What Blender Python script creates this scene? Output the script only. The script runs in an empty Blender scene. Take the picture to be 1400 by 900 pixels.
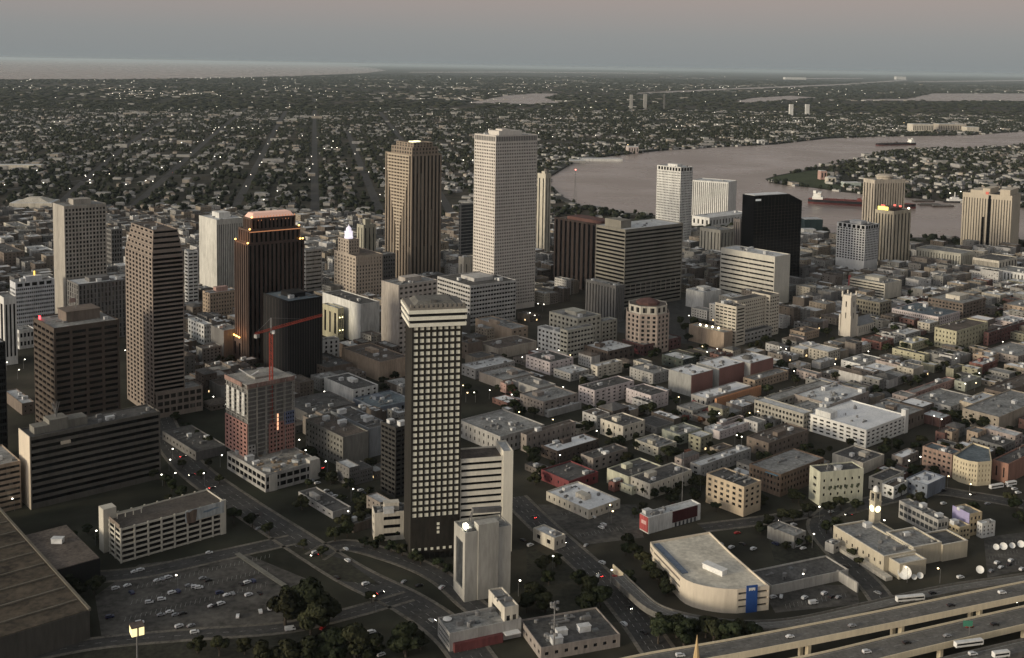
import bpy, bmesh, math, random
import numpy as np
from mathutils import Vector, Matrix
R = math.radians
random.seed(7); rng = np.random.default_rng(7)
sc = bpy.context.scene
COL = sc.collection

# ------------------------------------------------------------------ camera model (photo survey, 1400x900)
F, CX, CY, CH = 1500.0, 700.0, 222.0, 300.0
rho = math.atan(.01643); pit = math.atan(131.5*math.cos(rho)/F)
FW = Vector((0, math.cos(pit), -math.sin(pit))); U0 = Vector((0, math.sin(pit), math.cos(pit)))
RT = Vector((1, 0, 0))*math.cos(rho) + U0*math.sin(rho)
UP = Vector((-1, 0, 0))*math.sin(rho) + U0*math.cos(rho)
CAM = Vector((0, 0, CH))
def P(x, y, z=0.0):
    """survey point: where the sight line to photo point (x, y) meets height z"""
    d = FW*F + RT*(x-CX) - UP*(y-CY)
    t = (z-CH)/d.z
    return Vector((d.x*t, d.y*t, z))
def proj(p):
    v = Vector(p)-CAM; w = v.dot(FW)
    return (CX+F*v.dot(RT)/w, CY-F*v.dot(UP)/w)
def bis(f, a, b, n=40):
    fa = f(a)
    for _ in range(n):
        m = (a+b)/2
        if (f(m) > 0) == (fa > 0): a = m
        else: b = m
    return (a+b)/2

cd = bpy.data.cameras.new("camera"); cam = bpy.data.objects.new("camera", cd); COL.objects.link(cam)
cam.matrix_world = Matrix(((RT.x, UP.x, -FW.x, 0), (RT.y, UP.y, -FW.y, 0), (RT.z, UP.z, -FW.z, CH), (0, 0, 0, 1)))
cd.sensor_width = 36; cd.lens = F/1400*36; cd.shift_y = -(450-CY)/1400
cd.clip_start = 5; cd.clip_end = 400000
sc.camera = cam

# ------------------------------------------------------------------ materials
MATS = {}
def nd(nt, t, **k):
    n = nt.nodes.new(t)
    for a, b in k.items(): setattr(n, a, b)
    return n
def mat(name, col, rough=.85, var=.18, scale=.12, streak=0.0, metal=0, spec=.3, blinds=False):
    if name in MATS: return MATS[name]
    m = bpy.data.materials.new(name); m.use_nodes = True; nt = m.node_tree
    b = nt.nodes["Principled BSDF"]; b.inputs["Roughness"].default_value = rough; b.inputs["Metallic"].default_value = metal
    b.inputs["Specular IOR Level"].default_value = spec
    tc = nd(nt, "ShaderNodeTexCoord"); oi = nd(nt, "ShaderNodeObjectInfo")
    no = nd(nt, "ShaderNodeTexNoise"); no.inputs["Scale"].default_value = scale; no.inputs["Detail"].default_value = 6; no.inputs["Roughness"].default_value = .65
    mp = nd(nt, "ShaderNodeMapping"); mp.inputs["Scale"].default_value = (1, 1, 1 if not streak else .18)
    ad = nd(nt, "ShaderNodeVectorMath", operation='ADD')
    ml = nd(nt, "ShaderNodeVectorMath", operation='SCALE'); cb = nd(nt, "ShaderNodeCombineXYZ")
    nt.links.new(oi.outputs["Random"], cb.inputs[0]); nt.links.new(oi.outputs["Random"], cb.inputs[1])
    nt.links.new(cb.outputs[0], ml.inputs[0]); ml.inputs["Scale"].default_value = 300
    nt.links.new(tc.outputs["Object"], mp.inputs[0]); nt.links.new(mp.outputs[0], ad.inputs[0]); nt.links.new(ml.outputs[0], ad.inputs[1])
    nt.links.new(ad.outputs[0], no.inputs["Vector"])
    rp = nd(nt, "ShaderNodeValToRGB")
    lo = [c*(1-2.0*var) if c*(1-2.0*var) > 0 else 0.002 for c in col]; hi = [min(.9, c*(1+1.3*var)) for c in col]
    rp.color_ramp.elements[0].position = .36; rp.color_ramp.elements[0].color = (*lo, 1)
    rp.color_ramp.elements[1].position = .66; rp.color_ramp.elements[1].color = (*hi, 1)
    n2 = nd(nt, "ShaderNodeTexNoise"); n2.inputs["Scale"].default_value = scale*7; n2.inputs["Detail"].default_value = 4; nt.links.new(ad.outputs[0], n2.inputs["Vector"])
    mm = nd(nt, "ShaderNodeMath", operation='MULTIPLY_ADD'); mm.inputs[1].default_value = .45; a2 = nd(nt, "ShaderNodeMath", operation='MULTIPLY'); a2.inputs[1].default_value = .58
    nt.links.new(no.outputs["Fac"], a2.inputs[0]); nt.links.new(n2.outputs["Fac"], mm.inputs[0]); nt.links.new(a2.outputs[0], mm.inputs[2])
    nt.links.new(mm.outputs[0], rp.inputs[0]); nt.links.new(rp.outputs[0], b.inputs["Base Color"])
    if blinds:
        sn = nd(nt, "ShaderNodeVectorMath", operation='SNAP'); sn.inputs[1].default_value = (2.7, 2.7, 50); nt.links.new(ad.outputs[0], sn.inputs[0])
        wn = nd(nt, "ShaderNodeTexWhiteNoise"); nt.links.new(sn.outputs[0], wn.inputs["Vector"])
        r3 = nd(nt, "ShaderNodeValToRGB"); r3.color_ramp.elements[0].position = .68; r3.color_ramp.elements[0].color = (0, 0, 0, 1); r3.color_ramp.elements[1].position = 1; r3.color_ramp.elements[1].color = (.13, .12, .10, 1)
        nt.links.new(wn.outputs["Value"], r3.inputs[0]); sm = nd(nt, "ShaderNodeMix", data_type='RGBA', blend_type='ADD'); sm.inputs[0].default_value = 1
        nt.links.new(rp.outputs[0], sm.inputs[6]); nt.links.new(r3.outputs[0], sm.inputs[7]); nt.links.new(sm.outputs[2], b.inputs["Base Color"])
    MATS[name] = m; return m
def glow(name, col, st):
    if name in MATS: return MATS[name]
    m = bpy.data.materials.new(name); m.use_nodes = True; b = m.node_tree.nodes["Principled BSDF"]
    b.inputs["Base Color"].default_value = (*[c*.6 for c in col], 1); b.inputs["Emission Color"].default_value = (*col, 1)
    b.inputs["Emission Strength"].default_value = st
    m.cycles.emission_sampling = 'NONE'
    MATS[name] = m; return m
def glass(name, col=(.012, .013, .015), rough=.25, spec=.5, var=.5):
    if name in MATS: return MATS[name]
    return mat(name, col, rough, var, .35, spec=spec, blinds=name in ("dark_window_glass", "bronze_glass"))

G = glass("dark_window_glass")
GB = glass("bronze_glass", (.016, .012, .009), .3)
GK = glass("black_glass", (.004, .004, .005), .15, .35, .3)
GG = glass("grey_glass", (.05, .055, .06), .3, .5)
ROOF_D = mat("dark_bitumen_roof", (.095, .092, .088), .9, .3, .08)
ROOF_G = mat("grey_gravel_roof", (.26, .26, .25), .9, .3, .07)
ROOF_L = mat("pale_membrane_roof", (.55, .56, .56), .8, .2, .07)
ROOF_W = mat("white_membrane_roof", (.80, .82, .82), .75, .12, .09)
ROOF_B = mat("brown_roof", (.12, .10, .085), .9, .3, .08)
ROOF_T = mat("blue_grey_roof", (.13, .16, .18), .85, .25, .08)
METAL = mat("grey_metal", (.22, .22, .22), .5, .15, .5, metal=.3)
WHITEP = mat("white_paint", (.72, .72, .70), .6, .1, .3)
STEEL_RED = mat("red_steel", (.33, .05, .03), .6, .2, .3)
def C(name, r, g, b, var=.16, streak=1):
    l = .3*r+.5*g+.2*b; k = 0 if name in ("blue_panel", "blue_sign") else .26
    return mat(name, (r+(l-r)*k, g+(l-g)*k, b+(l-b)*k), .85, var, .1, streak)

# ------------------------------------------------------------------ mesh helpers
class MB:
    def __init__(s): s.v = []; s.f = []
    def quad(s, a, b, c, d):
        n = len(s.v); s.v += [a, b, c, d]; s.f.append((n, n+1, n+2, n+3))
    def ngon(s, pts):
        n = len(s.v); s.v += list(pts); s.f.append(tuple(range(n, n+len(pts))))
    def prism(s, pts, z0, z1, top=True, bottom=True, pts1=None):
        pts1 = pts1 or pts; n = len(s.v); k = len(pts)
        s.v += [(p[0], p[1], z0) for p in pts] + [(p[0], p[1], z1) for p in pts1]
        for i in range(k):
            j = (i+1) % k; s.f.append((n+i, n+j, n+k+j, n+k+i))
        if top: s.f.append(tuple(n+k+i for i in range(k)))
        if bottom: s.f.append(tuple(n+i for i in reversed(range(k))))
    def box(s, x0, y0, z0, x1, y1, z1, **k):
        s.prism([(x0, y0), (x1, y0), (x1, y1), (x0, y1)], z0, z1, **k)
    def beam(s, a, b, r):
        a = Vector(a); b = Vector(b); d = (b-a).normalized()
        u = d.cross(Vector((0, 0, 1)) if abs(d.z) < .9 else Vector((1, 0, 0))).normalized(); w = d.cross(u)
        n = len(s.v)
        for p in (a, b):
            for q in ((-1, -1), (1, -1), (1, 1), (-1, 1)): s.v.append(tuple(p+u*q[0]*r+w*q[1]*r))
        for i in range(4):
            j = (i+1) % 4; s.f.append((n+i, n+j, n+4+j, n+4+i))
        s.f.append((n+3, n+2, n+1, n)); s.f.append((n+4, n+5, n+6, n+7))
    def lathe(s, prof, k=12, cx=0, cy=0):
        n = len(s.v)
        for r, z in prof:
            for i in range(k):
                a = 2*math.pi*i/k; s.v.append((cx+r*math.cos(a), cy+r*math.sin(a), z))
        for q in range(len(prof)-1):
            for i in range(k):
                j = (i+1) % k; s.f.append((n+q*k+i, n+q*k+j, n+(q+1)*k+j, n+(q+1)*k+i))
        s.f.append(tuple(n+(len(prof)-1)*k+i for i in range(k))); s.f.append(tuple(n+i for i in reversed(range(k))))
    def mesh(s, name, m):
        me = bpy.data.meshes.new(name); me.from_pydata([tuple(v) for v in s.v], [], s.f); me.materials.append(m); return me
    def obj(s, name, m, parent=None):
        o = bpy.data.objects.new(name, s.mesh(name, m)); COL.objects.link(o)
        if parent: o.parent = parent
        return o
def npmesh(name, v, f, m, smooth=False):
    """numpy mesh from vertices (n,3) and equal-sided faces (m,k)"""
    me = bpy.data.meshes.new(name); k = f.shape[1]
    me.vertices.add(len(v)); me.vertices.foreach_set("co", v.astype(np.float32).ravel())
    me.loops.add(f.size); me.loops.foreach_set("vertex_index", f.astype(np.int32).ravel())
    me.polygons.add(len(f)); me.polygons.foreach_set("loop_start", np.arange(0, f.size, k, dtype=np.int32))
    me.polygons.foreach_set("loop_total", np.full(len(f), k, dtype=np.int32))
    if smooth: me.polygons.foreach_set("use_smooth", np.ones(len(f), dtype=bool))
    me.update(); me.validate(); me.materials.append(m)
    return me
def link(name, me, parent=None):
    o = bpy.data.objects.new(name, me); COL.objects.link(o)
    if parent: o.parent = parent
    return o
def empty(name, loc=(0, 0, 0), rz=0):
    o = bpy.data.objects.new(name, None); o.empty_display_size = 2; COL.objects.link(o); o.location = loc; o.rotation_euler = (0, 0, rz); return o
def tag(o, label=None, cat=None, group=None, kind=None):
    if label: o["label"] = label
    if cat: o["category"] = cat
    if group: o["group"] = group
    if kind: o["kind"] = kind
    return o
def copy_tree(o, parent=None):
    c = o.copy(); COL.objects.link(c); c.parent = parent
    for ch in o.children: copy_tree(ch, c)
    return c
def rect(x0, y0, x1, y1): return [(x0, y0), (x1, y0), (x1, y1), (x0, y1)]
def inset(pts, d):
    n = len(pts); out = []
    for i in range(n):
        a, b, c = Vector(pts[i-1]), Vector(pts[i]), Vector(pts[(i+1) % n])
        e1 = (b-a).normalized(); e2 = (c-b).normalized()
        n1 = Vector((-e1.y, e1.x)); n2 = Vector((-e2.y, e2.x))
        k = 1+n1.dot(n2)
        q = b + (n1+n2)*(d/max(k, .2))
        out.append((q.x, q.y))
    return out
AUTO = []     # (object, description, point) - labelled at the end
SOLID = []    # occupied footprints in world xy
def facade(mb, pts, z0, z1, nf, cols, wf, hf, dep, base, top, mg=.5):
    n = len(pts); fh = (z1-top-z0-base)/max(nf, 1)
    for i in range(n):
        a = Vector(pts[i]); b = Vector(pts[(i+1) % n]); L = (b-a).length; e = (b-a)/L; nn = Vector((e.y, -e.x)); c = cols[i]
        def q(s, z, d=0.0):
            p = a+e*s-nn*d; return (p.x, p.y, z)
        if not c or nf < 1:
            mb.quad(q(0, z0), q(L, z0), q(L, z1), q(0, z1)); continue
        m = min(mg, L*.05); bay = (L-2*m)/c; ww = bay*(wf[i % len(wf)] if isinstance(wf, tuple) else wf)
        zc = z0
        for k in range(nf):
            wz0 = z0+base+fh*k+fh*(1-hf)*.55; wz1 = wz0+fh*hf
            mb.quad(q(0, zc), q(L, zc), q(L, wz0), q(0, wz0)); zc = wz1
            sc_ = 0
            for j in range(c):
                s0 = m+bay*j+(bay-ww)/2; s1 = s0+ww
                mb.quad(q(sc_, wz0), q(s0, wz0), q(s0, wz1), q(sc_, wz1)); sc_ = s1
                mb.quad(q(s0, wz0), q(s1, wz0), q(s1, wz0, dep), q(s0, wz0, dep))
                mb.quad(q(s0, wz1, dep), q(s1, wz1, dep), q(s1, wz1), q(s0, wz1))
                mb.quad(q(s0, wz0, dep), q(s0, wz1, dep), q(s0, wz1), q(s0, wz0))
                mb.quad(q(s1, wz0), q(s1, wz1), q(s1, wz1, dep), q(s1, wz0, dep))
            mb.quad(q(sc_, wz0), q(L, wz0), q(L, wz1), q(sc_, wz1))
        mb.quad(q(0, zc), q(L, zc), q(L, z1), q(0, z1))
def vol(root, pts, z0, z1, nf=0, cols=(0, 0, 0, 0), wf=.6, hf=.5, wall=None, gl=None, roof=None, dep=.35, base=1., top=1.2, wname="wall", par=.9, winname="window"):
    if len(cols) == 2: cols = (cols[0], cols[1], cols[0], cols[1])
    if len(cols) != len(pts): cols = tuple(cols[i % len(cols)] for i in range(len(pts)))
    mb = MB(); facade(mb, pts, z0, z1, nf, cols, wf, hf, dep, base, top)
    ins = inset(pts, .45)
    n = len(pts)
    for i in range(n):
        j = (i+1) % n
        mb.quad((*pts[i], z1), (*pts[j], z1), (*ins[j], z1), (*ins[i], z1))
        mb.quad((*ins[i], z1), (*ins[j], z1), (*ins[j], z1-par), (*ins[i], z1-par))
    w = mb.obj(wname, wall, root)
    rb = MB(); rb.prism(inset(pts, .44), z1-par-.2, z1-par); rb.obj("roof", roof or ROOF_G, root)
    if nf and any(cols):
        fh = (z1-top-z0-base)/nf; gp = inset(pts, dep-.02)
        hgt = fh*hf+.12
        sb = MB(); sb.prism(gp, 0, hgt); me = sb.mesh(winname, gl or G)
        for k in range(nf):
            o = link(winname, me, root); o.location = (0, 0, z0+base+fh*k+fh*(1-hf)*.55-.06)
    return w
GREYR = mat("grey_skylight", (.14, .15, .155), .4, .1, .4)
UNIT = []
for i in range(6):
    b = MB()
    if i == 3: b.box(-3.5, -.35, .3, 3.5, .35, .95); b.box(-3.3, -.2, 0, -3.1, .2, .3); b.box(3.1, -.2, 0, 3.3, .2, .3); b.box(2.5, .35, .3, 3.2, 2.2, .9)
    if i == 4: b.box(-1.1, -1.1, 0, 1.1, 1.1, .45); b.box(-.9, -.9, .45, .9, .9, .6)
    if i == 5: b.lathe([(.25, 0), (.25, 1.6), (.4, 1.7), (.4, 1.9)], 7); b.lathe([(.2, 0), (.2, 1.0)], 6, 1.4, .4); b.lathe([(.2, 0), (.2, 1.2)], 6, .3, 1.3)
    if i == 0: b.box(-1.5, -1, 0, 1.5, 1, 1.4); b.box(-1.2, -.7, 1.4, 1.2, .7, 1.7)
    if i == 1: b.box(-2, -1.5, 0, 2, 1.5, 2.4); b.box(-2.15, -1.65, 2.4, 2.15, 1.65, 2.6)
    if i == 2: b.lathe([(1.1, 0), (1.1, 1.5), (.8, 1.8)], 8)
    UNIT.append(b.mesh("roof_unit", [METAL, ROOF_L, METAL, METAL, GREYR, METAL][i]))
def units(root, x0, y0, x1, y1, z, n, s=1.0):
    roofs = [c for c in root.children if c.name.startswith("roof") and not c.name.startswith("roof_")]
    for _ in range(int(n*1.5+.5)):
        o = link("roof_unit", random.choice(UNIT), roofs[0] if roofs else root)
        o.location = (random.uniform(x0, x1), random.uniform(y0, y1), z); k = s*random.uniform(.7, 1.4); o.scale = (k*random.uniform(.8, 1.5), k, k)
def place(xf, yt, yb=None, h=None, xl=None, xr=None, th=41, D=None, W=None):
    """front (nearest) corner, roof corner pixel + base pixel or height; returns ground point, W, D, h"""
    th = R(th)
    if h is None:
        x = xf
        for _ in range(4):
            g = P(x, yb); h = bis(lambda q: proj((g.x, g.y, q))[1]-yt, 0, 290)
            x += xf-proj((g.x, g.y, h))[0]
    else:
        g = P(xf, yt, h); g.z = 0
    u = Vector((math.cos(th), math.sin(th), 0)); v = Vector((-math.sin(th), math.cos(th), 0)); t = g+Vector((0, 0, h))
    if W is None:
        W = bis(lambda q: proj(t+u*q)[0]-xr, 0, 400)
    if D is None:
        D = bis(lambda q: proj(t+v*q)[0]-xl, 0, 400)
    return g, W, D, h
def to_world(root, pts):
    c, s = math.cos(root.rotation_euler.z), math.sin(root.rotation_euler.z)
    return [(root.location.x+c*x-s*y, root.location.y+s*x+c*y) for x, y in pts]
def occupy(root, pts): SOLID.append(to_world(root, pts))
def bld(name, desc, cat, xf, yt, yb=None, h=None, xl=None, xr=None, th=41, D=None, W=None, nf=4, bay=4., cols=None, wf=.6, hf=.5,
        wall=None, gl=None, roof=None, dep=.4, base=1., top=1.5, pent=0, nu=3, label=None, fix=None, par=.9, pentmat=None):
    g, W, D, h = place(xf, yt, yb, h, xl, xr, th, D, W)
    root = empty(name, g, R(th))
    if label: tag(root, label, cat)
    else:
        tag(root, None, cat); AUTO.append((root, desc, cat, 0))
    if cols is None: cols = (max(1, round(W/bay)), max(1, round(D/bay)))
    if fix: cols = fix(cols)
    vol(root, rect(0, 0, W, D), 0, h, nf, cols, wf, hf, wall, gl, roof, dep, base, top, par=par)
    z = h-par
    if pent:
        b = MB(); ph = h+pent-z; b.box(W*.3, D*.3, 0, W*.72, D*.7, ph); b.box(W*.3-.25, D*.3-.25, ph, W*.72+.25, D*.7+.25, ph+.3)
        p = b.obj("penthouse", pentmat or wall, root); p.location.z = z
    if nu: units(root, W*.12, D*.12, W*.88, D*.88, z, nu)
    occupy(root, rect(-7, -7, W+1, D+1))
    root["W"] = W; root["D"] = D; root["h"] = h
    return root
def mods(root): return root["W"], root["D"], root["h"]

# palette of wall materials
TAN = C("tan_concrete", .44, .38, .30); CREAM = C("cream_render", .56, .51, .41); WHITE = C("white_render", .62, .62, .59)
GREYC = C("grey_concrete", .34, .33, .31); DGREY = C("dark_grey_concrete", .15, .145, .14); BROWN = C("brown_concrete", .17, .13, .10)
BRICK = C("red_brick", .22, .085, .065, .25); DBRICK = C("dark_red_brick", .13, .055, .05, .25); PINK = C("pinkish_stone", .48, .39, .36)
SALMON = C("salmon_render", .45, .26, .21); OLIVE = C("olive_yellow_render", .42, .39, .24); TAUPE = C("taupe_brick", .27, .23, .20)
TANB = C("tan_brick", .38, .28, .19); KBROWN = C("dark_brown_brick", .11, .08, .065, .2); BLACKW = C("black_metal_panel", .010, .010, .011)
SHELLM = C("travertine_panels", .56, .51, .45, .06); CHARLES = C("brown_granite", .27, .21, .15, .1); ENERGY = C("rose_granite", .25, .195, .155, .1)
HAN = C("dark_rose_granite", .085, .052, .040, .15); BEIGE = C("beige_end_wall", .62, .52, .38, .08)
LILAC = C("lilac_render", .30, .27, .50, .06); BLUEP = C("blue_panel", .02, .07, .26, .1); ORANGE = C("orange_wall", .58, .25, .09, .1)
PALEG = C("pale_green_render", .50, .50, .36); LPINK = C("pale_pink_render", .58, .50, .49); SALM2 = C("orange_sheathing", .36, .165, .13, .15)
BLSH = C("blue_sheathing", .10, .13, .24, .15); GREENY = C("grey_green_render", .30, .32, .25); BLUEG = C("blue_grey_wall", .16, .19, .24)

# ================================================================== LANDMARK TOWERS
def B(*a, **k): return bld(*a, **k)
# --- Plaza-like slim tower, centre front
g, W, D, h = place(563.5, 444, 768, xl=557.5, xr=632, th=14)
D = 27
pt = empty("office_tower", g, R(14)); tag(pt, "tall slim black tower with pale square panels and a flared white-banded crown", "skyscraper")
BZ = C("dark_bronze_wall", .022, .019, .014, .3)
PAN = mat("pale_window_panel", (.80, .77, .66), .6, .12, 1.5)
P8 = rect(0, 0, W, D)
bz = 26.0
vol(pt, P8, bz, h, 31, (8, 0, 8, 0), .66, .62, BZ, PAN, ROOF_D, .3, .4, .6, winname="window_panel")
m = MB(); m.box(0, 0, 4.5, W, D, bz-.005); m.obj("base_wall", BZ, pt)
m = MB()
for i in range(9): m.box(W*.08+i*W*.105, .8, 0, W*.08+i*W*.105+.9, 1.7, 4.5)
m.box(1, 2, 0, W-1, D-1, 4.49); m.obj("entrance_level", BZ, pt)
pm = MB(); pm.box(-.8, -.16, 0, .8, -.004, 1.6); pme = pm.mesh("lobby_window", PAN)
for i in range(8):
    o = link("lobby_window", pme, pt); o.location = (W*(i+.5)/8, 0, 6.2)
for k in range(3):
    o = link("lobby_window", pme, pt); o.location = (W*.56, 0, 21.5-k*2.6)
# flared crown
ov = 3.6
def ringbox(x0, x1, z0, z1, name, mt):
    a = MB(); a.prism(rect(-x0, -x0, W+x0, D+x0), z0, z1, pts1=rect(-x1, -x1, W+x1, D+x1)); return a.obj(name, mt, pt)
ringbox(-.6, .8, h+.01, h+1.8, "crown_soffit", BZ)
WB = mat("white_band_panel", (.80, .78, .68), .6, .08, .3)
zz = h-1.2
for k in range(3):
    x = 2.1+.25*k
    ringbox(x, x+.1, zz, zz+2.15, "white_band", WB)
    if k < 2: ringbox(x-.7, x-.6, zz+2.151, zz+4.0, "dark_band", BLACKW)
    zz += 4.001
ringbox(2.0, 2.0, zz-1.84, zz-.6, "crown_deck", C("weathered_deck", .20, .18, .15))
m = MB()
for i in range(12):
    x = -1+i*(W+1)/11; m.box(x, -1.2, zz-.6, x+1.6, 1.5, zz+1.2)
m.obj("roof_baffles", C("weathered_deck", .20, .18, .15), pt)
m = MB(); m.prism(rect(2, 4, W-2, D), zz-.6, zz+1.5, pts1=rect(5, 8, W-5, D-2)); m.obj("penthouse", mat("grey_brown_roofing", (.15, .145, .13), .9, .2, .1), pt)
m = MB(); m.box(W*.4, 6.2, zz-.6, W*.52, 7.6, zz+2.2); m.obj("roof_hatch", ROOF_D, pt)
occupy(pt, rect(-2, -2, W+2, D+2))
# annex
hx = 61.0; ANC = C("pale_cream_panels", .68, .64, .53, .06)
an = empty("office_annex", pt.matrix_world @ Vector((0, 0, 0)), R(14))
bpy.context.view_layer.update()
an.location = pt.matrix_world @ Vector((W+.3, 1.5, 0))
AW = bis(lambda q: proj(an.location+Vector((math.cos(R(14))*q, math.sin(R(14))*q, hx)))[0]-701.5, 0, 100)
tag(an, "cream ribbon-windowed annex attached to the right side of the slim black tower", "office block")
vol(an, rect(0, 0, AW-6.2, 19), 0, hx, 14, (1, 1, 1, 0), .995, .40, ANC, GK, ROOF_B, .8, 1.2, 1.4)
vol(an, rect(AW-6.19, -.4, AW, 19.4), 0, hx+3.2, 0, (0, 0), wall=ANC, roof=ROOF_L, wname="stair_tower")
occupy(an, rect(-2, -2, AW+2, 21))

# --- pale concrete tower in front (621-699)
g, W, D, h = place(636, 729, 824, xl=621, xr=699, th=24)
t = empty("office_tower", g, R(24)); tag(t, "windowless pale concrete tower with a glass strip, in front of the slim black tower", "tower")
LC = C("light_concrete", .38, .365, .32, .12)
vol(t, rect(0, 0, W, D), 0, h, 1, (0, 0, 0, 1), .66, .86, LC, GG, ROOF_G, .6, 4, 5)
m = MB(); m.box(W*.28, -.5, 0, W*.72, 6, h+3.5); m.obj("lift_core", LC, t)
m = MB()
m.beam((W*.3, D*.7, h), (W*.32, D*.7, h+7), .25); m.beam((W*.95, D*.7, h), (W*.95, D*.7, h+6), .25); m.beam((W*.32, D*.7, h+7), (W*.95, D*.7, h+5.4), 1.3)
m.beam((W*.3, D*.7, h+6), (W*.12, D*.3, h+1), .2)
m.obj("rooftop_gantry", DGREY, t)
units(t, 2, 2, W*.25, D*.8, h-.9, 4)
m = MB(); m.box(W*.05, D*.2, h+.2, W*.12, D*.4, h+2.6); m.obj("roof_light", glow("cold_lamp", (1, .93, .7), 9), t)
occupy(t, rect(-1, -1, W+1, D+1))
pod = bld("parking_podium", "", "podium", 614.7, 866, h=10, xl=598.7, xr=713, th=24, nf=3, wall=GREYC, cols=(0, 1), wf=.96, hf=.4, roof=ROOF_G, nu=6,
          label="low grey podium with a red front below the pale concrete tower")
pW, pD, ph = mods(pod)
m = MB(); m.box(2, -2.2, .1, pW*.72, -.02, 4.6); m.obj("red_shopfront", C("red_shopfront_paint", .17, .035, .035), pod)
m = MB(); m.box(pW*.74, -4, 4.2, pW*.95, -.02, 4.7); m.obj("white_canopy", WHITEP, pod)
m = MB(); m.lathe([(2.4, 0), (2.4, .35), (1.2, .5)], 14, 4, pD*.8); o = m.obj("round_skylight", WHITEP, pod); o.location.z = ph
bld("plant_house", "", "outbuilding", 690, 831, h=17, xl=668, xr=709, th=24, nf=1, cols=(2, 1), wall=CREAM, nu=2, label="small cream plant house leaning against the foot of the pale concrete tower")

# --- travertine office tower
t = bld("office_tower", "", "skyscraper", 678, 185.5, 428, xl=648.8, xr=735, th=37, nf=50, cols=(24, 12), wf=.55, hf=.5, wall=SHELLM, roof=ROOF_L, base=6, top=9,
        label="tallest white travertine skyscraper with a fine grid of windows", nu=5)
W, D, h = mods(t)
m = MB()
n = 24
for i in range(n): m.box(1.2+i*(W-2.4)/n+.4, -.14, h-7.4, 1.2+(i+1)*(W-2.4)/n-.4, -.004, h-1.6)
for i in range(12): m.box(-.14, 1+i*(D-2)/12+.4, h-7.4, -.004, 1+(i+1)*(D-2)/12-.4, h-1.6)
m.obj("top_louvre", DGREY, t)
m = MB(); m.box(W*.2, D*.25, h-1, W*.75, D*.75, h+4.5); m.box(W*.3, D*.3, h+4.5, W*.5, D*.6, h+6.5); m.obj("penthouse", SHELLM, t)
# --- brown stepped granite tower
g, W, D, h = place(563, 203, 392, xl=527, xr=604, th=37)
t = empty("office_tower", g, R(37)); tag(t, "brown ribbed granite skyscraper with a stepped crown, left of the white travertine tower", "skyscraper")
h0 = h-9
vol(t, rect(0, 0, W, D), 0, h0, 1, (8, 9), .52, .985, CHARLES, GB, ROOF_B, .9, 2, .6)
vol(t, rect(1.5, 1.5, W*.9, D*.8), h0-.9, h+1, 2, (8, 8), .5, .6, CHARLES, GB, ROOF_B, .5, .6, .6, wname="crown_wall")
vol(t, rect(5, 4, W*.75, D*.7), h-.2, h+7, 2, (6, 6), .5, .6, CHARLES, GB, ROOF_B, .5, .6, .6, wname="crown_wall")
# stepped tan grid gable on left face
m = MB()
for k in range(30):
    z = h0-1-k*4.5; half = D*(.42 if k < 6 else max(.07, .40-(k-6)*.02)); c = D*.5
    m.box(-.45, c-half, z-2.3, -.004, c+half, z)
m.obj("gable_panels", C("tan_granite", .42, .34, .24, .08), t)
m = MB(); m.box(W*.3, D*.3, h+6.2, W*.42, D*.45, h+7.6); m.box(W*.45, D*.35, h+6.2, W*.6, D*.45, h+7.8); m.obj("roof_floodlight", glow("floodlit_roof", (.95, .9, .55), 1.6), t)
occupy(t, rect(-1, -1, W+1, D+1))
# --- rose granite battered tower (left)
g, W, D, h = place(208, 353, 572, xl=171, xr=251, th=38)
t = empty("office_tower", g, R(38)); tag(t, "rose granite skyscraper with stepped top and dark window strips on one side", "skyscraper")
hb = h
vol(t, rect(0, 0, W, D), 0, hb, 36, (1, 8), (.99, .58, .99, .58), .60, ENERGY, GK, ROOF_B, .5, 3, .3)
for (a, b_, z0, z1, n) in ((.8, 0, hb, hb+5, 1), (2.0, 1.5, hb+5, hb+10, 1), (3.4, 3, hb+10, hb+15, 1), (4.8, 4.5, hb+15, hb+20, 1)):
    pass
steps = [(0, 1.2, 4.6), (1, 2.6, 4.4), (2, 4.0, 4.4), (3, 5.4, 4.4), (4, 6.8, 4.2)]
z = hb
for k, s, dz in steps:
    vol(t, rect(s*.5, s*.9, W-s*.35, D-s*.9), z-.89, z+dz, 1, (1, 7-k//2), (.99, .55, .99, .55), .58, ENERGY, GK, ROOF_B, .5, 1.6, .5, wname="stepped_top"); z += dz
units(t, 8, 8, W-8, D-8, z-.9, 4)
occupy(t, rect(-1, -1, W+1, D+1))
bld("podium", "", "podium", 214, 538, h=22, xl=202, xr=277, th=38, nf=3, cols=(7, 2), wf=.78, hf=.62, wall=ENERGY, gl=GB, roof=ROOF_G, nu=3, base=3,
    label="low granite podium with big square openings at the foot of the rose granite tower")
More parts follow.
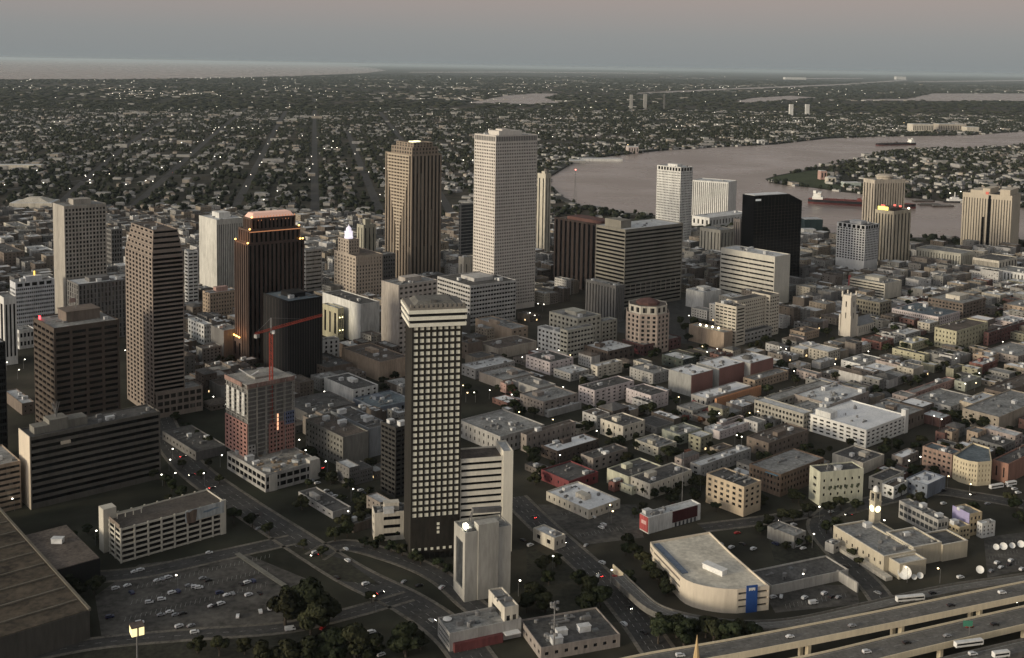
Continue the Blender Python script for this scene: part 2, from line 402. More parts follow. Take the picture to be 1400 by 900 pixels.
# --- dark stepped tower with lit crown
g, W, D, h = place(339, 334, 500, xl=320.5, xr=416, th=37)
t = empty("office_tower", g, R(37)); tag(t, "dark rose skyscraper with vertical strips and a crown floodlit in orange", "skyscraper")
LITG = glow("orange_stone_glow", (1.0, .42, .20), .30); LITW = glow("warm_crown_glow", (1.0, .62, .48), .26); AMB = glow("amber_lamp", (1.0, .5, .12), 6)  # LITG, LITW: floodlight on the crown put into the emission of its parts
vol(t, rect(0, 0, W, D), 0, h, 1, (13, 6), .5, .985, HAN, GK, ROOF_D, .8, 3, 1)
z = h-.9
for ins_, dz in ((3.0, 14), (6.5, 12)):
    vol(t, rect(ins_, ins_, W-ins_, D-ins_), z, z+dz, 1, (11, 5), .5, .9, HAN, GK, ROOF_D, .8, .6, 1.5, wname="upper_wall"); z += dz-.9
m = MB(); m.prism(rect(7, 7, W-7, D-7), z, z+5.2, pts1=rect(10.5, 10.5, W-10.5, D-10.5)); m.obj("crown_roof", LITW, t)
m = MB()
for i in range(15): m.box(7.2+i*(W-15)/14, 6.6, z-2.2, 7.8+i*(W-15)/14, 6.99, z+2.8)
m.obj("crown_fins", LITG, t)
m = MB(); m.box(3.2, 2.86, h+10.5, W-3.2, 2.99, h+11.4); m.obj("ledge_glow_strip", LITG, t)  # added strip, its glow stands in for floodlight along the ledge
am = MB(); am.lathe([(.2, 0), (.9, .3), (.9, 1), (.3, 1.5)], 8); ame = am.mesh("crown_lamp", AMB)
for x, y, zz in ((0.2, 1, h+.1), (0.2, D-2, h+.1), (3.3, 3.2, h+13.3), (W-1.2, 1, h+.1), (W-4, 1, h+.1), (W-4, 4, h+13.3), (7.2, 7, h+24.5)):
    o = link("crown_lamp", ame, t); o.location = (x, y, zz)
for (x, y, zz, pw) in ((-3, D*.3, h+2, 1500), (-3, D*.75, h+2, 1500), (0, 3, h+15, 1100), (-4, D*.25, 30, 1800), (-4, D*.7, 30, 1800)):
    la = bpy.data.lights.new("crown_floodlight", 'POINT'); la.energy = pw; la.color = (1, .42, .16); la.shadow_soft_size = .6
    lo = bpy.data.objects.new("floodlight", la); COL.objects.link(lo); lo.parent = t; lo.location = (x, y, zz)
occupy(t, rect(-1, -1, W+1, D+1))
t = bld("podium", "", "podium", 331, 464, h=24, xl=312, xr=362, th=37, nf=1, cols=(4, 3), wf=.4, hf=.6, wall=HAN, gl=GK, roof=ROOF_D, nu=0, label="dark podium with a row of amber lamps along its edge under the floodlit tower")
W, D, h = mods(t); m = MB()
for i in range(5): m.box(-.6, D*.15+i*D*.17, h+.1, -.0, D*.15+i*D*.17+D*.1, h+1.3)
m.obj("amber_strip", AMB, t)

# --- left group
t = B("office_tower", "", "skyscraper", 87.5, 282, 446, xl=72, xr=145, nf=28, cols=(12, 0), wf=.6, hf=.62, wall=C("grey_tan_concrete", .36, .33, .28), pent=5, nu=3, base=3, top=3, label="grey gridded slab tower at the far left with a blank tan end wall")
B("office_block", "", "office block", 107, 389, 470, xl=91.7, xr=172, nf=12, cols=(13, 5), wf=.4, hf=.8, wall=DGREY, roof=ROOF_L, pent=3, label="long dark grey block directly in front of the grey gridded slab tower")
B("office_block", "", "office block", 152, 314, 372, xl=143, xr=167, nf=9, wall=DGREY, gl=GK, hf=.6, label="dark block half hidden behind the right edge of the grey gridded slab tower")
t = B("hotel_block", "", "hotel", 21, 387, 458, xl=13.5, xr=74.5, nf=11, cols=(20, 4), wf=.72, hf=.5, wall=C("bluish_white_concrete", .55, .57, .60), pent=4, base=2, top=6, label="white gridded block with dark panels along its top, far left")
W, D, h = mods(t); m = MB()
for i in range(5): m.box(2+i*(W-3)/5, -.16, h-5, 2+i*(W-3)/5+(W-3)/5-2.4, -.004, h-1.4)
m.obj("top_panel", GK, t)
m = MB(); m.box(W*.55, D*.55, h, W*.58, D*.58, h+9); m.obj("lit_mast", glow("yellow_mast_light", (1, .62, .1), 2.2), t)
B("office_block", "", "office block", 5, 407, 500, xr=22.5, D=30, nf=1, cols=(3, 2), wf=.5, hf=.8, wall=WHITE, nu=2, label="white block with tall dark slots cut by the left edge of the photo")
B("office_block", "", "office block", 26, 452, 478, xr=47, D=20, nf=2, wall=WHITE, gl=GK, nu=1, label="low white block with a dark glass base behind the brown banded tower")
t = B("office_tower", "", "office tower", 73.6, 449, 610, xl=45.5, xr=163, nf=18, cols=(4, 5), wf=.84, hf=.5, wall=C("brown_banded_concrete", .085, .062, .046, .12), gl=GK, roof=ROOF_G, dep=1.1, base=5, top=3, nu=6, label="dark brown tower with four wide banded bays and a rooftop flag")
W, D, h = mods(t)
m = MB(); m.box(W*.30, D*.35, h-.9, W*.82, D*.75, h+7); m.box(W*.29, D*.34, h+7, W*.83, D*.76, h+7.5); m.obj("penthouse", BROWN, t)
m = MB(); m.beam((W*.5, D*.5, h+7), (W*.5, D*.5, h+17), .18); m.obj("flagpole", METAL, t)
m = MB(); m.box(W*.5-5, D*.5, h+13, W*.5-.3, D*.5+.15, h+16.4); m.obj("flag", C("faded_flag_cloth", .35, .22, .18), t)
m = MB(); m.box(1, D*.75, h, 2, D*.8, h+2.5); m.obj("warning_light", glow("red_lamp", (1, .05, .06), 5), t)
B("office_tower", "", "office tower", -12, 470, 640, xr=7.5, D=30, nf=18, cols=(6, 6), wf=.9, hf=.6, wall=BLACKW, gl=GK, nu=0, label="black tower showing only a thin strip at the left edge of the photo")
# dark ribbon slab in lower left
g, W, D, h = place(41, 598, 697, xl=26.5, xr=219, th=41)
t = empty("office_block", g, R(41)); tag(t, "long dark slab with ribbon windows and a beige end wall, lower left", "office block")
SLAB = C("dark_olive_concrete", .115, .105, .088, .15)
vol(t, rect(0, 0, W, D), 0, h, 10, (1, 0, 1, 0), .995, .55, SLAB, GK, ROOF_D, 1.0, 2.5, 1.5)
m = MB(); m.box(-.5, -.3, 0, -.01, D+.3, h+.4); m.obj("end_wall", BEIGE, t)
m = MB(); m.box(W*.05, D*.25, h-.9, W*.16, D*.7, h+4); m.box(W*.16, D*.25, h-.9, W*.30, D*.8, h+7); m.box(W*.30, D*.3, h-.9, W*.45, D*.8, h+4.6); m.obj("penthouse", C("olive_penthouse", .19, .18, .15), t)
m = MB()
for i in range(7):
    a = 2*math.pi*i/7; m.beam((W*.23, D*.5, h+7), (W*.23+2.6*math.cos(a), D*.5+2.6*math.sin(a), h+17), .16)
m.beam((W*.23, D*.5, h+6), (W*.23, D*.5, h+13), .5); m.obj("antenna_cluster", METAL, t)
m = MB(); m.box(W*.22, -1.4, h-9, W*.29, -.01, h-7); m.obj("window_cradle", BEIGE, t)
units(t, W*.5, D*.2, W*.95, D*.8, h-.9, 5)
occupy(t, rect(-1, -1, W+1, D+1))
B("office_block", "", "office block", -20, 640, 706, xr=28, D=40, nf=8, cols=(1, 1), wf=.99, hf=.45, wall=TANB, gl=GB, nu=3, label="tan ribbon windowed block cut by the left edge beside the beige end wall")
# big dark halls
g, W, D, h = place(122.6, 838, h=15, xl=0, xr=140, th=-139+180, D=140, W=40)
hl = empty("exhibition_hall", (0, 0, 0)); tag(hl, "huge flat dark ribbed roof hall filling the lower left corner", "hall")
RIB = mat("dark_olive_roofing", (.070, .056, .040), .9, .4, .05)
c0 = P(122.6, 833, 16); e1 = Vector((math.cos(R(130)), math.sin(R(130)), 0)); e2 = Vector((-math.cos(R(41)), -math.sin(R(41)), 0))
hp = [c0, c0+e1*185, c0+e1*185+e2*120, c0+e2*120]; hp = [(p.x, p.y) for p in hp]
m = MB(); m.prism(hp, 0, 15.2); m.obj("wall", C("dark_hall_wall", .07, .065, .055), hl)
m = MB(); m.prism(inset(hp, .6), 15.201, 15.6); m.obj("roof", RIB, hl)
m = MB()
for k in range(9):
    a = c0+e1*(14+k*18)+e2*2; b_ = a+e2*110; m.beam((a.x, a.y, 15.9), (b_.x, b_.y, 15.9), .5)
m.beam((hp[0][0], hp[0][1], 15.7), (hp[1][0], hp[1][1], 15.7), .7); m.obj("roof_rib", C("roof_rib_metal", .15, .13, .095), hl); SOLID.append(hp)
c1 = P(137, 762.6, 15); hq = [c1, c1+e1*58, c1+e1*58+e2*29, c1+e2*29]; hq = [(p.x, p.y) for p in hq]
h2 = empty("exhibition_annex", (0, 0, 0)); tag(h2, "flat dark grey hall beside the huge ribbed roof, below the beige end wall", "hall")
m = MB(); m.prism(hq, 0, 14.6); m.obj("wall", BLACKW, h2); m = MB(); m.prism(inset(hq, .4), 14.601, 15); m.obj("roof", ROOF_B, h2)
o = link("roof_unit", UNIT[1], h2); cc = P(79, 742, 15); o.location = (cc.x, cc.y, 15); o.scale = (1.6, 1.3, 1.2); SOLID.append(hq)
# --- parking garage left (142-308)
g, W, D, h = place(165, 724, 770, xl=143, xr=307.5, th=41)
gar = empty("parking_garage", g, R(41)); tag(gar, "cream open-deck parking garage with a large mural at its right end", "parking garage")
GC = C("cream_garage_concrete", .52, .49, .40, .08)
nd_ = 6; fh = (h-1)/nd_
deck = MB(); deck.box(.5, .5, 0, W-.5, D-.5, .35); dme = deck.mesh("parking_deck", C("brown_deck", .10, .082, .066, .25))
rail = MB()
for (x0, y0, x1, y1) in ((0, 0, W, .3), (0, D-.3, W, D), (0, .31, .3, D-.31), (W-.3, .31, W, D-.31)): rail.box(x0, y0, 0, x1, y1, 1.25)
rme = rail.mesh("deck_railing", GC)
for k in range(nd_+1):
    o = link("parking_deck", dme, gar); o.location.z = k*fh+.1
    o = link("deck_railing", rme, gar); o.location.z = k*fh+.05
cm = MB(); cm.box(-.45, -.45, 0, .45, .45, h+.8); cme = cm.mesh("column", GC)
for i in range(9):
    for y in (-.05, D+.05):
        o = link("column", cme, gar); o.location = (W*i/8, y, 0)
for j in range(1, 3):
    o = link("column", cme, gar); o.location = (-.05, D*j/3, 0)
m = MB(); m.box(3, 4, .2, W-3, D-4, h-1.2); m.obj("interior_shade_block", BLACKW, gar)  # black block standing in for the shade between the open decks
# stair tower & roof deck frame
m = MB(); m.box(-3, D-6, 0, 5, D+1.5, h+6.5); m.obj("stair_tower", GC, gar)
m = MB(); m.box(-.2, D*.05, h-.6, -.05, D*.7, h+2.4); m.obj("brown_fascia", BROWN, gar)
m = MB()
for i in range(4): m.box(4+i*5, D*.62, h, 4.5+i*5, D*.62+.4, h+2.6)
m.box(4, D*.62, h+2.6, 20, D*.62+.5, h+3.2); m.obj("roof_frame", GC, gar)
mx0, mx1 = W*.60, W*.985
m = MB(); m.box(mx0, -.75, h-fh*2.0, mx1, -.5, h+.9); m.obj("mural_panel", C("pale_blue_mural", .42, .46, .47, .2), gar)
m = MB(); kx = mx0+(mx1-mx0)*.16
m.ngon([(kx+x*3.6, -.80, h-3.6+z*4.2) for x, z in ((-.8, -.9), (.7, -1), (.9, -.1), (1, .9), (.3, 1), (-.4, .75), (-1, .9), (-1, .1))]); m.obj("mural_figure", C("brown_mural_paint", .16, .11, .08, .35), gar)
m = MB(); m.ngon([(mx0+(mx1-mx0)*(.45+.45*x), -.80, h-2.6+z*1.4) for x, z in ((0, -.3), (.3, -.6), (.6, -.1), (1, .2), (.7, .7), (.3, .4), (.05, .3))]); m.obj("mural_figure", C("blue_mural_paint", .16, .24, .33, .2), gar)
m = MB(); m.box(W-3.2, -.7, 0, W+.4, .6, h+1.4); m.obj("end_pier", GC, gar)
occupy(gar, rect(-3, -1, W+1, D+2))
# --- construction tower
pod = bld("construction_podium", "", "building site", 363, 649, h=13, xl=310.5, xr=438, nf=2, cols=(8, 9), wf=.85, hf=.6, wall=GREYC, gl=GK, roof=C("raw_slab", .30, .28, .24, .3), nu=14, label="raw concrete podium of the building site covered with stacked material")
pW, pD, ph = mods(pod); bm_ = MB(); bm_.box(-1.5, -1, 0, 1.5, 1, 1); cl_me = bm_.mesh("material_stack", C("timber_stack", .28, .20, .12, .3)); b2_ = MB(); b2_.box(-3, -1.2, 0, 3, 1.2, 2.5); ct_me = b2_.mesh("site_container", C("site_container_paint", .30, .32, .33)); 
for i in range(26):
    x, y = random.uniform(2, pW-2), random.uniform(2, pD*.38) if i % 2 else random.uniform(2, pD-2)
    o = link("material_stack" if i % 4 else "site_container", cl_me if i % 4 else ct_me, pod); o.location = (x, y, ph-.9); o.rotation_euler.z = random.uniform(0, 3); o.scale = (random.uniform(.5, 1.6),)*2+(random.uniform(.5, 1.5),) if i % 4 else (1, 1, 1)
for q_ in ((pW-9, -.6, 0, pW-1, 6, ph+2), (3, -.6, 0, 9, 5, ph-1)):
    m = MB(); m.box(*q_); m.obj("block_wall", C("pale_blockwork", .45, .43, .38), pod)
_q = P(338, 627, 12.5); ctg, W, D, h = place(338, 527, proj((_q.x, _q.y, 0))[1], xl=309, xr=401.5, th=41)
ct = empty("unfinished_tower", ctg, R(41)); tag(ct, "unfinished concrete tower with open floors and orange sheathing on its lower storeys", "tower under construction")
RAW = C("raw_concrete", .30, .285, .25, .22); nfl = 17; fh = (h-12.5)/nfl
sl = MB(); sl.box(-.6, -.6, 0, W+.6, D+.6, .35); sme = sl.mesh("floor_slab", RAW)
for k in range(nfl+1):
    o = link("floor_slab", sme, ct); o.location.z = 12.5+k*fh-.36
cm = MB(); cm.box(-.4, -.4, 12.5, .4, .4, h-.4); cme = cm.mesh("column", RAW)
for i in range(6):
    for j in range(5):
        if i in (0, 5) or j in (0, 4): o = link("column", cme, ct); o.location = (.5+(W-1)*i/5, .5+(D-1)*j/4, 0)
m = MB(); m.box(W*.3, D*.3, 12, W*.7, D*.7, h+1.5); m.obj("lift_core", RAW, ct)
m = MB(); m.box(1.2, 1.2, 12.5, W-1.2, D-1.2, h-1); m.obj("interior_screen", DGREY, ct)
vol(ct, rect(-.7, -.7, .1, D+.7), 12.6, 12.5+fh*8, 8, (0, 0, 0, 6), .5, .5, SALM2, GK, RAW, .25, .3, .3, wname="orange_sheathing")
vol(ct, rect(.11, -.75, W*.16, .1), 12.6, 12.5+fh*3, 3, (2, 0, 0, 0), .5, .5, GREYC, GK, RAW, .25, .3, .3, wname="grey_sheathing")
vol(ct, rect(W*.45, -.8, W*.78, .1), 12.6, 12.5+fh*7, 7, (4, 0, 0, 0), .5, .5, SALM2, GK, RAW, .25, .3, .3, wname="orange_sheathing")
vol(ct, rect(W*.785, -.8, W+.7, .1), 12.6, 12.5+fh*6, 6, (4, 0, 0, 0), .5, .5, SALM2, GK, RAW, .25, .3, .3, wname="orange_sheathing")
vol(ct, rect(W*.785, -.8, W+.7, .1), 12.5+fh*6+.02, 12.5+fh*9, 3, (4, 0, 0, 0), .5, .5, BLSH, GK, RAW, .25, .3, .3, wname="blue_sheathing")
m = MB()
for i in range(4): m.box(-.6, D*.1+i*D*.24, 12.5+fh*9.5, -.35, D*.1+i*D*.24+D*.13, 12.5+fh*15)
m.obj("white_sheeting", C("white_sheeting", .5, .5, .47, .3), ct)
m = MB(); m.box(-1, D*.2, h-2.6, -.6, D+.6, h+.6); m.box(-.6, -1, h-2.6, W+.6, -.6, h+.6); m.obj("edge_protection", C("dusty_red_netting", .26, .15, .12, .25), ct)
m = MB(); m.beam((W*.3, D*.5, h+1), (W*.1, D*.6, h+7), .4); m.beam((W*.3, D*.5, h+1), (W*.5, D*.55, h+3), .5); m.obj("concrete_boom", WHITEP, ct)
m = MB()
for z in (12.5+fh*5.2, 12.5+fh*6.2, 12.5+fh*7.2, 12.5+fh*8.2): m.box(W*.62, -1.1, z, W*.65, -.9, z+fh*.8)
m.obj("hoist_light", glow("orange_hoist_light", (1, .5, .28), 1.2), ct)
for i in range(6): o = link("column", cme, ct); o.location = (W*i/5, -1.2, 0); o.scale = (.35, .35, 1)
occupy(ct, rect(-1, -2, W+1, D+1))
# --- tower crane
cb = ct.matrix_world if False else None
c, s = math.cos(R(41)), math.sin(R(41)); cl = ctg+Vector((c*W*.56+s*2.6, s*W*.56-c*2.6, 0))
cl = P(371, 618, 12.5); cl = Vector((cl.x, cl.y, 0))
ch_ = bis(lambda q: proj((cl.x, cl.y, q))[1]-455, 0, 290)
cr = empty("tower_crane", cl); tag(cr, "red lattice tower crane standing in front of the unfinished tower", "crane")
m = MB(); q = 1.1
for x, y in ((-q, -q), (q, -q), (q, q), (-q, q)): m.beam((x, y, 0), (x, y, ch_), .16)
k = 0
while k*3 < ch_-3:
    z = k*3; cs = [(-q, -q), (q, -q), (q, q), (-q, q)]
    for i in range(4):
        a, b_ = cs[i], cs[(i+1) % 4]
        if k % 2: a, b_ = b_, a
        m.beam((*a, z), (*b_, z+3), .09); m.beam((*a, z), (*b_, z), .09)
    k += 1
m.obj("mast", STEEL_RED, cr)
top = Vector((0, 0, ch_))
def jibend(px, py, z):
    p = P(px, py, z); return p-Vector((cl.x, cl.y, 0))
# jib direction: solve so that both ends show where the photo has them
zj = ch_+2
je = jibend(441, 432, zj); jd = Vector((je.x, je.y, 0)); 
if jd.length > 60: jd = jd.normalized()*60
cjd = -jd.normalized()*16
def truss(mb, a, b, w, hgt, n):
    a = Vector(a); b = Vector(b); d = (b-a); sd = d.cross(Vector((0, 0, 1))).normalized()*w
    for i in range(n):
        p0 = a+d*i/n; p1 = a+d*(i+1)/n; t0 = p0+Vector((0, 0, hgt)); t1 = p1+Vector((0, 0, hgt))
        mb.beam(p0+sd, p1+sd, .12); mb.beam(p0-sd, p1-sd, .12); mb.beam(t0, t1, .14)
        mb.beam(p0+sd, (t0+t1)/2, .08); mb.beam(p0-sd, (t0+t1)/2, .08); mb.beam(p1+sd, (t0+t1)/2, .08); mb.beam(p1-sd, (t0+t1)/2, .08); mb.beam(p0+sd, p0-sd, .08)
m = MB(); truss(m, (0, 0, zj), jd+Vector((0, 0, zj)), .8, 1.7, 22); m.obj("jib", STEEL_RED, cr)
m = MB(); truss(m, (0, 0, zj), cjd+Vector((0, 0, zj)), .9, 1.4, 7); m.obj("counter_jib", STEEL_RED, cr)
m = MB(); m.beam(cjd*.8+Vector((0, 0, zj-1.6)), cjd+Vector((0, 0, zj-1.6)), 1.3); m.obj("counterweight", GREYC, cr)
m = MB(); m.beam((0, 0, ch_), (0, 0, ch_+11), .5); m.beam((0, 0, ch_+11), tuple(jd*.6+Vector((0, 0, zj+1.7))), .07); m.beam((0, 0, ch_+11), tuple(cjd*.9+Vector((0, 0, zj+1))), .07); m.obj("apex", METAL, cr)
m = MB(); m.box(.9, -1.6, ch_-.6, 2.8, .4, ch_+1.7); m.obj("cab", WHITEP, cr)

# --- centre-left
B("hotel_block", "", "hotel", 296, 300.5, 402, xl=272, xr=332, nf=1, cols=(14, 0), wf=.4, hf=.93, wall=C("offwhite_concrete", .52, .51, .46), pent=6, pentmat=WHITE, roof=ROOF_L, top=4, label="off-white slab with thin vertical slots just left of the floodlit tower")
t = B("office_block", "", "office block", 257, 344, 420, xl=252, xr=271, nf=15, cols=(2, 1), wf=.85, hf=.45, wall=WHITE, nu=1, label="narrow white banded block just right of the rose granite tower")
B("office_block", "", "office block", 287, 401, 440, xl=277, xr=325, nf=7, cols=(10, 3), wf=.45, hf=.5, wall=TANB, pent=4, pentmat=SALMON, roof=ROOF_L, label="tan block with rows of small windows left of the floodlit tower base")
B("low_block", "", "low building", 279, 444, 472, xl=257, xr=290, nf=4, cols=(3, 6), wf=.5, wall=WHITE, roof=ROOF_L, label="white low block with dark windows below the tan block left of the floodlit tower")
B("low_block", "", "low building", 306, 452, 492, xl=288, xr=328, nf=1, cols=(0, 0), wall=DGREY, roof=ROOF_G, label="dark blank block left of the amber-lit podium")
t = B("office_tower", "", "office tower", 394, 412, 522, xl=360, xr=441, nf=1, cols=(0, 0), wall=BLACKW, roof=ROOF_T, pent=3, nu=7, base=1, label="black windowless office cube with blue-grey roof in front of the floodlit tower")
W, D, h = mods(t); m = MB()
for i in range(14): m.box(1+i*(W-2)/13, -.1, 3, 1.25+i*(W-2)/13, -.01, h-2)
for i in range(9): m.box(-.1, 1+i*(D-2)/8, 3, -.01, 1.25+i*(D-2)/8, h-2)
m.obj("mullion", KBROWN, t)
B("office_block", "", "office block", 418, 342, 410, xl=411, xr=440, nf=12, cols=(1, 1), wf=.98, hf=.4, wall=GREYC, nu=1, label="grey banded block just right of the floodlit tower")
# hibernia-like with cupola
g, W, D, h = place(486.5, 350.5, 418, xl=457, xr=523, th=37)
t = empty("bank_building", g, R(37)); tag(t, "tan stone block with a round columned cupola glowing pinkish white", "office building")
STN = C("warm_limestone", .42, .34, .26, .1)
vol(t, rect(0, 0, W, D), 0, h, 12, (9, 7), .42, .55, STN, G, ROOF_B, .4, 5, 2.5)
m = MB()
for i in range(9): m.box(2+i*(W-4)/8-.5, -.5, h-11, 2+i*(W-4)/8+.5, -.01, h-2)
m.obj("pilaster", STN, t)
vol(t, rect(W*.02, D*.35, W*.42, D*.85), h-.9, h+18, 4, (4, 4), .4, .55, STN, G, ROOF_B, .4, 1, 1.5, wname="tower_stage")
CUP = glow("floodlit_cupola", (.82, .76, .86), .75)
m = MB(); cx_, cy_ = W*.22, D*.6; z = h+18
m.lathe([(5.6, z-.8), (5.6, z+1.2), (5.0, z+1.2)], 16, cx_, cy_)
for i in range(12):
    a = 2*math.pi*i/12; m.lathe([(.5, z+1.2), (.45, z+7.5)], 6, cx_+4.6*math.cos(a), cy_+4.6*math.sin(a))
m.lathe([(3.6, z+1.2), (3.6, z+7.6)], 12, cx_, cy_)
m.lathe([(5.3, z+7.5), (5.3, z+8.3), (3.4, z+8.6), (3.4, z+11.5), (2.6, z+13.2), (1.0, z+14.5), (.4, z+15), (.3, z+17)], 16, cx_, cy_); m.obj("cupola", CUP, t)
occupy(t, rect(-1, -1, W+1, D+1))
B("office_tower", "", "office block", 497, 308, 372, xl=488, xr=514, nf=1, cols=(3, 2), wf=.3, hf=.9, wall=C("olive_tan_stone", .40, .38, .28), pent=7, nu=1, label="slim olive-tan block right behind the glowing cupola")
B("office_block", "", "office block", 510, 350, 400, xl=500, xr=541, nf=9, wf=.5, wall=DGREY, nu=3, label="dark grey block between the cupola building and the brown granite skyscraper")
B("department_store", "", "large store", 493, 416, 470, xl=441, xr=519, nf=0, wall=WHITE, roof=ROOF_D, nu=8, cols=(0, 0), label="blank white box building with cluttered dark roof left of the slim black tower")
t = B("office_block", "", "office block", 462, 422, 466, xl=441, xr=470, nf=1, cols=(3, 3), wf=.4, hf=.7, wall=OLIVE, roof=ROOF_L, nu=2, label="olive block with small wall lamps in front of the blank white box")
W, D, h = mods(t); lm = MB(); lm.box(-.35, -.6, 0, .35, -.05, .9); lme = lm.mesh("wall_lamp", glow("yellow_wall_lamp", (1, .9, .45), 6))
for x, z in ((W*.3, h*.7), (W*.75, h*.7), (W*.3, h*.3), (W*.8, h*.3)):
    o = link("wall_lamp", lme, t); o.location = (x, 0, z)
B("office_tower", "", "office tower", 545, 390, 488, xl=521.5, xr=598, nf=14, cols=(8, 0), wf=.6, hf=.45, wall=C("pinkish_tan_concrete", .42, .37, .32), gl=GB, roof=ROOF_G, pent=4, nu=8, label="tan slab with a tall blank end wall directly behind the slim black tower's crown")
t = B("office_block", "", "office block", 643, 391, 446, xl=598, xr=706, th=37, nf=9, cols=(16, 14), wf=.86, hf=.46, wall=C("pale_grey_concrete", .46, .45, .43), pent=3, roof=ROOF_D, nu=8, label="wide grey block with horizontal window bands at the foot of the white travertine tower")
t = B("office_tower", "", "office tower", 629.5, 279, 372, xl=627.5, xr=650, nf=20, cols=(1, 1), wf=.9, hf=.8, wall=GREYC, gl=GG, nu=1, label="dark glass slab with one pale edge seen just left of the white travertine tower")
B("office_block", "", "office block", 634, 352, 392, xl=627, xr=650, nf=1, cols=(2, 1), wf=.2, hf=.5, wall=CREAM, nu=1, label="small cream block below the dark glass slab left of the white travertine tower")
B("hotel_tower", "", "tower", 746, 238, 352, xl=735, xr=753.5, nf=1, cols=(2, 2), wf=.3, hf=.9, wall=C("olive_cream", .50, .46, .36), pent=3, nu=1, label="cream tower peeping out right behind the white travertine tower")
# dark pair
t = B("hotel_tower", "", "hotel tower", 836, 309.5, 405, xl=758, xr=862, nf=1, cols=(16, 12), wf=.45, hf=.97, wall=C("dark_maroon_stone", .036, .023, .021, .2), gl=GK, roof=ROOF_B, nu=4, label="dark maroon tower with fine vertical ribs and a reddish roof")
W, D, h = mods(t); m = MB(); m.box(W*.1, D*.2, h-.8, W*.8, D*.8, h+3.6); m.obj("red_roof_house", C("dull_red_roof", .13, .055, .046), t)
t = B("hotel_tower", "", "hotel tower", 855, 314, 424, xl=815, xr=934, th=39, nf=20, cols=(1, 1), wf=.99, hf=.5, wall=C("olive_dark_concrete", .21, .195, .16, .12), gl=GK, roof=ROOF_L, dep=1.0, base=2, top=2.5, nu=5, label="broad dark hotel slab with horizontal balcony bands right of the maroon tower")
W, D, h = mods(t); m = MB(); m.box(W*.05, D*.25, h-.9, W*.22, D*.8, h+9); m.obj("lift_tower", C("olive_dark_concrete", .2, .18, .15), t)
m = MB(); m.box(-.35, -.3, h*.17, .35, -.01, h*.30); fme = m.mesh("facade_fin", TAUPE)
for i in range(12): o = link("facade_fin", fme, t); o.location.x = 2+i*(W-4)/11
B("office_block", "", "office block", 842, 391, 442, xl=801, xr=854, nf=1, cols=(5, 10), wf=.3, hf=.9, wall=DGREY, gl=GK, nu=4, label="small dark block at the foot of the broad dark hotel slab")
# cluster 735-843
B("apartment_block", "", "apartment block", 790, 436, 478, xl=751, xr=822, nf=6, cols=(5, 7), wf=.5, hf=.5, wall=C("pale_olive_render", .44, .42, .34), pent=3, nu=6, label="pale olive block with a raised centre left of the ornate octagonal tower")
B("apartment_block", "", "apartment block", 767, 455, 489, xl=735, xr=778, nf=5, cols=(2, 6), wf=.55, hf=.5, wall=WHITE, nu=2, label="white wing with window columns at the left end of the pale olive block")
B("apartment_block", "", "apartment block", 776, 452, 492, xl=766, xr=812, nf=6, cols=(8, 2), wf=.8, hf=.45, wall=C("pale_olive_render", .44, .42, .34), nu=2, label="olive ribbon windowed wing in front of the pale olive block")
B("apartment_block", "", "apartment block", 823, 440, 470, xl=812, xr=844, nf=5, cols=(4, 2), wf=.5, wall=C("pale_olive_render", .44, .42, .34), nu=2, label="olive wing at the right end of the pale olive block")
# ornate octagonal
g = P(884, 476); t = empty("residential_tower", g, R(41)); tag(t, "ornate pinkish octagonal tower with an open crown on a dark red base", "tower")
g2 = bis(lambda q: proj((g.x, g.y, q))[1]-424, 0, 200); r_ = bis(lambda q: proj((g.x+q, g.y, g2/2))[0]-914, 0, 100)
oc = [(r_*1.06*math.cos(R(22.5+45*i)), r_*1.06*math.sin(R(22.5+45*i))) for i in range(8)]
vol(t, oc, 0, g2, 8, [3]*8, .5, .6, C("pinkish_tan_stone", .44, .34, .27), G, ROOF_B, .5, 3, 1.2)
vol(t, inset(oc, 2.5), g2-.9, g2+8, 1, [2]*8, .55, .75, CREAM, G, ROOF_B, .8, .8, 1.0, wname="crown_wall")
m = MB(); m.lathe([(r_*.55, g2+7), (r_*.55, g2+10), (r_*.2, g2+13)], 8); m.obj("domed_roof", C("dull_red_roof", .22, .085, .07), t); occupy(t, rect(-r_, -r_, r_, r_))
B("podium", "", "podium", 880, 472, 487, xl=851, xr=931, nf=2, wall=DBRICK, nu=2, cols=(10, 8), wf=.4, label="dark red brick base beneath the ornate octagonal tower")
# river towers
t = B("office_tower", "", "office tower", 931, 229, 338, xl=898.5, xr=947.5, nf=28, cols=(8, 16), wf=.55, hf=.42, wall=WHITE, roof=ROOF_L, pent=3, nu=4, base=3, top=8, label="white banded tower standing in front of the river")
W, D, h = mods(t); m = MB()
for i in range(8): m.box(-.2, 1.5+i*(D-2)/8, h-6.8, -.01, 1.5+i*(D-2)/8+(D-2)/8*.6, h-1.5)
for i in range(4): m.box(1.5+i*(W-2)/4, -.2, h-6.8, 1.5+i*(W-2)/4+(W-2)/4*.6, -.01, h-1.5)
m.obj("top_slot", GK, t)
B("hotel_block", "", "hotel", 996, 249.5, 300, xl=947, xr=1007.5, th=60, nf=1, cols=(0, 18), wf=.4, hf=.95, wall=WHITE, gl=GG, roof=ROOF_L, nu=2, label="white slab hotel with vertical strips and a blank end, on the river bank")
B("low_block", "", "low building", 970, 298, 312, xl=946, xr=1028, nf=1, cols=(14, 4), wf=.4, hf=.5, wall=WHITE, roof=ROOF_L, nu=2, label="long low white podium below the white slab hotel by the river")
B("office_block", "", "office block", 985, 315, 352, xl=957, xr=1004, nf=1, cols=(4, 6), wf=.3, hf=.8, wall=C("olive_tan_concrete", .36, .34, .28), nu=3, label="olive-tan block left of the black glass tower")
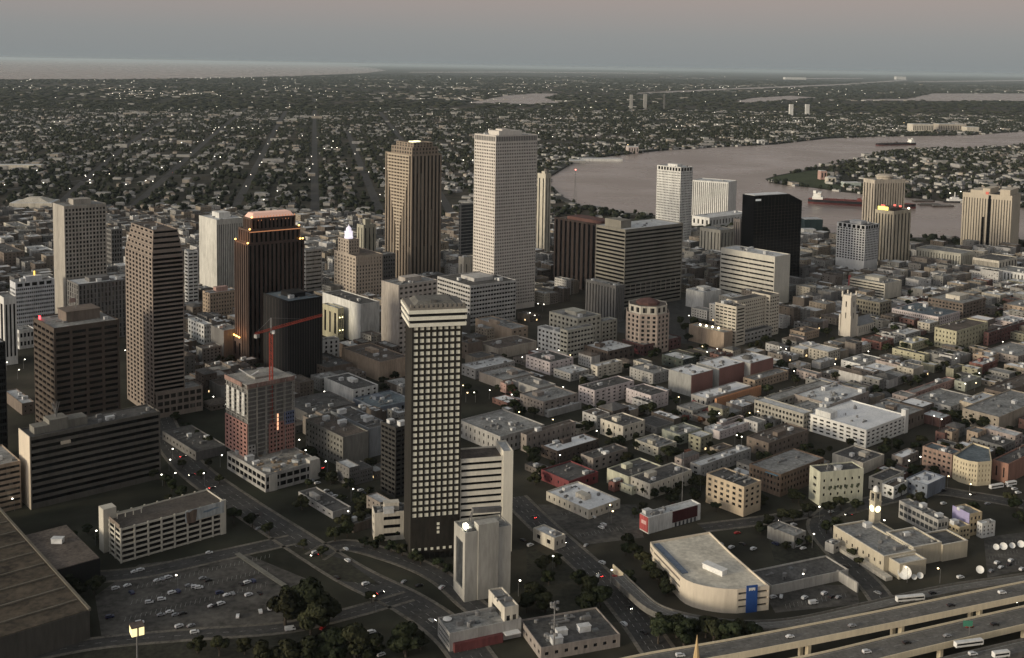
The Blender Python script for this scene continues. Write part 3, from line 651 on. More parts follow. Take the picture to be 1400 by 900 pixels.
B("office_block", "", "office block", 1012, 300, 345, xl=1003, xr=1030, nf=1, cols=(4, 3), wf=.4, hf=.85, wall=TAUPE, nu=1, label="brownish ribbed block tucked against the left side of the black glass tower")
# black chamfered glass tower
g, W, D, h = place(1031.5, 268, 392, xl=1027, xr=1097, th=30)
t = empty("office_tower", g, R(30)); tag(t, "black glass tower with a sloping upper right corner and small white sign", "skyscraper")
m = MB(); xs = W*.72; zc = h-11
D = max(D, 24)
prof = [(0, 0), (W, 0), (W, zc), (xs, h), (0, h)]
n = 0; m.v = [(x, 0, z) for x, z in prof]+[(x, D, z) for x, z in prof]
m.f = [(0, 1, 2, 3, 4), (9, 8, 7, 6, 5)]+[(i, i+5, (i+1) % 5+5, (i+1) % 5) for i in range(5)]
m.obj("glass_wall", GK, t)
m = MB()
for i in range(1, 14): m.box(i*W/14-.06, -.08, 1, i*W/14+.06, -.004, (h-1 if i*W/14 < xs else zc-1))
for k in range(1, 28): m.box(.1, -.06, k*h/28*.98, W-.1, -.004, k*h/28*.98+.12) if k*h/28 < zc-1 else None
m.obj("mullion", KBROWN, t)
m = MB(); m.box(2, 2, h, xs-2, D-2, h+.6); m.obj("roof", ROOF_W, t)
tc_ = bpy.data.curves.new("sign_text", 'FONT'); tc_.body = "Harlan"; tc_.size = 4.2; tc_.extrude = .1
bpy.data.curves.remove(tc_)
m = MB(); m.prism([(2.4, -.25), (12.4, -.25), (12.4, -.1), (2.4, -.1)], h-7.4, h-4.8)
m.obj("white_sign", glow("white_sign_panel", (.8, .82, .78), .25), t); occupy(t, rect(-1, -1, W+1, D+1))
t = B("office_tower", "", "office block", 1059.7, 351, 418, xl=985.5, xr=1080.6, nf=9, cols=(0, 1), wf=.985, hf=.36, wall=C("cream_concrete", .58, .55, .46, .07), roof=ROOF_L, nu=8, base=4, top=6, label="broad cream slab with nine thin window bands in front of the black glass tower")
# cream U building
CU = C("cream_stone", .56, .50, .39, .08)
g, W, D, h = place(1007, 419.5, 474, xl=978, xr=1020, th=41)
t = empty("hotel_block", g, R(41)); tag(t, "cream U-shaped hotel with two window-banded wings around a court", "hotel")
vol(t, rect(0, 0, W, D), 0, h, 11, (1, 5), .8, .4, CU, G, ROOF_D, .4, 2, 2)
L2 = W+52
vol(t, rect(W+.01, D-17, L2-.01, D-2), 0, h+2, 11, (14, 0), .6, .4, CU, G, ROOF_D, .4, 2, 2)
vol(t, rect(L2-.0, 6, L2+18, D+2), 0, h+3, 11, (4, 5), .7, .4, CU, G, ROOF_D, .4, 2, 2)
vol(t, rect(W+.01, 2, L2-.02, D-17.01), 0, 12, 2, (8, 0), .6, .4, GREYC, G, ROOF_D, .4, 1, 1)
units(t, 2, 2, W-2, D-4, h-.9, 5); occupy(t, rect(-1, -1, L2+19, D+3))
t = B("low_block", "", "low building", 990, 455, 478, xl=942, xr=1002, nf=0, wall=TANB, roof=ROOF_G, cols=(0, 0), nu=0, label="tan brick box with four bright lamps on its roof")
W, D, h = mods(t)
lm = MB(); lm.lathe([(.3, 0), (1.1, .5), (1.1, 1.3), (.4, 1.8)], 8); lme = lm.mesh("roof_lamp", glow("warm_white_lamp", (1, .86, .55), 9))
for i in range(4):
    o = link("roof_lamp", lme, t); o.location = (W*.3+i*1.5, D*(.75-.15*i), h+.2)
B("theatre", "", "theatre", 962, 400, 424, xl=938, xr=986, nf=0, cols=(0, 0), wall=WHITE, roof=ROOF_L, nu=6, pent=3, label="white blank-walled hall left of the broad cream slab")
t = B("office_tower", "", "office tower", 1183.5, 308.5, 378, xl=1144.5, xr=1202, nf=13, cols=(9, 10), wf=.62, hf=.62, wall=C("cool_white_concrete", .50, .51, .51, .08), roof=ROOF_D, pent=3, nu=5, base=22, top=6, label="white gridded tower with a plain lower part left of the yellow-signed hotel")
W, D, h = mods(t); m = MB()
for i in range(6): m.box(-.2, 1.5+i*(D-2)/6, h-5.8, -.01, 1.5+i*(D-2)/6+(D-2)/6*.62, h-1)
for i in range(5): m.box(1.5+i*(W-2)/5, -.2, h-5.8, 1.5+i*(W-2)/5+(W-2)/5*.62, -.01, h-1)
m.obj("top_slot", GK, t)
t = B("hotel_tower", "", "hotel tower", 1222, 289, 366, xl=1196.5, xr=1246, nf=1, cols=(5, 6), wf=.42, hf=.93, wall=C("warm_tan_concrete", .50, .43, .30), gl=GB, roof=ROOF_D, nu=2, base=3, top=3, label="tan ribbed hotel tower with a bright yellow rooftop sign and red lights")
W, D, h = mods(t)
m = MB(); m.box(-.3, D*.3, h+.2, 0.1, D*.85, h+5.5); m.obj("lit_sign", glow("yellow_sign", (1.0, .85, .18), 1.6), t)
m = MB(); m.box(.4, D*.5, h+5.6, 1.6, D*.7, h+8); m.box(W*.5, D*.4, h+4.6, W*.5+2, D*.4+3, h+7.2); m.box(W*.5, D*.1, h+4.2, W*.5+2, D*.1+3, h+6.6); m.obj("red_light", glow("red_rooftop_light", (1, .16, .12), 1.1), t)
m = MB(); m.box(.2, D*.2, h-.5, W*.7, D*.9, h+3.9); m.obj("roof_house", KBROWN, t)
m = MB(); m.box(W*.85, 0, h+.3, W*.9, 1.5, h+2.2); m.obj("corner_lamp", glow("cold_lamp", (1, .93, .7), 9), t)
t = B("hotel_tower", "", "hotel tower", 1196, 246, 345, xl=1180.5, xr=1238, th=20, nf=1, cols=(12, 4), wf=.42, hf=.95, wall=TAN, gl=GB, roof=ROOF_G, nu=1, base=3, top=4, label="tan ribbed hotel tower with a round rooftop lounge near the river")
W, D, h = mods(t)
m = MB(); m.lathe([(13, h-.8), (13, h+2.8), (15, h+3.4), (15, h+5), (12, h+6.5), (11, h+7.5)], 24, W*.5, D*.5); m.beam((W*.5, D*.5, h+7), (W*.5, D*.5, h+15), .3); m.obj("round_lounge", TAN, t)
# marriott-like
g, W, D, h = place(1384, 268, 348, xl=1316.5, xr=1396, th=52)
t = empty("hotel_tower", g, R(52)); tag(t, "tan slab hotel with a dark vertical slot and stepped roof, far right", "hotel tower")
MT = C("sandy_concrete", .52, .44, .32, .07)
vol(t, rect(0, 0, W, D), 0, h, 1, (0, 0, 0, 18), .38, .92, MT, GB, ROOF_D, .5, 4, 5)
m = MB(); m.box(-.25, D*.42, 6, -.02, D*.47, h-2); m.box(-.25, D*.54, 6, -.02, D*.58, h*.6); m.obj("dark_slot", GK, t)
m = MB(); m.box(2, D*.05, h-1, W-2, D*.25, h+9); m.box(2, D*.45, h-1, W-2, D*.6, h+9); m.box(2, D*.6, h-1, W-2, D*.85, h+5); m.obj("penthouse", MT, t)
m = MB(); m.box(-.3, D*.47, h-1, -.05, D*.53, h+3.6); m.obj("red_sign", glow("dull_red_sign", (.65, .12, .08), .35), t); occupy(t, rect(-1, -1, W+1, D+1))
B("office_block", "", "office block", 1366, 357, 380, xl=1330, xr=1391, nf=1, cols=(6, 20), wf=.5, hf=.8, wall=CREAM, gl=GB, roof=ROOF_D, nu=3, label="long low block with dark vertical slits below the slab hotel at right")
B("office_block", "", "office block", 1313.9, 347, 372, xl=1252.8, xr=1333, nf=1, cols=(8, 16), wf=.3, hf=.75, wall=C("pale_olive_concrete", .47, .45, .36), roof=ROOF_G, nu=4, label="long pale olive low block right of the yellow-signed hotel")
B("office_block", "", "office block", 1420, 377, 392, xl=1326, xr=1440, nf=1, cols=(3, 20), wf=.35, hf=.7, wall=WHITE, roof=ROOF_G, nu=6, label="long white low block with a row of slits at the right edge")
t = B("hotel_block", "", "hotel", 1210, 388, 410, xl=1161, xr=1233, nf=5, cols=(0, 1), wf=.97, hf=.45, wall=C("pale_cream_render", .54, .50, .40), roof=ROOF_G, pent=3, nu=8, label="cream hotel with window bands and a red left edge below the gridded white tower")
W, D, h = mods(t); m = MB(); m.box(-.6, D-1, 0, 3, D+.6, h+3); m.obj("red_edge", C("bright_red_panel", .45, .05, .05), t)
B("office_block", "", "office block", 1317, 415, 441, xl=1269, xr=1348, nf=5, cols=(7, 10), wf=.6, hf=.5, wall=BROWN, roof=ROOF_G, pent=4, pentmat=CREAM, nu=6, label="brown block with dark windows and two pale roof houses at right")
B("office_block", "", "office block", 1283, 433.5, 449, xl=1219.5, xr=1317.5, nf=3, cols=(12, 24), wf=.45, hf=.6, wall=LPINK, roof=ROOF_T, nu=9, label="long pale pinkish block with blue-grey roof and white roof tanks at right")
B("apartment_block", "", "apartment block", 1308, 453, 480, xl=1278, xr=1351, nf=4, cols=(10, 6), wf=.35, hf=.45, wall=OLIVE, roof=ROOF_B, nu=2, label="yellow-olive block with small square windows at right")
B("office_block", "", "office block", 1203, 414, h=18, xl=1168, xr=1219, nf=3, cols=(4, 9), wf=.55, hf=.55, wall=C("olive_tan_brick", .26, .23, .16), roof=ROOF_G, nu=3, label="olive-tan low block with window grid behind the church tower")
# church
g = P(1159, 459); u = Vector((math.cos(R(41)), math.sin(R(41)), 0))
t = empty("church", g, R(41)); tag(t, "pale gothic church with a tall square tower and grey pitched nave roof", "church")
hh = bis(lambda q: proj((g.x, g.y, q))[1]-400, 0, 200); CHS = C("pale_gothic_stone", .60, .54, .44, .06)
a = bis(lambda q: proj((g.x+q, g.y, hh*.8))[0]-1169, 0, 50)*.92
m = MB(); m.prism(rect(-a*1.15, -a*1.15, a*1.15, a*1.15), 0, hh*.35, pts1=rect(-a*1.02, -a*1.02, a*1.02, a*1.02)); m.prism(rect(-a, -a, a, a), hh*.35+.01, hh*.95, pts1=rect(-a*.88, -a*.88, a*.88, a*.88))
for x in (-1, 1):
    for y in (-1, 1): m.box(x*a*.9-.7, y*a*.9-.7, hh*.9, x*a*.9+.7, y*a*.9+.7, hh+1.5); m.box(x*a*1.1-.9, y*a*1.1-.9, 0, x*a*1.1+.9, y*a*1.1+.9, hh*.5)
m.obj("tower", CHS, t)
w = MB(); w.prism([(-.5, -.1), (.5, -.1), (.5, .1), (-.5, .1)], 0, hh*.13); wme = w.mesh("louvred_window", G)
for z in (hh*.42, hh*.68):
    o = link("louvred_window", wme, t); o.location = (0, -a-.05, z); o = link("louvred_window", wme, t); o.location = (-a-.05, 0, z); o.rotation_euler.z = R(90)
m = MB(); m.box(a+.5, -9, 0, a+34, 9, 12); m.obj("nave", CHS, t)
m = MB(); x0, x1 = a+.2, a+34.4
m.v = [(x0, -9.6, 12.01), (x1, -9.6, 12.01), (x1, 9.6, 12.01), (x0, 9.6, 12.01), (x0, 0, 19), (x1, 0, 19)]; m.f = [(0, 1, 5, 4), (2, 3, 4, 5), (0, 4, 3), (1, 2, 5), (3, 2, 1, 0)]; m.obj("nave_roof", C("slate_roof", .20, .21, .22), t)
w = MB(); w.box(-.5, -.1, 0, .5, .1, 6); wme = w.mesh("lancet_window", G)
for i in range(7): o = link("lancet_window", wme, t); o.location = (a+4+i*4.4, -9.02, 3.5)
occupy(t, rect(-a-2, -12, a+36, 12))
# white modern building
t = B("office_block", "", "office block", 1184.7, 588, 613, xl=1100.8, xr=1240, nf=4, cols=(9, 9), wf=.6, hf=.48, wall=C("bright_white_render", .72, .71, .66, .05), roof=ROOF_W, nu=4, top=1.5, label="bright white four-storey block with white roof, the brightest building right of centre")
W, D, h = mods(t); m = MB(); m.box(W-4, -1, 0, W+1, 3, h+5); m.obj("stair_tower", C("bright_white_render", .7, .7, .65), t)
m = MB(); m.box(2, D*.6, h-.8, 12, D*.85, h+4.5); m.obj("roof_house", WHITE, t)
B("warehouse", "", "large building", 1112, 580, h=16, xl=1031, xr=1203, nf=3, cols=(20, 15), wf=.55, hf=.5, wall=C("grey_olive_render", .33, .31, .26), roof=ROOF_G, nu=16, label="big grey courtyard block directly behind the bright white building") if False else None
GOR = C("grey_olive_render", .33, .31, .26)
g, W, D, h = place(1099, 566, h=16, xl=1031.5, xr=1160, th=41); W = 100
t = empty("warehouse_block", g, R(41)); tag(t, "big grey block around a courtyard, directly behind the bright white building", "large building")
vol(t, rect(0, 0, 13, D), 0, 16, 3, (3, 14), .6, .5, GOR, G, ROOF_L, .4, 1, 1.5)
vol(t, rect(13.01, D-13, W, D), 0, 16, 3, (14, 3), .6, .5, GOR, G, ROOF_G, .4, 1, 1.5)
vol(t, rect(40, 0, W, D-13.01), 0, 16.6, 2, (14, 8), .3, .3, TAUPE, G, ROOF_L, .4, 1, 1.5)
vol(t, rect(13.01, 0, 39.99, D*.45), 0, 15, 3, (5, 3), .6, .5, GOR, G, ROOF_G, .4, 1, 1.5)
m = MB(); m.box(17, D*.55, .15, 28, D*.7, .5); m.obj("courtyard_pool", mat("teal_pool_water", (.04, .15, .15), .1, .1, .3), t)
units(t, 42, 3, W-3, D-16, 15.8, 18); units(t, 15, 2, 38, D*.4, 14.2, 5); occupy(t, rect(-1, -1, W+1, D+1))
# brick row
for i, (xf, yt, xl, xr, lab) in enumerate(((945, 513.5, 918.5, 975, "left"), (983, 504, 960, 1018, "middle"), (1026, 497, 995, 1057.5, "right"))):
    t = B("brick_warehouse", "", "warehouse", xf, yt, h=20, xl=xl, xr=xr, D=27, nf=0, cols=(0, 0), wall=C("grey_rendered_side", .33, .33, .31), roof=ROOF_W, nu=5,
          label="%s one of three red brick blocks with white roofs in a row" % lab)
    W, D, h = mods(t); m = MB(); m.box(.6, -.35, 0, W-.6, -.02, h-.3); m.obj("brick_front", C("rose_brick", .25, .11, .09, .08), t)
    if i == 2: m = MB(); m.lathe([(5, 0), (5, 1.5), (3.5, 3.2), (.5, 4)], 14, W*.4, D*.55); o = m.obj("dome", ROOF_D, t); o.location.z = h-.9
t = B("orange_screen", "", "wall", 980, 545.5, h=9, xr=1041, D=2.2, nf=0, cols=(0, 0), wall=ORANGE, roof=ORANGE, nu=0, label="long bright orange wall in front of a white roofed shed")
# tan 4-storey
t = B("office_block", "", "office block", 1017.5, 666, 707, xl=966, xr=1041, nf=4, cols=(3, 6), wf=.5, hf=.52, wall=C("warm_tan_render", .52, .40, .25, .07), roof=ROOF_D, nu=9, base=4.5, top=1.5, label="tan four-storey block with big square windows, right of the large red and white shop")
t = B("warehouse", "", "warehouse", 1067.5, 649, 680, xl=1024.5, xr=1127, nf=3, cols=(14, 9), wf=.5, hf=.5, wall=C("brown_orange_brick", .19, .125, .08), roof=ROOF_G, nu=2, base=2, label="brown brick warehouse with a broad grey roof and blue awning")
W, D, h = mods(t); m = MB(); m.box(-1.6, 2, h-1.6, -.02, D*.45, h-1.2); m.obj("blue_awning", C("blue_awning", .12, .25, .34), t)
t = B("hotel_block", "", "building", 1122, 646, 692, xl=1120, xr=1181, th=16, D=14, nf=3, cols=(6, 1), wf=.3, hf=.4, wall=PALEG, roof=ROOF_D, nu=6, base=5, top=4, label="pale cream-green block with a band of painted palm trees across its front")
W, D, h = mods(t); m = MB()
for i in range(6):
    cx0 = W*(.22+.13*i); m.ngon([(cx0+1.6*math.cos(2*math.pi*j/9)*(1 if j % 2 else .6), -.06, h*.5+1.9*math.sin(2*math.pi*j/9)*(1 if j % 2 else .7)) for j in range(9)][::-1])
m.obj("palm_mural", C("dark_green_mural", .08, .10, .05, .4), t)
# curved garage
rp = [(931, 788), (938, 793), (948, 797.3), (961, 800.8), (976, 803.5), (991, 805.2), (1008, 805.8), (1052, 801), (1000, 756), (970, 727), (889, 741), (893, 748)]
rw = [P(x, y, 14) for x, y in rp]; rw = [(p.x, p.y) for p in rw]
t = empty("parking_garage", (0, 0, 0)); tag(t, "cream curved-front parking building with pale roof deck and a tall blue corner sign", "parking garage")
GW = C("warm_cream_wall", .62, .53, .40, .06)
facade(m := MB(), rw, 0, 14, 3, (0, 0, 0, 0, 0, 0, 1, 0, 0, 0, 1, 1), .96, .33, 1.2, 1.5, 1.0)
ins = inset(rw, .5); n = len(rw)
for i in range(n):
    j = (i+1) % n; m.quad((*rw[i], 14), (*rw[j], 14), (*ins[j], 14), (*ins[i], 14)); m.quad((*ins[i], 14), (*ins[j], 14), (*ins[j], 12.9), (*ins[i], 12.9))
m.obj("wall", GW, t)
m = MB(); m.prism(inset(rw, .45), 12.5, 12.9); m.obj("roof_deck", mat("pale_concrete_deck", (.62, .58, .49), .85, .18, .06), t)
m = MB(); m.prism(inset(rw, 1.3), .2, 11.8); m.obj("interior_shade_block", BLACKW, t)  # black filler behind the openings, painted in place of interior shade
e0 = Vector((*rw[6], 0)); e1_ = Vector((*rw[7], 0)); ed = (e1_-e0).normalized(); nn_ = Vector((ed.y, -ed.x, 0))
def strip(s0, s1, d0, d1, z0, z1, name, mt):
    pts = [e0+ed*s0+nn_*d0, e0+ed*s0+nn_*d1, e0+ed*s1+nn_*d1, e0+ed*s1+nn_*d0]
    mm = MB(); mm.prism([(p.x, p.y) for p in pts], z0, z1); return mm.obj(name, mt, t)
LL = (e1_-e0).length
strip(LL*.28, LL*.62, .05, .6, 0, 15.5, "blue_sign_tower", BLUEP); 
for q_ in range(5): strip(LL*(.35+.04*q_), LL*(.35+.04*q_+.028), .62, .75, 12.6+(q_ % 2)*.3, 14.3, "white_letter", WHITEP)
pa, pb = Vector((*rw[11], 0)), Vector((*rw[0], 0)); dd = (pb-pa).normalized(); q2 = Vector((-dd.y, dd.x, 0))
m = MB(); k0 = P(891, 745, 13); k1 = P(930, 785, 13); kd = (k1-k0).normalized(); kn = Vector((-kd.y, kd.x, 0))
m.prism([(k0+kn*a_).to_2d()[:] for a_ in (1.2,)]+[(k1+kn*1.2).to_2d()[:], (k1+kn*5).to_2d()[:], (k0+kn*5).to_2d()[:]], 12.95, 13.5); m.obj("blue_roof_strip", C("blue_roof_paint", .12, .17, .25), t)
rc = P(977, 781, 13); rh = empty("x"); bpy.data.objects.remove(rh)
m = MB(); m.box(-7, -2.2, 0, 7, 2.2, 3); m.box(-7.4, -2.7, 3, 7.4, 2.7, 3.3); o = m.obj("roof_shelter", WHITEP, t); o.location = (rc.x, rc.y, 12.9); o.rotation_euler.z = R(-48)
SOLID.append(rw)
# red / white shop
g, W, D, h = place(887, 708, h=11, xl=875, xr=958, th=33)
t = empty("large_shop", g, R(33)); tag(t, "white shop with a bright red left end and a dark red panelled front", "shop")
vol(t, rect(0, 0, W, D), 0, h, 0, (0, 0), wall=WHITE, roof=ROOF_L)
m = MB(); m.box(-.5, .3, 1, -.02, D-.3, h-.3); m.obj("red_end_panel", C("bright_red_panel", .50, .05, .04), t)
m = MB(); m.box(-.62, D*.2, h*.5, -.51, D*.75, h*.72); m.obj("faded_sign_lettering", C("faded_pink_paint", .55, .30, .28, .4), t)
m = MB(); m.box(W*.45, -.5, 3.2, W*.93, -.02, h-.4); m.obj("dark_red_panel", C("deep_red_panel", .075, .012, .014), t)
m = MB()
for i in range(6): m.box(W*.5+i*W*.075, -.3, 0, W*.5+i*W*.075+1.4, -.02, 2.8)
m.obj("shopfront_glass", GG, t); units(t, 3, 2, W*.6, D-2, h-.9, 8)
occupy(t, rect(-1, -1, W+1, D+1)); RS = (t, W, D, h)
# L-shaped wall building
B("low_block", "", "low building", 1055, 801, h=6, xl=1040, xr=1160, th=24, nf=0, cols=(0, 0), wall=C("pale_block_wall", .42, .40, .36), roof=ROOF_D, nu=3, D=20, label="long low building with a pale blank wall right of the curved garage")
bld("boundary_wall", "", "wall", 1172, 797, h=6, xl=1144, W=1.0, th=24, nf=0, cols=(0, 0), wall=C("pale_block_wall", .42, .40, .36), nu=0, label="pale yard wall running back from the parking lot right of the curved garage")
# TV station
YS = C("yellow_stone_wall", .47, .41, .29, .08)
g, W, D, h = place(1208.7, 761, h=11, xl=1152.7, xr=1270, th=22)
D = 47
t = empty("broadcast_station", g, R(22)); tag(t, "low yellow stone station complex with grey flat roofs below the clock tower", "station building")
vol(t, rect(0, 0, 24, D), 0, 11, 1, (0, 9), .25, .3, YS, G, ROOF_G, .3, 2, 2)
vol(t, rect(24.01, 2, 46, 26), 0, 12, 0, (0, 0), wall=YS, roof=ROOF_G)
vol(t, rect(4, -9, 24, -.01), 0, 9.5, 0, (0, 0), wall=YS, roof=ROOF_L)
vol(t, rect(46.01, 1, 66, 19), 0, 10.5, 0, (0, 0), wall=YS, roof=ROOF_D)
vol(t, rect(24.01, 26.01, 36, 46), 0, 9, 0, (0, 0), wall=YS, roof=ROOF_G)
m = MB(); m.box(-5, -8, 0, -.02, D*.8, 2.2); m.obj("entrance_ramp", CREAM, t); 
def coping(root, pts, z, mt):
    ins = inset(pts, .75); out = inset(pts, -.12); mm = MB(); n = len(pts)
    for i in range(n): j = (i+1) % n; mm.prism([out[i], out[j], ins[j], ins[i]], z+.003, z+.28)
    mm.obj("coping", mt, root)
for rc_, zz in ((rect(0, 0, 24, D), 11), (rect(24.01, 2, 46, 26), 12), (rect(4, -9, 24, -.01), 9.5), (rect(46.01, 1, 66, 19), 10.5)): coping(t, rc_, zz, C("pale_coping", .60, .56, .46))
units(t, 3, 3, 22, 40, 10.1, 6); units(t, 26, 4, 44, 24, 11.1, 4)
occupy(t, rect(-5, -10, 67, D+1))
# clock tower
g = P(1195, 727); t = empty("clock_tower", g, R(22)); tag(t, "square yellow stone clock tower with two glowing dials and a pale domed lantern", "clock tower")
hh = bis(lambda q: proj((g.x, g.y, q))[1]-664, 0, 100); a = bis(lambda q: proj((g.x+q, g.y, hh*.5))[0]-1204, 0, 30)*.72
m = MB(); m.box(-a, -a, 0, a, a, hh*.66); m.box(-a-.3, -a-.3, hh*.66+.01, a+.3, a+.3, hh*.69); m.obj("shaft", YS, t)
m = MB()
for x in (-1, 1):
    for y in (-1, 1): m.box(x*a*.8-.5, y*a*.8-.5, hh*.69, x*a*.8+.5, y*a*.8+.5, hh*.85)
m.box(-a*.95, -a*.95, hh*.85, a*.95, a*.95, hh*.88); m.obj("belfry", YS, t)
m = MB(); m.lathe([(a*.75, hh*.88), (a*.75, hh*.92), (a*.6, hh*.965), (a*.3, hh*.99), (.1, hh)], 14); m.obj("dome", WHITEP, t)
cm_ = MB(); cm_.lathe([(a*.82, 0), (a*.82, .12)], 20); cme = cm_.mesh("clock_face", glow("lit_clock_dial", (1, .88, .5), 2.6))
for (x, y, rx, rz) in ((0, -a-.02, 90, 0), (-a-.02, 0, 90, -90)):
    o = link("clock_face", cme, t); o.location = (x, y, hh*.52); o.rotation_euler = (R(rx), 0, R(rz))
# storefront bldg, lilac, yellow etc
t = B("shop_building", "", "shop building", 1283, 711, h=12, xl=1229.5, xr=1297, th=24, nf=2, cols=(3, 9), wf=.85, hf=.6, wall=GREYC, gl=GG, roof=ROOF_G, nu=8, label="grey glazed two-storey building left of the lilac wall")
B("townhouse", "", "town house", 1312, 721, h=9, xl=1296, xr=1327, th=24, nf=2, cols=(3, 3), wall=C("yellow_render", .50, .40, .22), nu=1, label="low yellow house in front of the lilac wall")
t = B("townhouse", "", "town house", 1326, 703, h=15, xl=1303, xr=1343, th=24, nf=3, cols=(3, 0), wall=C("golden_render", .48, .37, .20), roof=ROOF_G, nu=1, label="golden-fronted house whose long side wall is painted lilac")
W, D, h = mods(t); m = MB(); m.box(-.4, 0, 0, -.02, D, h+.5); m.obj("lilac_wall", LILAC, t)
B("townhouse", "", "town house", 1343, 716, h=10, xl=1336, xr=1361, th=24, nf=3, cols=(3, 2), wf=.4, wall=WHITE, roof=ROOF_W, nu=1, label="small white three-storey house right of the golden-fronted house")
# corner cream curved + brown
rp = [(1303.5, 622), (1312, 626.5), (1324, 630), (1337, 632), (1356, 630.5), (1353, 612), (1330, 605)]
rw = [P(x, y, 18) for x, y in rp]; rw = [(p.x, p.y) for p in rw]
t = empty("corner_building", (0, 0, 0)); tag(t, "cream corner building with a curved front and four rows of small windows", "corner building")
vol(t, rw, 0, 18, 4, (2, 3, 3, 4, 0, 0, 0), .3, .5, C("golden_cream_render", .56, .47, .29, .06), G, ROOF_T, .4, 2, 1.5, par=1.2); SOLID.append(rw)
B("apartment_block", "", "apartment block", 1302, 621.5, h=18, xl=1261.5, W=14, nf=4, cols=(0, 6), wf=.55, hf=.45, wall=C("pinkish_brown_brick", .30, .19, .14), roof=ROOF_T, nu=6, label="pinkish brown block attached to the left of the curved cream corner")
t = B("warehouse", "", "warehouse", 1379, 634.5, h=15, xl=1357, xr=1440, nf=1, cols=(0, 2), wf=.2, hf=.6, wall=C("orange_brick", .30, .14, .09), roof=ROOF_D, nu=4, label="orange brick warehouse with broad dark roof right of the curved cream corner")
# white small, parking building left of plaza
t = B("office_block", "", "office block", 512, 702, 741, xl=500, xr=560, th=14, D=13, nf=3, cols=(1, 1), wf=.5, hf=.4, wall=CREAM, gl=GK, roof=ROOF_D, pent=4, pentmat=CREAM, nu=7, label="small cream block at the lower left foot of the slim black tower")
B("office_tower", "", "office tower", 541, 585, 682, xl=521, xr=564, nf=14, cols=(3, 4), wf=.8, hf=.5, wall=C("near_black_wall", .035, .033, .03), gl=GK, roof=ROOF_D, nu=4, label="short dark tower close behind the left side of the slim black tower")
t = B("warehouse", "", "large building", 469, 598, h=24, xl=418, xr=504, nf=5, cols=(0, 12), wf=.45, hf=.45, wall=C("olive_grey_wall", .17, .165, .145), roof=ROOF_B, nu=7, label="large grey box building with a blank pale end wall, left of the dark tower")
B("warehouse", "", "large building", 505, 586, h=23, xl=452, xr=533, nf=1, cols=(0, 0), wall=C("blue_grey_wall2", .22, .24, .26), roof=ROOF_D, nu=7, label="blue-grey walled block attached behind the large grey box building")
t = B("office_block", "", "office block", 428, 467, h=24, xl=425, xr=464, D=12, th=30, nf=5, cols=(5, 2), wf=.4, hf=.6, wall=WHITE, roof=ROOF_G, nu=1, top=1, label="small white block with five tall dark windows in front of the black cube")
# communications mast by river
g = P(786, 279); t = empty("radio_mast", g); tag(t, "slender lattice radio mast with a red light on the river bank", "mast")
hh = bis(lambda q: proj((g.x, g.y, q))[1]-233, 0, 200); m = MB()
k = 0
while k < 20:
    z0, z1 = hh*k/20, hh*(k+1)/20; w0 = 3.2*(1-k/22); w1 = 3.2*(1-(k+1)/22)
    cs = [(-1, -1), (1, -1), (1, 1), (-1, 1)]
    for i in range(4):
        a, b_ = cs[i], cs[(i+1) % 4]; m.beam((a[0]*w0, a[1]*w0, z0), (a[0]*w1, a[1]*w1, z1), .22); m.beam((a[0]*w0, a[1]*w0, z0), (b_[0]*w1, b_[1]*w1, z1), .14)
    k += 1
m.obj("lattice", METAL, t); m = MB(); m.lathe([(.4, hh), (1.5, hh+.8), (1.5, hh+2), (.3, hh+2.6)], 8); m.obj("red_beacon", glow("red_beacon", (1, .2, .16), 5), t)
# golden church spire bottom edge
g = P(951, 935); t = empty("church_spire", g); tag(t, "small golden lit spire rising at the bottom edge of the photo", "spire")
hh = bis(lambda q: proj((g.x, g.y, q))[1]-868, 0, 100); m = MB(); m.lathe([(2.6, 0), (2.6, hh*.35), (2.2, hh*.36), (1.6, hh*.55), (.7, hh*.8), (.12, hh)], 8); m.obj("spire_roof", C("golden_copper", .50, .33, .12), t)
m = MB(); m.lathe([(1.0, hh*.40), (1.1, hh*.42), (.9, hh*.44)], 8, 0, -2.2); m.obj("flood_lamp", AMB, t)
# ================================================================== SETTING
def inpoly(x, y, poly):
    c = False; n = len(poly); j = n-1
    for i in range(n):
        xi, yi = poly[i][0], poly[i][1]; xj, yj = poly[j][0], poly[j][1]
        if (yi > y) != (yj > y) and x < (xj-xi)*(y-yi)/(yj-yi)+xi: c = not c
        j = i
    return c
def np_in(px, py, poly):
    c = np.zeros(px.shape, bool); n = len(poly); j = n-1
    for i in range(n):
        xi, yi = poly[i][0], poly[i][1]; xj, yj = poly[j][0], poly[j][1]
        if yi != yj:
            c ^= ((yi > py) != (yj > py)) & (px < (xj-xi)*(py-yi)/(yj-yi)+xi)
        j = i
    return c
def gp(pts, z=0): return [tuple(P(x, y, z).to_2d()) for x, y in pts]
gm = bpy.data.materials.new("city_ground"); gm.use_nodes = True; nt = gm.node_tree; bs = nt.nodes["Principled BSDF"]; bs.inputs["Roughness"].default_value = .95; bs.inputs["Specular IOR Level"].default_value = .1
tc = nd(nt, "ShaderNodeTexCoord"); n1 = nd(nt, "ShaderNodeTexNoise"); n1.inputs["Scale"].default_value = .02; n1.inputs["Detail"].default_value = 8
n2 = nd(nt, "ShaderNodeTexNoise"); n2.inputs["Scale"].default_value = .0006; n2.inputs["Detail"].default_value = 9; n2.inputs["Roughness"].default_value = .7
nt.links.new(tc.outputs["Object"], n1.inputs["Vector"]); nt.links.new(tc.outputs["Object"], n2.inputs["Vector"])
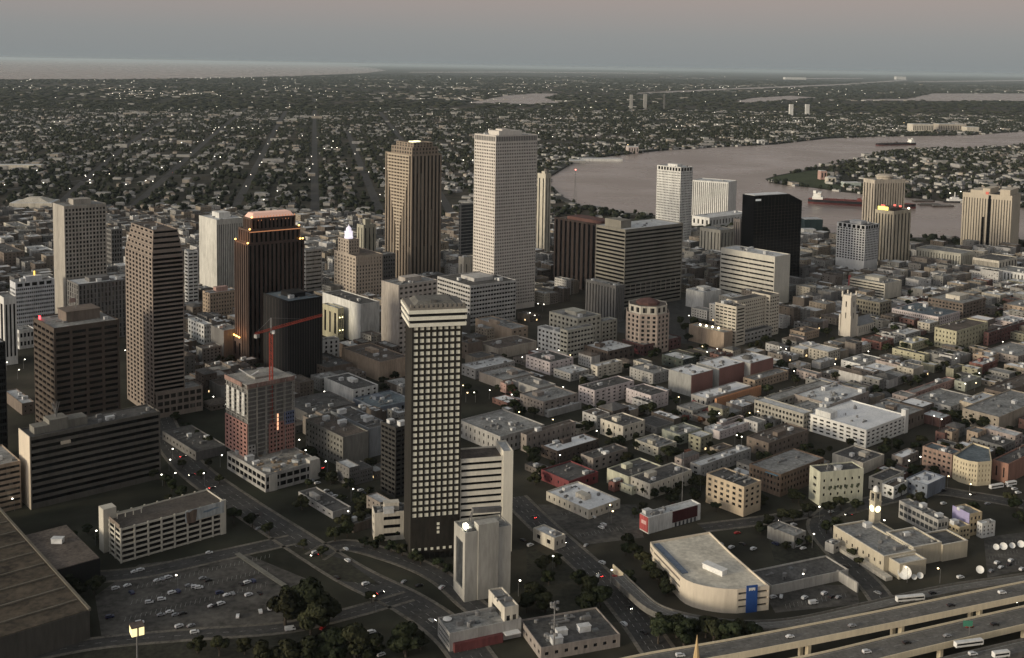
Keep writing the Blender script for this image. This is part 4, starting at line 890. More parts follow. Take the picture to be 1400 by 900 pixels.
r1 = nd(nt, "ShaderNodeValToRGB"); r1.color_ramp.elements[0].color = (.034, .031, .027, 1); r1.color_ramp.elements[1].color = (.082, .073, .062, 1); r1.color_ramp.elements[0].position = .35; r1.color_ramp.elements[1].position = .65
r2 = nd(nt, "ShaderNodeValToRGB"); r2.color_ramp.elements[0].color = (.5, .6, .5, 1); r2.color_ramp.elements[1].color = (1.5, 1.4, 1.3, 1); r2.color_ramp.elements[0].position = .4; r2.color_ramp.elements[1].position = .62
mx = nd(nt, "ShaderNodeMix", data_type='RGBA', blend_type='MULTIPLY'); mx.inputs[0].default_value = 1
nt.links.new(n1.outputs["Fac"], r1.inputs[0]); nt.links.new(n2.outputs["Fac"], r2.inputs[0]); nt.links.new(r1.outputs[0], mx.inputs[6]); nt.links.new(r2.outputs[0], mx.inputs[7]); nt.links.new(mx.outputs[2], bs.inputs["Base Color"])
m = MB(); m.ngon([(-120000, -3000, 0), (120000, -3000, 0), (120000, 170000, 0), (-120000, 170000, 0)]); tag(m.obj("ground", gm), kind="structure")
wm = bpy.data.materials.new("river_water"); wm.use_nodes = True; nt = wm.node_tree; bs = nt.nodes["Principled BSDF"]
bs.inputs["Base Color"].default_value = (.29, .235, .205, 1); bs.inputs["Roughness"].default_value = .22; bs.inputs["IOR"].default_value = 1.34
tc = nd(nt, "ShaderNodeTexCoord"); n1 = nd(nt, "ShaderNodeTexNoise"); n1.inputs["Scale"].default_value = .05; n1.inputs["Detail"].default_value = 5
n3 = nd(nt, "ShaderNodeTexNoise"); n3.inputs["Scale"].default_value = .004; n3.inputs["Detail"].default_value = 4; rr = nd(nt, "ShaderNodeMapRange"); rr.inputs[3].default_value = .05; rr.inputs[4].default_value = .50
bp = nd(nt, "ShaderNodeBump"); bp.inputs["Strength"].default_value = .35; bp.inputs["Distance"].default_value = 1.0
nt.links.new(tc.outputs["Object"], n1.inputs["Vector"]); nt.links.new(tc.outputs["Object"], n3.inputs["Vector"]); nt.links.new(n1.outputs["Fac"], bp.inputs["Height"]); nt.links.new(bp.outputs[0], bs.inputs["Normal"])
nt.links.new(n3.outputs["Fac"], rr.inputs[0]); nt.links.new(rr.outputs[0], bs.inputs["Roughness"])
RIVER = [(753, 243), (757, 236), (785, 223), (830, 214.5), (900, 207), (960, 203), (1060, 198), (1130, 190), (1190, 187.5), (1250, 186.5), (1330, 185), (1400, 180), (1500, 175),
         (1500, 193), (1400, 197), (1330, 203), (1262, 204), (1205, 208), (1150, 222), (1105, 232), (1062, 240), (1046, 245), (1052, 250), (1075, 254), (1110, 257), (1150, 263), (1205, 268), (1240, 271), (1300, 277), (1400, 285), (1500, 292),
         (1500, 330), (1400, 328), (1320, 326), (1250, 325), (1150, 320), (1095, 318), (1030, 308), (950, 300), (900, 297), (870, 292), (830, 289), (790, 281), (765, 268), (753, 255)]
LAKE = [(-200, 81), (200, 85), (420, 88.6), (470, 90), (505, 92.5), (528, 96.5), (500, 100), (480, 101.5), (400, 104.5), (300, 107), (140, 109), (0, 109), (-200, 108)]
CAN = [[(640, 141), (690, 131), (728, 128), (766, 128), (745, 134), (770, 141.5), (700, 143)], [(1128, 137), (1240, 135.5), (1275, 128), (1400, 128), (1500, 129), (1500, 141), (1400, 139), (1330, 138.5), (1200, 137.5)],
       [(1003, 139), (1030, 134), (1080, 131), (1120, 134), (1060, 138), (1020, 141)], [(870, 127), (1000, 121), (1150, 115), (1240, 109), (1240, 110.2), (1150, 117), (1000, 123.5), (870, 129)],
       [(560, 98.5), (700, 98), (900, 100), (900, 101), (700, 99.2), (560, 99.5)], [(1080, 107), (1180, 107), (1180, 108), (1080, 108.3)], [(1250, 111.5), (1400, 109.5), (1400, 111), (1250, 112.5)]]
for nm, poly in [("river", RIVER), ("lake", LAKE)]+[("canal_water", c) for c in CAN]:
    m = MB(); q = gp(poly); m.ngon([(x, y, .35) for x, y in q]); tag(m.obj(nm, wm), kind="structure")
WATER = [gp(p) for p in [RIVER, LAKE]+CAN]
# levee of the point and the near bank: low grassy strip
GRASS = mat("dull_grass", (.045, .060, .024), .95, .3, .02)
def flat(name, px, z, mt, kind="structure"):
    m = MB(); m.ngon([(x, y, z) for x, y in gp(px)]); return tag(m.obj(name, mt), kind=kind)
flat("point_grass", [(1049, 246), (1064, 241), (1105, 234), (1122, 231), (1126, 245), (1150, 255), (1150, 261), (1110, 256), (1078, 253)], .5, GRASS)
m = MB(); bk = gp([(753, 256), (766, 270), (792, 283), (832, 291), (872, 294.5), (935, 300), (1030, 310), (1100, 320), (1150, 322), (1250, 328), (1320, 329), (1400, 331)])
for a, b_ in zip(bk, bk[1:]):
    a = Vector(a); b_ = Vector(b_); nn = Vector((-(b_-a).y, (b_-a).x)).normalized()
    m.prism([tuple(a-nn*14), tuple(b_-nn*14), tuple(b_+nn*4), tuple(a+nn*4)], .1, 3)
tag(m.obj("riverbank", C("bank_riprap", .06, .06, .05)), kind="structure")
m = MB(); bk = gp([(753, 241), (785, 222), (830, 213.5), (900, 206), (960, 202), (1060, 197), (1130, 189), (1190, 186.5), (1250, 185.5), (1330, 184), (1400, 179)])
for a, b_ in zip(bk, bk[1:]):
    a = Vector(a); b_ = Vector(b_); nn = Vector((-(b_-a).y, (b_-a).x)).normalized()
    m.prism([tuple(a-nn*2), tuple(b_-nn*2), tuple(b_+nn*25), tuple(a+nn*25)], .1, 5)
tag(m.obj("far_levee", C("dark_levee", .04, .042, .035)), kind="structure")
# --- roads
ASPH = mat("asphalt", (.058, .056, .053), .85, .25, .06); PAVE = mat("pavement_concrete", (.15, .137, .115), .9, .3, .08); LINE = mat("road_paint", (.38, .38, .36), .8, .3, .3)
TURF = mat("dark_turf", (.038, .037, .026), .95, .35, .05); LOT = mat("worn_parking_asphalt", (.085, .079, .070), .9, .35, .04)
ROADS = []
def offs(pts, d):
    out = []
    for i, p in enumerate(pts):
        a = pts[max(i-1, 0)]; b_ = pts[min(i+1, len(pts)-1)]; t = (Vector(b_[:2])-Vector(a[:2])).normalized(); nn = Vector((-t.y, t.x))
        out.append((p[0]+nn.x*d, p[1]+nn.y*d))
    return out
def smooth(pts, k=6):
    out = []; n = len(pts)
    for i in range(n-1):
        p0, p1, p2, p3 = (Vector(pts[max(0, min(n-1, i+q))]) for q in (-1, 0, 1, 2))
        for s in range(k):
            t = s/k; out.append(tuple(.5*((2*p1)+(p2-p0)*t+(2*p0-5*p1+4*p2-p3)*t*t+(3*p1-p0-3*p2+p3)*t**3)))
    out.append(tuple(pts[-1])); return out
def ribbon(mb, pts, d0, d1, z0, z1=None):
    a = offs(pts, d0); b_ = offs(pts, d1)
    for i in range(len(pts)-1):
        if z1 is None: mb.quad((*b_[i], z0), (*b_[i+1], z0), (*a[i+1], z0), (*a[i], z0))
        else: mb.prism([b_[i], b_[i+1], a[i+1], a[i]], z0, z1)
def road(name, px, w, dash=True, z=.05):
    pts = smooth(gp(px)); m = MB(); ribbon(m, pts, -w/2, w/2, z); tag(m.obj(name, ASPH), kind="structure")
    m = MB(); ribbon(m, pts, w/2, w/2+2.2, 0, .16); ribbon(m, pts, -w/2-2.2, -w/2, 0, .16); tag(m.obj("pavement", PAVE), kind="structure")
    m = MB()
    for d in ((-w/4, 0, w/4) if w > 15 else (0,)):
        o_ = offs(pts, d); acc = 0
        for i in range(len(o_)-1):
            a = Vector(o_[i]); b_ = Vector(o_[i+1]); L = (b_-a).length; e = (b_-a)/L; n_ = Vector((-e.y, e.x))*.09; s = 0
            while s < L:
                s2 = min(s+3.2, L); p, q = a+e*s, a+e*s2; m.quad((*(p-n_), z+.006), (*(q-n_), z+.006), (*(q+n_), z+.006), (*(p+n_), z+.006)); s += 9
    tag(m.obj("lane_markings", LINE), kind="structure")
    ROADS.append((pts, w/2+3))
road("main_avenue", [(205, 530), (226, 590), (262, 640), (330, 690), (400, 735), (480, 785), (560, 825), (620, 868), (660, 920)], 20)
road("cross_avenue", [(702, 680), (745, 722), (790, 762), (830, 800), (868, 845), (900, 890), (925, 925)], 16, z=.058)
road("side_street", [(430, 762), (470, 745), (540, 762), (600, 788), (650, 830), (700, 860)], 12, z=.066)
road("garage_street", [(120, 790), (200, 782), (300, 760), (400, 738)], 12, z=.074)
road("front_street", [(700, 690), (640, 700)], 10, z=.062) if False else None
road("lot_street", [(0, 905), (130, 880), (260, 868), (390, 858), (480, 838), (560, 815)], 9, z=.082)
road("station_street", [(1150, 690), (1120, 715), (1135, 745), (1190, 800), (1215, 835)], 12, z=.05)
road("quarter_street", [(1140, 700), (1260, 672), (1330, 678), (1400, 690)], 13, z=.058)
road("warehouse_street", [(960, 722), (1040, 712), (1120, 700)], 10, z=.066)
flat("parking_lot", [(130, 815), (190, 772), (330, 755), (420, 792), (385, 850), (250, 868), (140, 878)], .03, LOT)
flat("parking_lot", [(735, 690), (870, 690), (880, 735), (800, 745), (760, 715)], .03, LOT)
flat("parking_lot", [(1045, 812), (1060, 800), (1170, 800), (1175, 826), (1060, 838)], .03, LOT)
flat("parking_lot", [(1345, 735), (1420, 725), (1420, 775), (1350, 790)], .03, LOT)
flat("parking_lot", [(760, 440), (935, 470), (1010, 470), (1000, 420), (880, 400)], .02, ASPH)
def bays(px0, px1, px2, nrow, pitch=2.7, L=5):
    a, b_, c = (P(*q) for q in (px0, px1, px2)); e = (b_-a); n_ = int(e.length/pitch); e.normalize(); f = (c-a); m = MB()
    fd = f.normalized()
    for r_ in range(nrow):
        o_ = a+f*r_/max(1, nrow-1)
        for i in range(n_):
            p = o_+e*i*pitch; q = p+fd*L; s = e*.07; m.quad((*(p-s).to_2d(), .045), (*(q-s).to_2d(), .045), (*(q+s).to_2d(), .045), (*(p+s).to_2d(), .045))
    tag(m.obj("bay_markings", LINE), kind="structure")
bays((170, 850), (370, 800), (195, 785), 4); bays((1075, 832), (1165, 815), (1070, 808), 2); bays((790, 735), (865, 722), (770, 705), 2); bays((1355, 782), (1400, 770), (1352, 750), 3)
flat("lawn", [(100, 892), (230, 878), (480, 862), (500, 905), (100, 905)], .03, TURF)
flat("lawn", [(395, 745), (470, 765), (520, 800), (470, 795), (400, 762)], .09, TURF)
flat("lawn", [(720, 745), (790, 780), (850, 850), (760, 860), (720, 810)], .02, TURF)
flat("lawn", [(850, 770), (900, 830), (1020, 860), (1020, 880), (900, 880), (860, 820)], .02, TURF)
flat("lawn", [(1050, 735), (1110, 735), (1130, 765), (1060, 770)], .03, TURF)
m = MB(); pts = smooth(gp([(324, 757), (350, 775), (375, 792), (400, 808)])); ribbon(m, pts, -1.6, 1.6, .1, .35); tag(m.obj("path", C("pale_path", .20, .19, .15)), kind="structure")
m = MB(); pts = smooth(gp([(352, 900), (385, 892), (418, 882)])); ribbon(m, pts, -1, 1, .1, .3); tag(m.obj("path", C("pale_path", .20, .19, .15)), kind="structure")
# --- elevated expressway
DECK = mat("deck_concrete", (.15, .143, .13), .85, .2, .08); GIRD = C("tan_girder_concrete", .72, .60, .38, .08)
def viaduct(label, px, z, w, gmat, step=52, name="elevated_road"):
    pts = smooth([tuple(P(x, y, z).to_2d()) for x, y in px]); r = empty(name, (0, 0, 0)); tag(r, label, "elevated road")
    m = MB(); ribbon(m, pts, -w/2, w/2, z-.9, z); m.obj("deck", DECK, r)
    for sgn in (-1, 1):
        m = MB(); a, b_ = sorted((sgn*w/2, sgn*(w/2+.45))); ribbon(m, pts, a, b_, z-2.4, z+1.0); m.obj("barrier", gmat, r)
    m = MB()
    for d in (-w/2+1, w/2-1): ribbon(m, pts, d-.12, d+.12, z+.006)
    o_ = pts
    for i in range(len(o_)-1):
        a = Vector(o_[i]); b_ = Vector(o_[i+1]); L = (b_-a).length; e = (b_-a)/L; n_ = Vector((-e.y, e.x))*.1; s = 0
        while s < L: p, q = a+e*s, a+e*min(s+3, L); m.quad((*(p-n_), z+.006), (*(q-n_), z+.006), (*(q+n_), z+.006), (*(p+n_), z+.006)); s += 9
    m.obj("lane_markings", LINE, r)
    acc = 0; last = Vector(pts[0])
    for i in range(1, len(pts)):
        p = Vector(pts[i]); acc += (p-last).length; last = p
        if acc > step:
            acc = 0; t_ = (Vector(pts[i])-Vector(pts[i-1])).normalized(); ang_ = math.atan2(t_.y, t_.x)
            m = MB(); m.box(-.8, -w*.42, z-2.9, .8, w*.42, z-1.2)
            m.box(-.9, -w*.42, 0, .9, -w*.42+2.6, z-2.9); m.box(-.9, w*.1, 0, .9, w*.1+2.0, z-2.9)
            o = m.obj("pier", gmat, r); o.location = (p.x, p.y, 0); o.rotation_euler.z = ang_
    ROADS.append((pts, w/2+1)); return pts
V1 = viaduct("grey curved ramp sweeping round the foot of the curved garage", [(845, 788), (868, 810), (900, 834), (960, 850), (1030, 856), (1100, 850), (1200, 828), (1300, 806), (1420, 788), (1600, 760)], 7, 8, DECK)
V2 = viaduct("upper expressway deck with a thick tan girder, lower right corner", [(830, 918), (900, 903), (1000, 886), (1120, 863), (1250, 837), (1420, 802), (1600, 766), (1800, 728)], 13, 12.5, GIRD)
V3 = viaduct("lower expressway deck beside the green highway sign, lower right corner", [(1000, 930), (1120, 908), (1250, 877), (1420, 838), (1600, 798), (1800, 756)], 9, 15, GIRD)
V4 = viaduct("last strip of roadway cutting the lower right corner of the photo", [(1230, 925), (1330, 900), (1440, 874), (1620, 832), (1800, 790)], 10, 9, DECK)
m = MB(); rw_ = smooth(gp([(838, 783), (858, 801), (876, 818), (892, 833)])); ribbon(m, rw_, -.3, .3, 0, 5.2); tag(m.obj("retaining_wall", GIRD), "pale curved retaining wall beside the ramp left of the curved garage", "wall")
# green sign gantry
g = P(1325, 868, 9); t = empty("road_sign", g); tag(t, "green highway sign on a post beside the lower expressway deck", "road sign")
m = MB(); m.box(-.2, -.2, 0, .2, .2, 8); m.obj("post", METAL, t); m = MB(); m.box(-3.6, -.35, 4.6, 1.4, -.21, 7.8); o = m.obj("sign_board", C("green_sign_paint", .02, .20, .12, .05), t)

# ================================================================== SMALLER BUILDINGS (surveyed)
lit_later = []
LOW = [  # xf, yt, h, xl, xr, wall, roof, floors, name
 (700, 450, 18, 650, 722, TANB, ROOF_G, 3, 0), (681, 477, 11, 653, 734, TAN, ROOF_B, 0, 1), (640, 470, 17, 628, 660, BROWN, ROOF_D, 3, 0), (752, 495.5, 13, 719, 784, LPINK, ROOF_D, 3, 2),
 (650, 505, 10, 630, 704, GREYC, ROOF_L, 2, 1), (688, 520, 9, 655, 730, TAUPE, ROOF_G, 2, 1), (692, 525, 9, 684, 702, SALMON, ROOF_B, 2, 3), (743, 549.5, 13, 711, 790, TAUPE, ROOF_G, 3, 1),
 (750, 562, 6, 743, 795, GREYC, ROOF_L, 1, 1), (684, 597, 14, 628, 744.5, GREYC, ROOF_G, 2, 1), (655, 592, 9, 632, 684, WHITE, ROOF_W, 1, 1), (720, 595, 14, 712, 787, TAUPE, ROOF_B, 2, 1),
 (762, 617, 9, 740, 819, KBROWN, ROOF_W, 2, 1), (852, 583, 13, 821, 882, CREAM, ROOF_D, 2, 2), (811, 627, 10, 794, 858, TAUPE, ROOF_D, 2, 1), (813, 534, 15, 791, 867, LPINK, ROOF_D, 4, 2),
 (890, 541, 13, 856, 914, LPINK, ROOF_D, 3, 2), (817, 501, 12, 808, 851, CREAM, ROOF_L, 3, 3), (831, 480.5, 13, 799, 867, KBROWN, ROOF_L, 2, 1), (893, 511, 11, 861, 916, GREYC, ROOF_G, 3, 0),
 (780, 511, 8, 757, 806, GREYC, ROOF_L, 2, 3), (735, 531, 9, 700, 760, GREYC, ROOF_G, 2, 1), (778, 658, 8, 740, 818, C("dark_red_wall", .20, .035, .04), ROOF_D, 1, 1), (805, 697.5, 6.5, 747, 848, CREAM, ROOF_W, 1, 4),
 (860, 652, 11, 830, 905, PALEG, ROOF_D, 2, 1), (889, 662, 11, 862, 946, CREAM, ROOF_D, 2, 1), (864, 666, 6, 845, 887, PALEG, ROOF_L, 1, 3), (840, 660, 7, 832, 852, BRICK, ROOF_D, 1, 3),
 (984, 590, 7, 975, 1027, LPINK, ROOF_L, 2, 3), (976, 588, 6, 963, 990, WHITE, ROOF_W, 1, 3), (986, 579, 7, 980, 1017, PINK, ROOF_D, 2, 3), (1051, 606, 12, 1021, 1105.6, BROWN, ROOF_B, 2, 1),
 (958, 637, 9, 944, 1027, GREYC, ROOF_L, 2, 1), (966, 545, 9, 945, 1027, GREYC, ROOF_W, 1, 1), (1032, 520, 9, 1016, 1078, TANB, ROOF_G, 2, 1), (934, 492, 11, 905, 952, C("dark_green_wall", .05, .065, .055), ROOF_L, 2, 1),
 (1176, 498, 8, 1150, 1205, WHITE, ROOF_G, 3, 2), (1095, 501, 7, 1078, 1109, TAN, ROOF_L, 2, 3), (1122, 496, 7, 1110, 1142, GREYC, ROOF_L, 2, 3), (1205, 468, 9, 1178, 1222, BRICK, ROOF_B, 2, 0),
 (1264, 485.5, 8, 1220, 1271, OLIVE, ROOF_D, 2, 2), (1247, 470, 9, 1230, 1270, OLIVE, ROOF_L, 2, 3), (1238, 457.5, 8, 1220, 1259, GREYC, ROOF_L, 2, 3), (1352, 488, 9, 1330, 1366, TANB, ROOF_L, 2, 1),
 (1344, 499, 10, 1325, 1364, BRICK, ROOF_L, 2, 1), (1392, 487.5, 9, 1348, 1425, TAUPE, ROOF_G, 2, 1), (1352, 455, 15, 1345, 1425, DBRICK, ROOF_D, 3, 1), (1250, 537.5, 8, 1238, 1306, SALMON, ROOF_G, 2, 2),
 (1300, 556, 10, 1250, 1335, GREYC, ROOF_G, 3, 1), (1330, 552, 12, 1312, 1361, C("light_tan_render", .50, .41, .28), ROOF_L, 2, 2), (1366, 570.5, 14, 1316, 1430, C("sand_brick", .36, .30, .22), ROOF_G, 3, 1), (1372, 537, 13, 1346, 1430, BROWN, ROOF_B, 2, 1),
 (1320, 523, 9, 1305, 1342, GREENY, ROOF_G, 2, 3), (1241, 568, 13, 1188, 1264, BROWN, ROOF_G, 1, 1), (1234, 626, 7, 1219, 1256, TAUPE, ROOF_W, 1, 3), (1207, 657.5, 9, 1188, 1236, CREAM, ROOF_D, 2, 3),
 (1222, 666, 9, 1206, 1241, WHITE, ROOF_B, 2, 3), (1268, 663, 10, 1239, 1293, BLUEG, ROOF_W, 2, 3), (1180, 633, 9, 1138, 1209, CREAM, ROOF_D, 2, 1), (1337, 592, 12, 1322, 1349, TANB, ROOF_G, 2, 3),
 (1302, 591, 10, 1292, 1311, TANB, ROOF_D, 2, 3), (446, 503, 12, 408, 482, BROWN, ROOF_D, 2, 1), (483, 533, 13, 443, 517, WHITE, ROOF_D, 3, 2), (515, 558, 9, 483, 566, BLUEG, ROOF_T, 1, 1),
 (519, 495, 19, 467, 559, TANB, ROOF_B, 3, 1), (420, 565, 9, 385, 486, DGREY, ROOF_D, 1, 1), (268, 618, 7, 222, 309, DGREY, ROOF_D, 1, 1), (30, 552, 10, 6, 47, BROWN, ROOF_L, 2, 1),
 (5, 346, 24, -20, 33, BROWN, ROOF_D, 5, 0), (20, 310, 14, 5, 40, CREAM, ROOF_G, 3, 0), (52, 345, 8, 33, 76, WHITE, ROOF_L, 1, 1), (758, 736, 8, 729, 773, CREAM, ROOF_L, 1, 3),
 (455, 700, 5, 408, 480, GREYC, ROOF_D, 1, 1), (1160, 420, 10, 1130, 1175, GREYC, ROOF_L, 2, 1), (1100, 455, 9, 1080, 1120, TANB, ROOF_B, 2, 1),
 (1130, 322, 8, 1097, 1142, DGREY, ROOF_T, 1, 1), (1400, 420, 12, 1372, 1425, TANB, ROOF_G, 3, 1), (1390, 442, 8, 1358, 1410, PINK, ROOF_L, 2, 1), (930, 595, 8, 905, 960, GREENY, ROOF_G, 2, 3),
 (900, 612, 8, 868, 925, C("straw_render", .45, .42, .33), ROOF_G, 2, 3), (1060, 575, 6, 1040, 1080, DGREY, ROOF_D, 1, 1), (1140, 745, 6, 1128, 1150, GREYC, ROOF_D, 1, 3),
]
bld("low_block", "", "low building", 740, 886, h=7, xl=721, xr=848, th=20, nf=1, cols=(8, 5), wf=.4, hf=.4, wall=TAUPE, roof=ROOF_D, nu=9, D=30, label="low taupe flat-roofed building with skylights at the bottom, beside the floodlight pole")
NAMES = ["brick_building", "warehouse", "corner_store", "townhouse", "market_hall"]
CN = {TANB: "tan brick", TAN: "tan", BROWN: "brown", LPINK: "pale pink", GREYC: "grey", TAUPE: "taupe brick", SALMON: "salmon", WHITE: "white", KBROWN: "dark brown", CREAM: "cream", PALEG: "pale green", BRICK: "red brick",
      PINK: "pinkish", OLIVE: "olive-yellow", DBRICK: "dark red brick", GREENY: "grey-green", BLUEG: "blue-grey", DGREY: "dark grey"}
RN = {ROOF_G: "grey roof", ROOF_B: "brown roof", ROOF_D: "dark roof", ROOF_L: "pale roof", ROOF_W: "white roof", ROOF_T: "blue-grey roof"}
def cname(m_): return CN.get(m_, m_.name.replace("_render", "").replace("_wall", "").replace("_brick", " brick").replace("_", " "))
FL = ["blank-walled", "one-storey", "two-storey", "three-storey", "four-storey", "five-storey", "six-storey", "seven-storey", "eight-storey"]
wcols = lambda L, s: 0 if random.random() < .22 else max(1, round(L/s/random.uniform(.8, 1.6)))
for xf, yt, h, xl, xr, wall, roof, nf, nm in LOW:
    g, W, D, hh = place(xf, yt, h=h, xl=xl, xr=xr, th=41)
    if W < 1 or D < 1 or W > 150 or D > 150: print("BAD", xf, yt, W, D); continue
    r = empty(NAMES[nm], g, R(41)); tag(r, None, "building")
    AUTO.append((r, "%s %s building with %s" % (FL[nf], cname(wall), RN[roof]), "b", h))
    vol(r, rect(0, 0, W, D), 0, h, nf, (wcols(W, 5.2), wcols(D, 5.2)), (random.uniform(.2, .42), random.uniform(.2, .42)), random.uniform(.34, .5), wall, G, roof, .3, .9, 1.3)
    units(r, W*.12, D*.12, W*.88, D*.88, h-.9, max(2, min(9, int(W*D/130))), .8)
    if random.random() < .5 and W > 14 and D > 14:
        b = MB(); x = random.uniform(.1, .5)*W; y = random.uniform(.2, .6)*D; b.box(x, y, h-.9, x+W*.2, y+D*.22, h+2.2); b.obj("roof_house", wall, r)
    occupy(r, rect(-3.5, -3.5, W+.5, D+.5))

def dk(m_, k, n): return C(n, *[c*k for c in m_], .2)
# ================================================================== FILL DISTRICTS
SB = [(min(p[0] for p in q), min(p[1] for p in q), max(p[0] for p in q), max(p[1] for p in q), q) for q in SOLID]
def blocked(x, y, r=0):
    for x0, y0, x1, y1, q in SB:
        if x0-r < x < x1+r and y0-r < y < y1+r and inpoly(x, y, q): return True
    for w_ in WATER[:1]:
        if inpoly(x, y, w_): return True
    for pts, hw in ROADS:
        for p in pts[::2]:
            if abs(p[0]-x) < hw+r+6 and abs(p[1]-y) < hw+r+6 and math.hypot(p[0]-x, p[1]-y) < hw+r+3: return True
    return False
Z1 = [(640, 500), (745, 478), (860, 485), (1000, 478), (1100, 450), (1240, 400), (1450, 378), (1450, 600), (1380, 655), (1300, 650), (1190, 690), (1110, 690), (960, 715), (870, 680), (730, 665), (705, 600)]
Z2 = [(-60, 385), (230, 385), (520, 430), (560, 480), (560, 700), (545, 748), (490, 745), (400, 692), (430, 600), (310, 560), (230, 540), (170, 430), (0, 450), (-60, 420)]
Z3 = [(420, 325), (640, 330), (760, 360), (950, 320), (1100, 330), (1250, 345), (1450, 345), (1450, 385), (1240, 400), (1100, 450), (960, 440), (935, 400), (860, 350), (740, 430), (640, 500), (560, 470), (420, 420)]
Z4 = [(-60, 292), (270, 292), (520, 300), (760, 300), (760, 360), (420, 345), (420, 420), (230, 385), (-60, 385)]
Z5 = [(1085, 720), (1150, 705), (1150, 760), (1060, 755)]
ZN = [(Z1, 0), (Z2, 1), (Z3, 2), (Z4, 3), (Z5, 0)]
ZW = [(gp(z), k) for z, k in ZN]
ca, sa = math.cos(R(41)), math.sin(R(41))
cands = []
F_G = C("weathered_grey_wall", .22, .215, .20, .2); F_T = C("weathered_taupe_wall", .19, .16, .135, .2); F_B = C("weathered_tan_wall", .27, .22, .16, .2); F_C = C("weathered_cream_wall", .42, .38, .30, .2); F_W = C("weathered_white_wall", .45, .44, .42, .2)
F_R = C("weathered_red_brick", .16, .075, .06, .25); F_P = C("weathered_pink_wall", .36, .29, .26, .2); F_O = C("weathered_olive_wall", .25, .24, .16, .2); F_K = C("weathered_brown_wall", .12, .095, .075, .2)
CN.update({F_G: "grey", F_T: "taupe", F_B: "tan", F_C: "cream", F_W: "white", F_R: "red brick", F_P: "pinkish", F_O: "olive", F_K: "brown"})
BW, BH, ST = 92, 78, 11
walls = [[F_G, F_G, F_T, F_T, F_B, F_C, F_W, F_R, F_P, F_O, F_K], [DGREY, F_K, F_G, F_T, KBROWN, F_K], [F_W, F_G, F_B, F_T, F_K, F_C, DGREY], [F_G, F_T, F_K, F_W, DGREY, F_B]]
for i in range(-30, 60):
    for j in range(-10, 45):
        bx, by = i*(BW+ST), j*(BH+ST)
        wx, wy = ca*bx-sa*by, sa*bx+ca*by
        if wy < 350 or wy > 2600: continue
        y = 0
        while y < BH-9:
            dy = random.uniform(14, 27); dy = min(dy, BH-y); x = 0
            while x < BW-7:
                dx = random.uniform(10, 24); dx = min(dx, BW-x)
                lx, ly = bx+x+dx/2, by+y+dy/2; px_, py_ = ca*lx-sa*ly, sa*lx+ca*ly
                z = None
                for q, k in ZW:
                    if inpoly(px_, py_, q): z = k; break
                if z is not None and dx > 7 and dy > 8 and random.random() > .04:
                    pp = proj((px_, py_, 8))
                    if -60 < pp[0] < 1460 and not blocked(px_, py_, 1) and not any(blocked(ca*(bx+x+a*dx)-sa*(by+y+b_*dy), sa*(bx+x+a*dx)+ca*(by+y+b_*dy)) for a in (.0, 1) for b_ in (.0, 1)):
                        cands.append((px_, py_, bx+x, by+y, dx-random.choice([0, 0, 1.5]), dy-random.choice([0, 1, 3]), z))
                x += dx+random.choice([.05, .05, .05, 3])
            y += dy+random.choice([.05, 2, 6])
cands.sort(key=lambda c: math.hypot(c[0], c[1]))
print("fill candidates", len(cands))
rest = {}
nind = 0
def lotspec(z):
    nf = random.choice([1, 1, 2, 2, 2, 3]) if z == 0 else random.choice([1, 2, 3, 3, 4, 5]) if z in (1, 3) else random.choice([2, 3, 4, 5, 6])
    return nf, nf*3.1+1.8+random.uniform(-.4, 1.0), random.choice(walls[z]), random.choice([ROOF_G, ROOF_G, ROOF_L, ROOF_D, ROOF_B, ROOF_D, ROOF_G, ROOF_L, ROOF_W if z == 0 else ROOF_G])
HIP = C("hip_roof_slate", .12, .115, .11, .2)
LWM = glow("warm_lit_window", (1, .72, .36), 1.6)
lw_ = MB(); lw_.box(-.9, -.05, 0, .9, 0, 1.7); lwme = lw_.mesh("lit_window", LWM)
def lit_window(r, W, D):
    for _ in range(random.choice((1, 1, 2))):
        o = link("lit_window", lwme, r)
        if random.random() < .5: o.location = (random.uniform(1.5, W-1.5), -.02, .7)
        else: o.location = (-.02, random.uniform(1.5, D-1.5), .7); o.rotation_euler.z = -math.pi/2
dg = None
bpy.context.view_layer.update()
dg = bpy.context.evaluated_depsgraph_get()
def seen(p, tol=6):
    d = Vector(p)-CAM; L = d.length; hit, loc, *_ = sc.ray_cast(dg, CAM, d/L, distance=L)
    return (not hit) or (loc-Vector(p)).length < tol
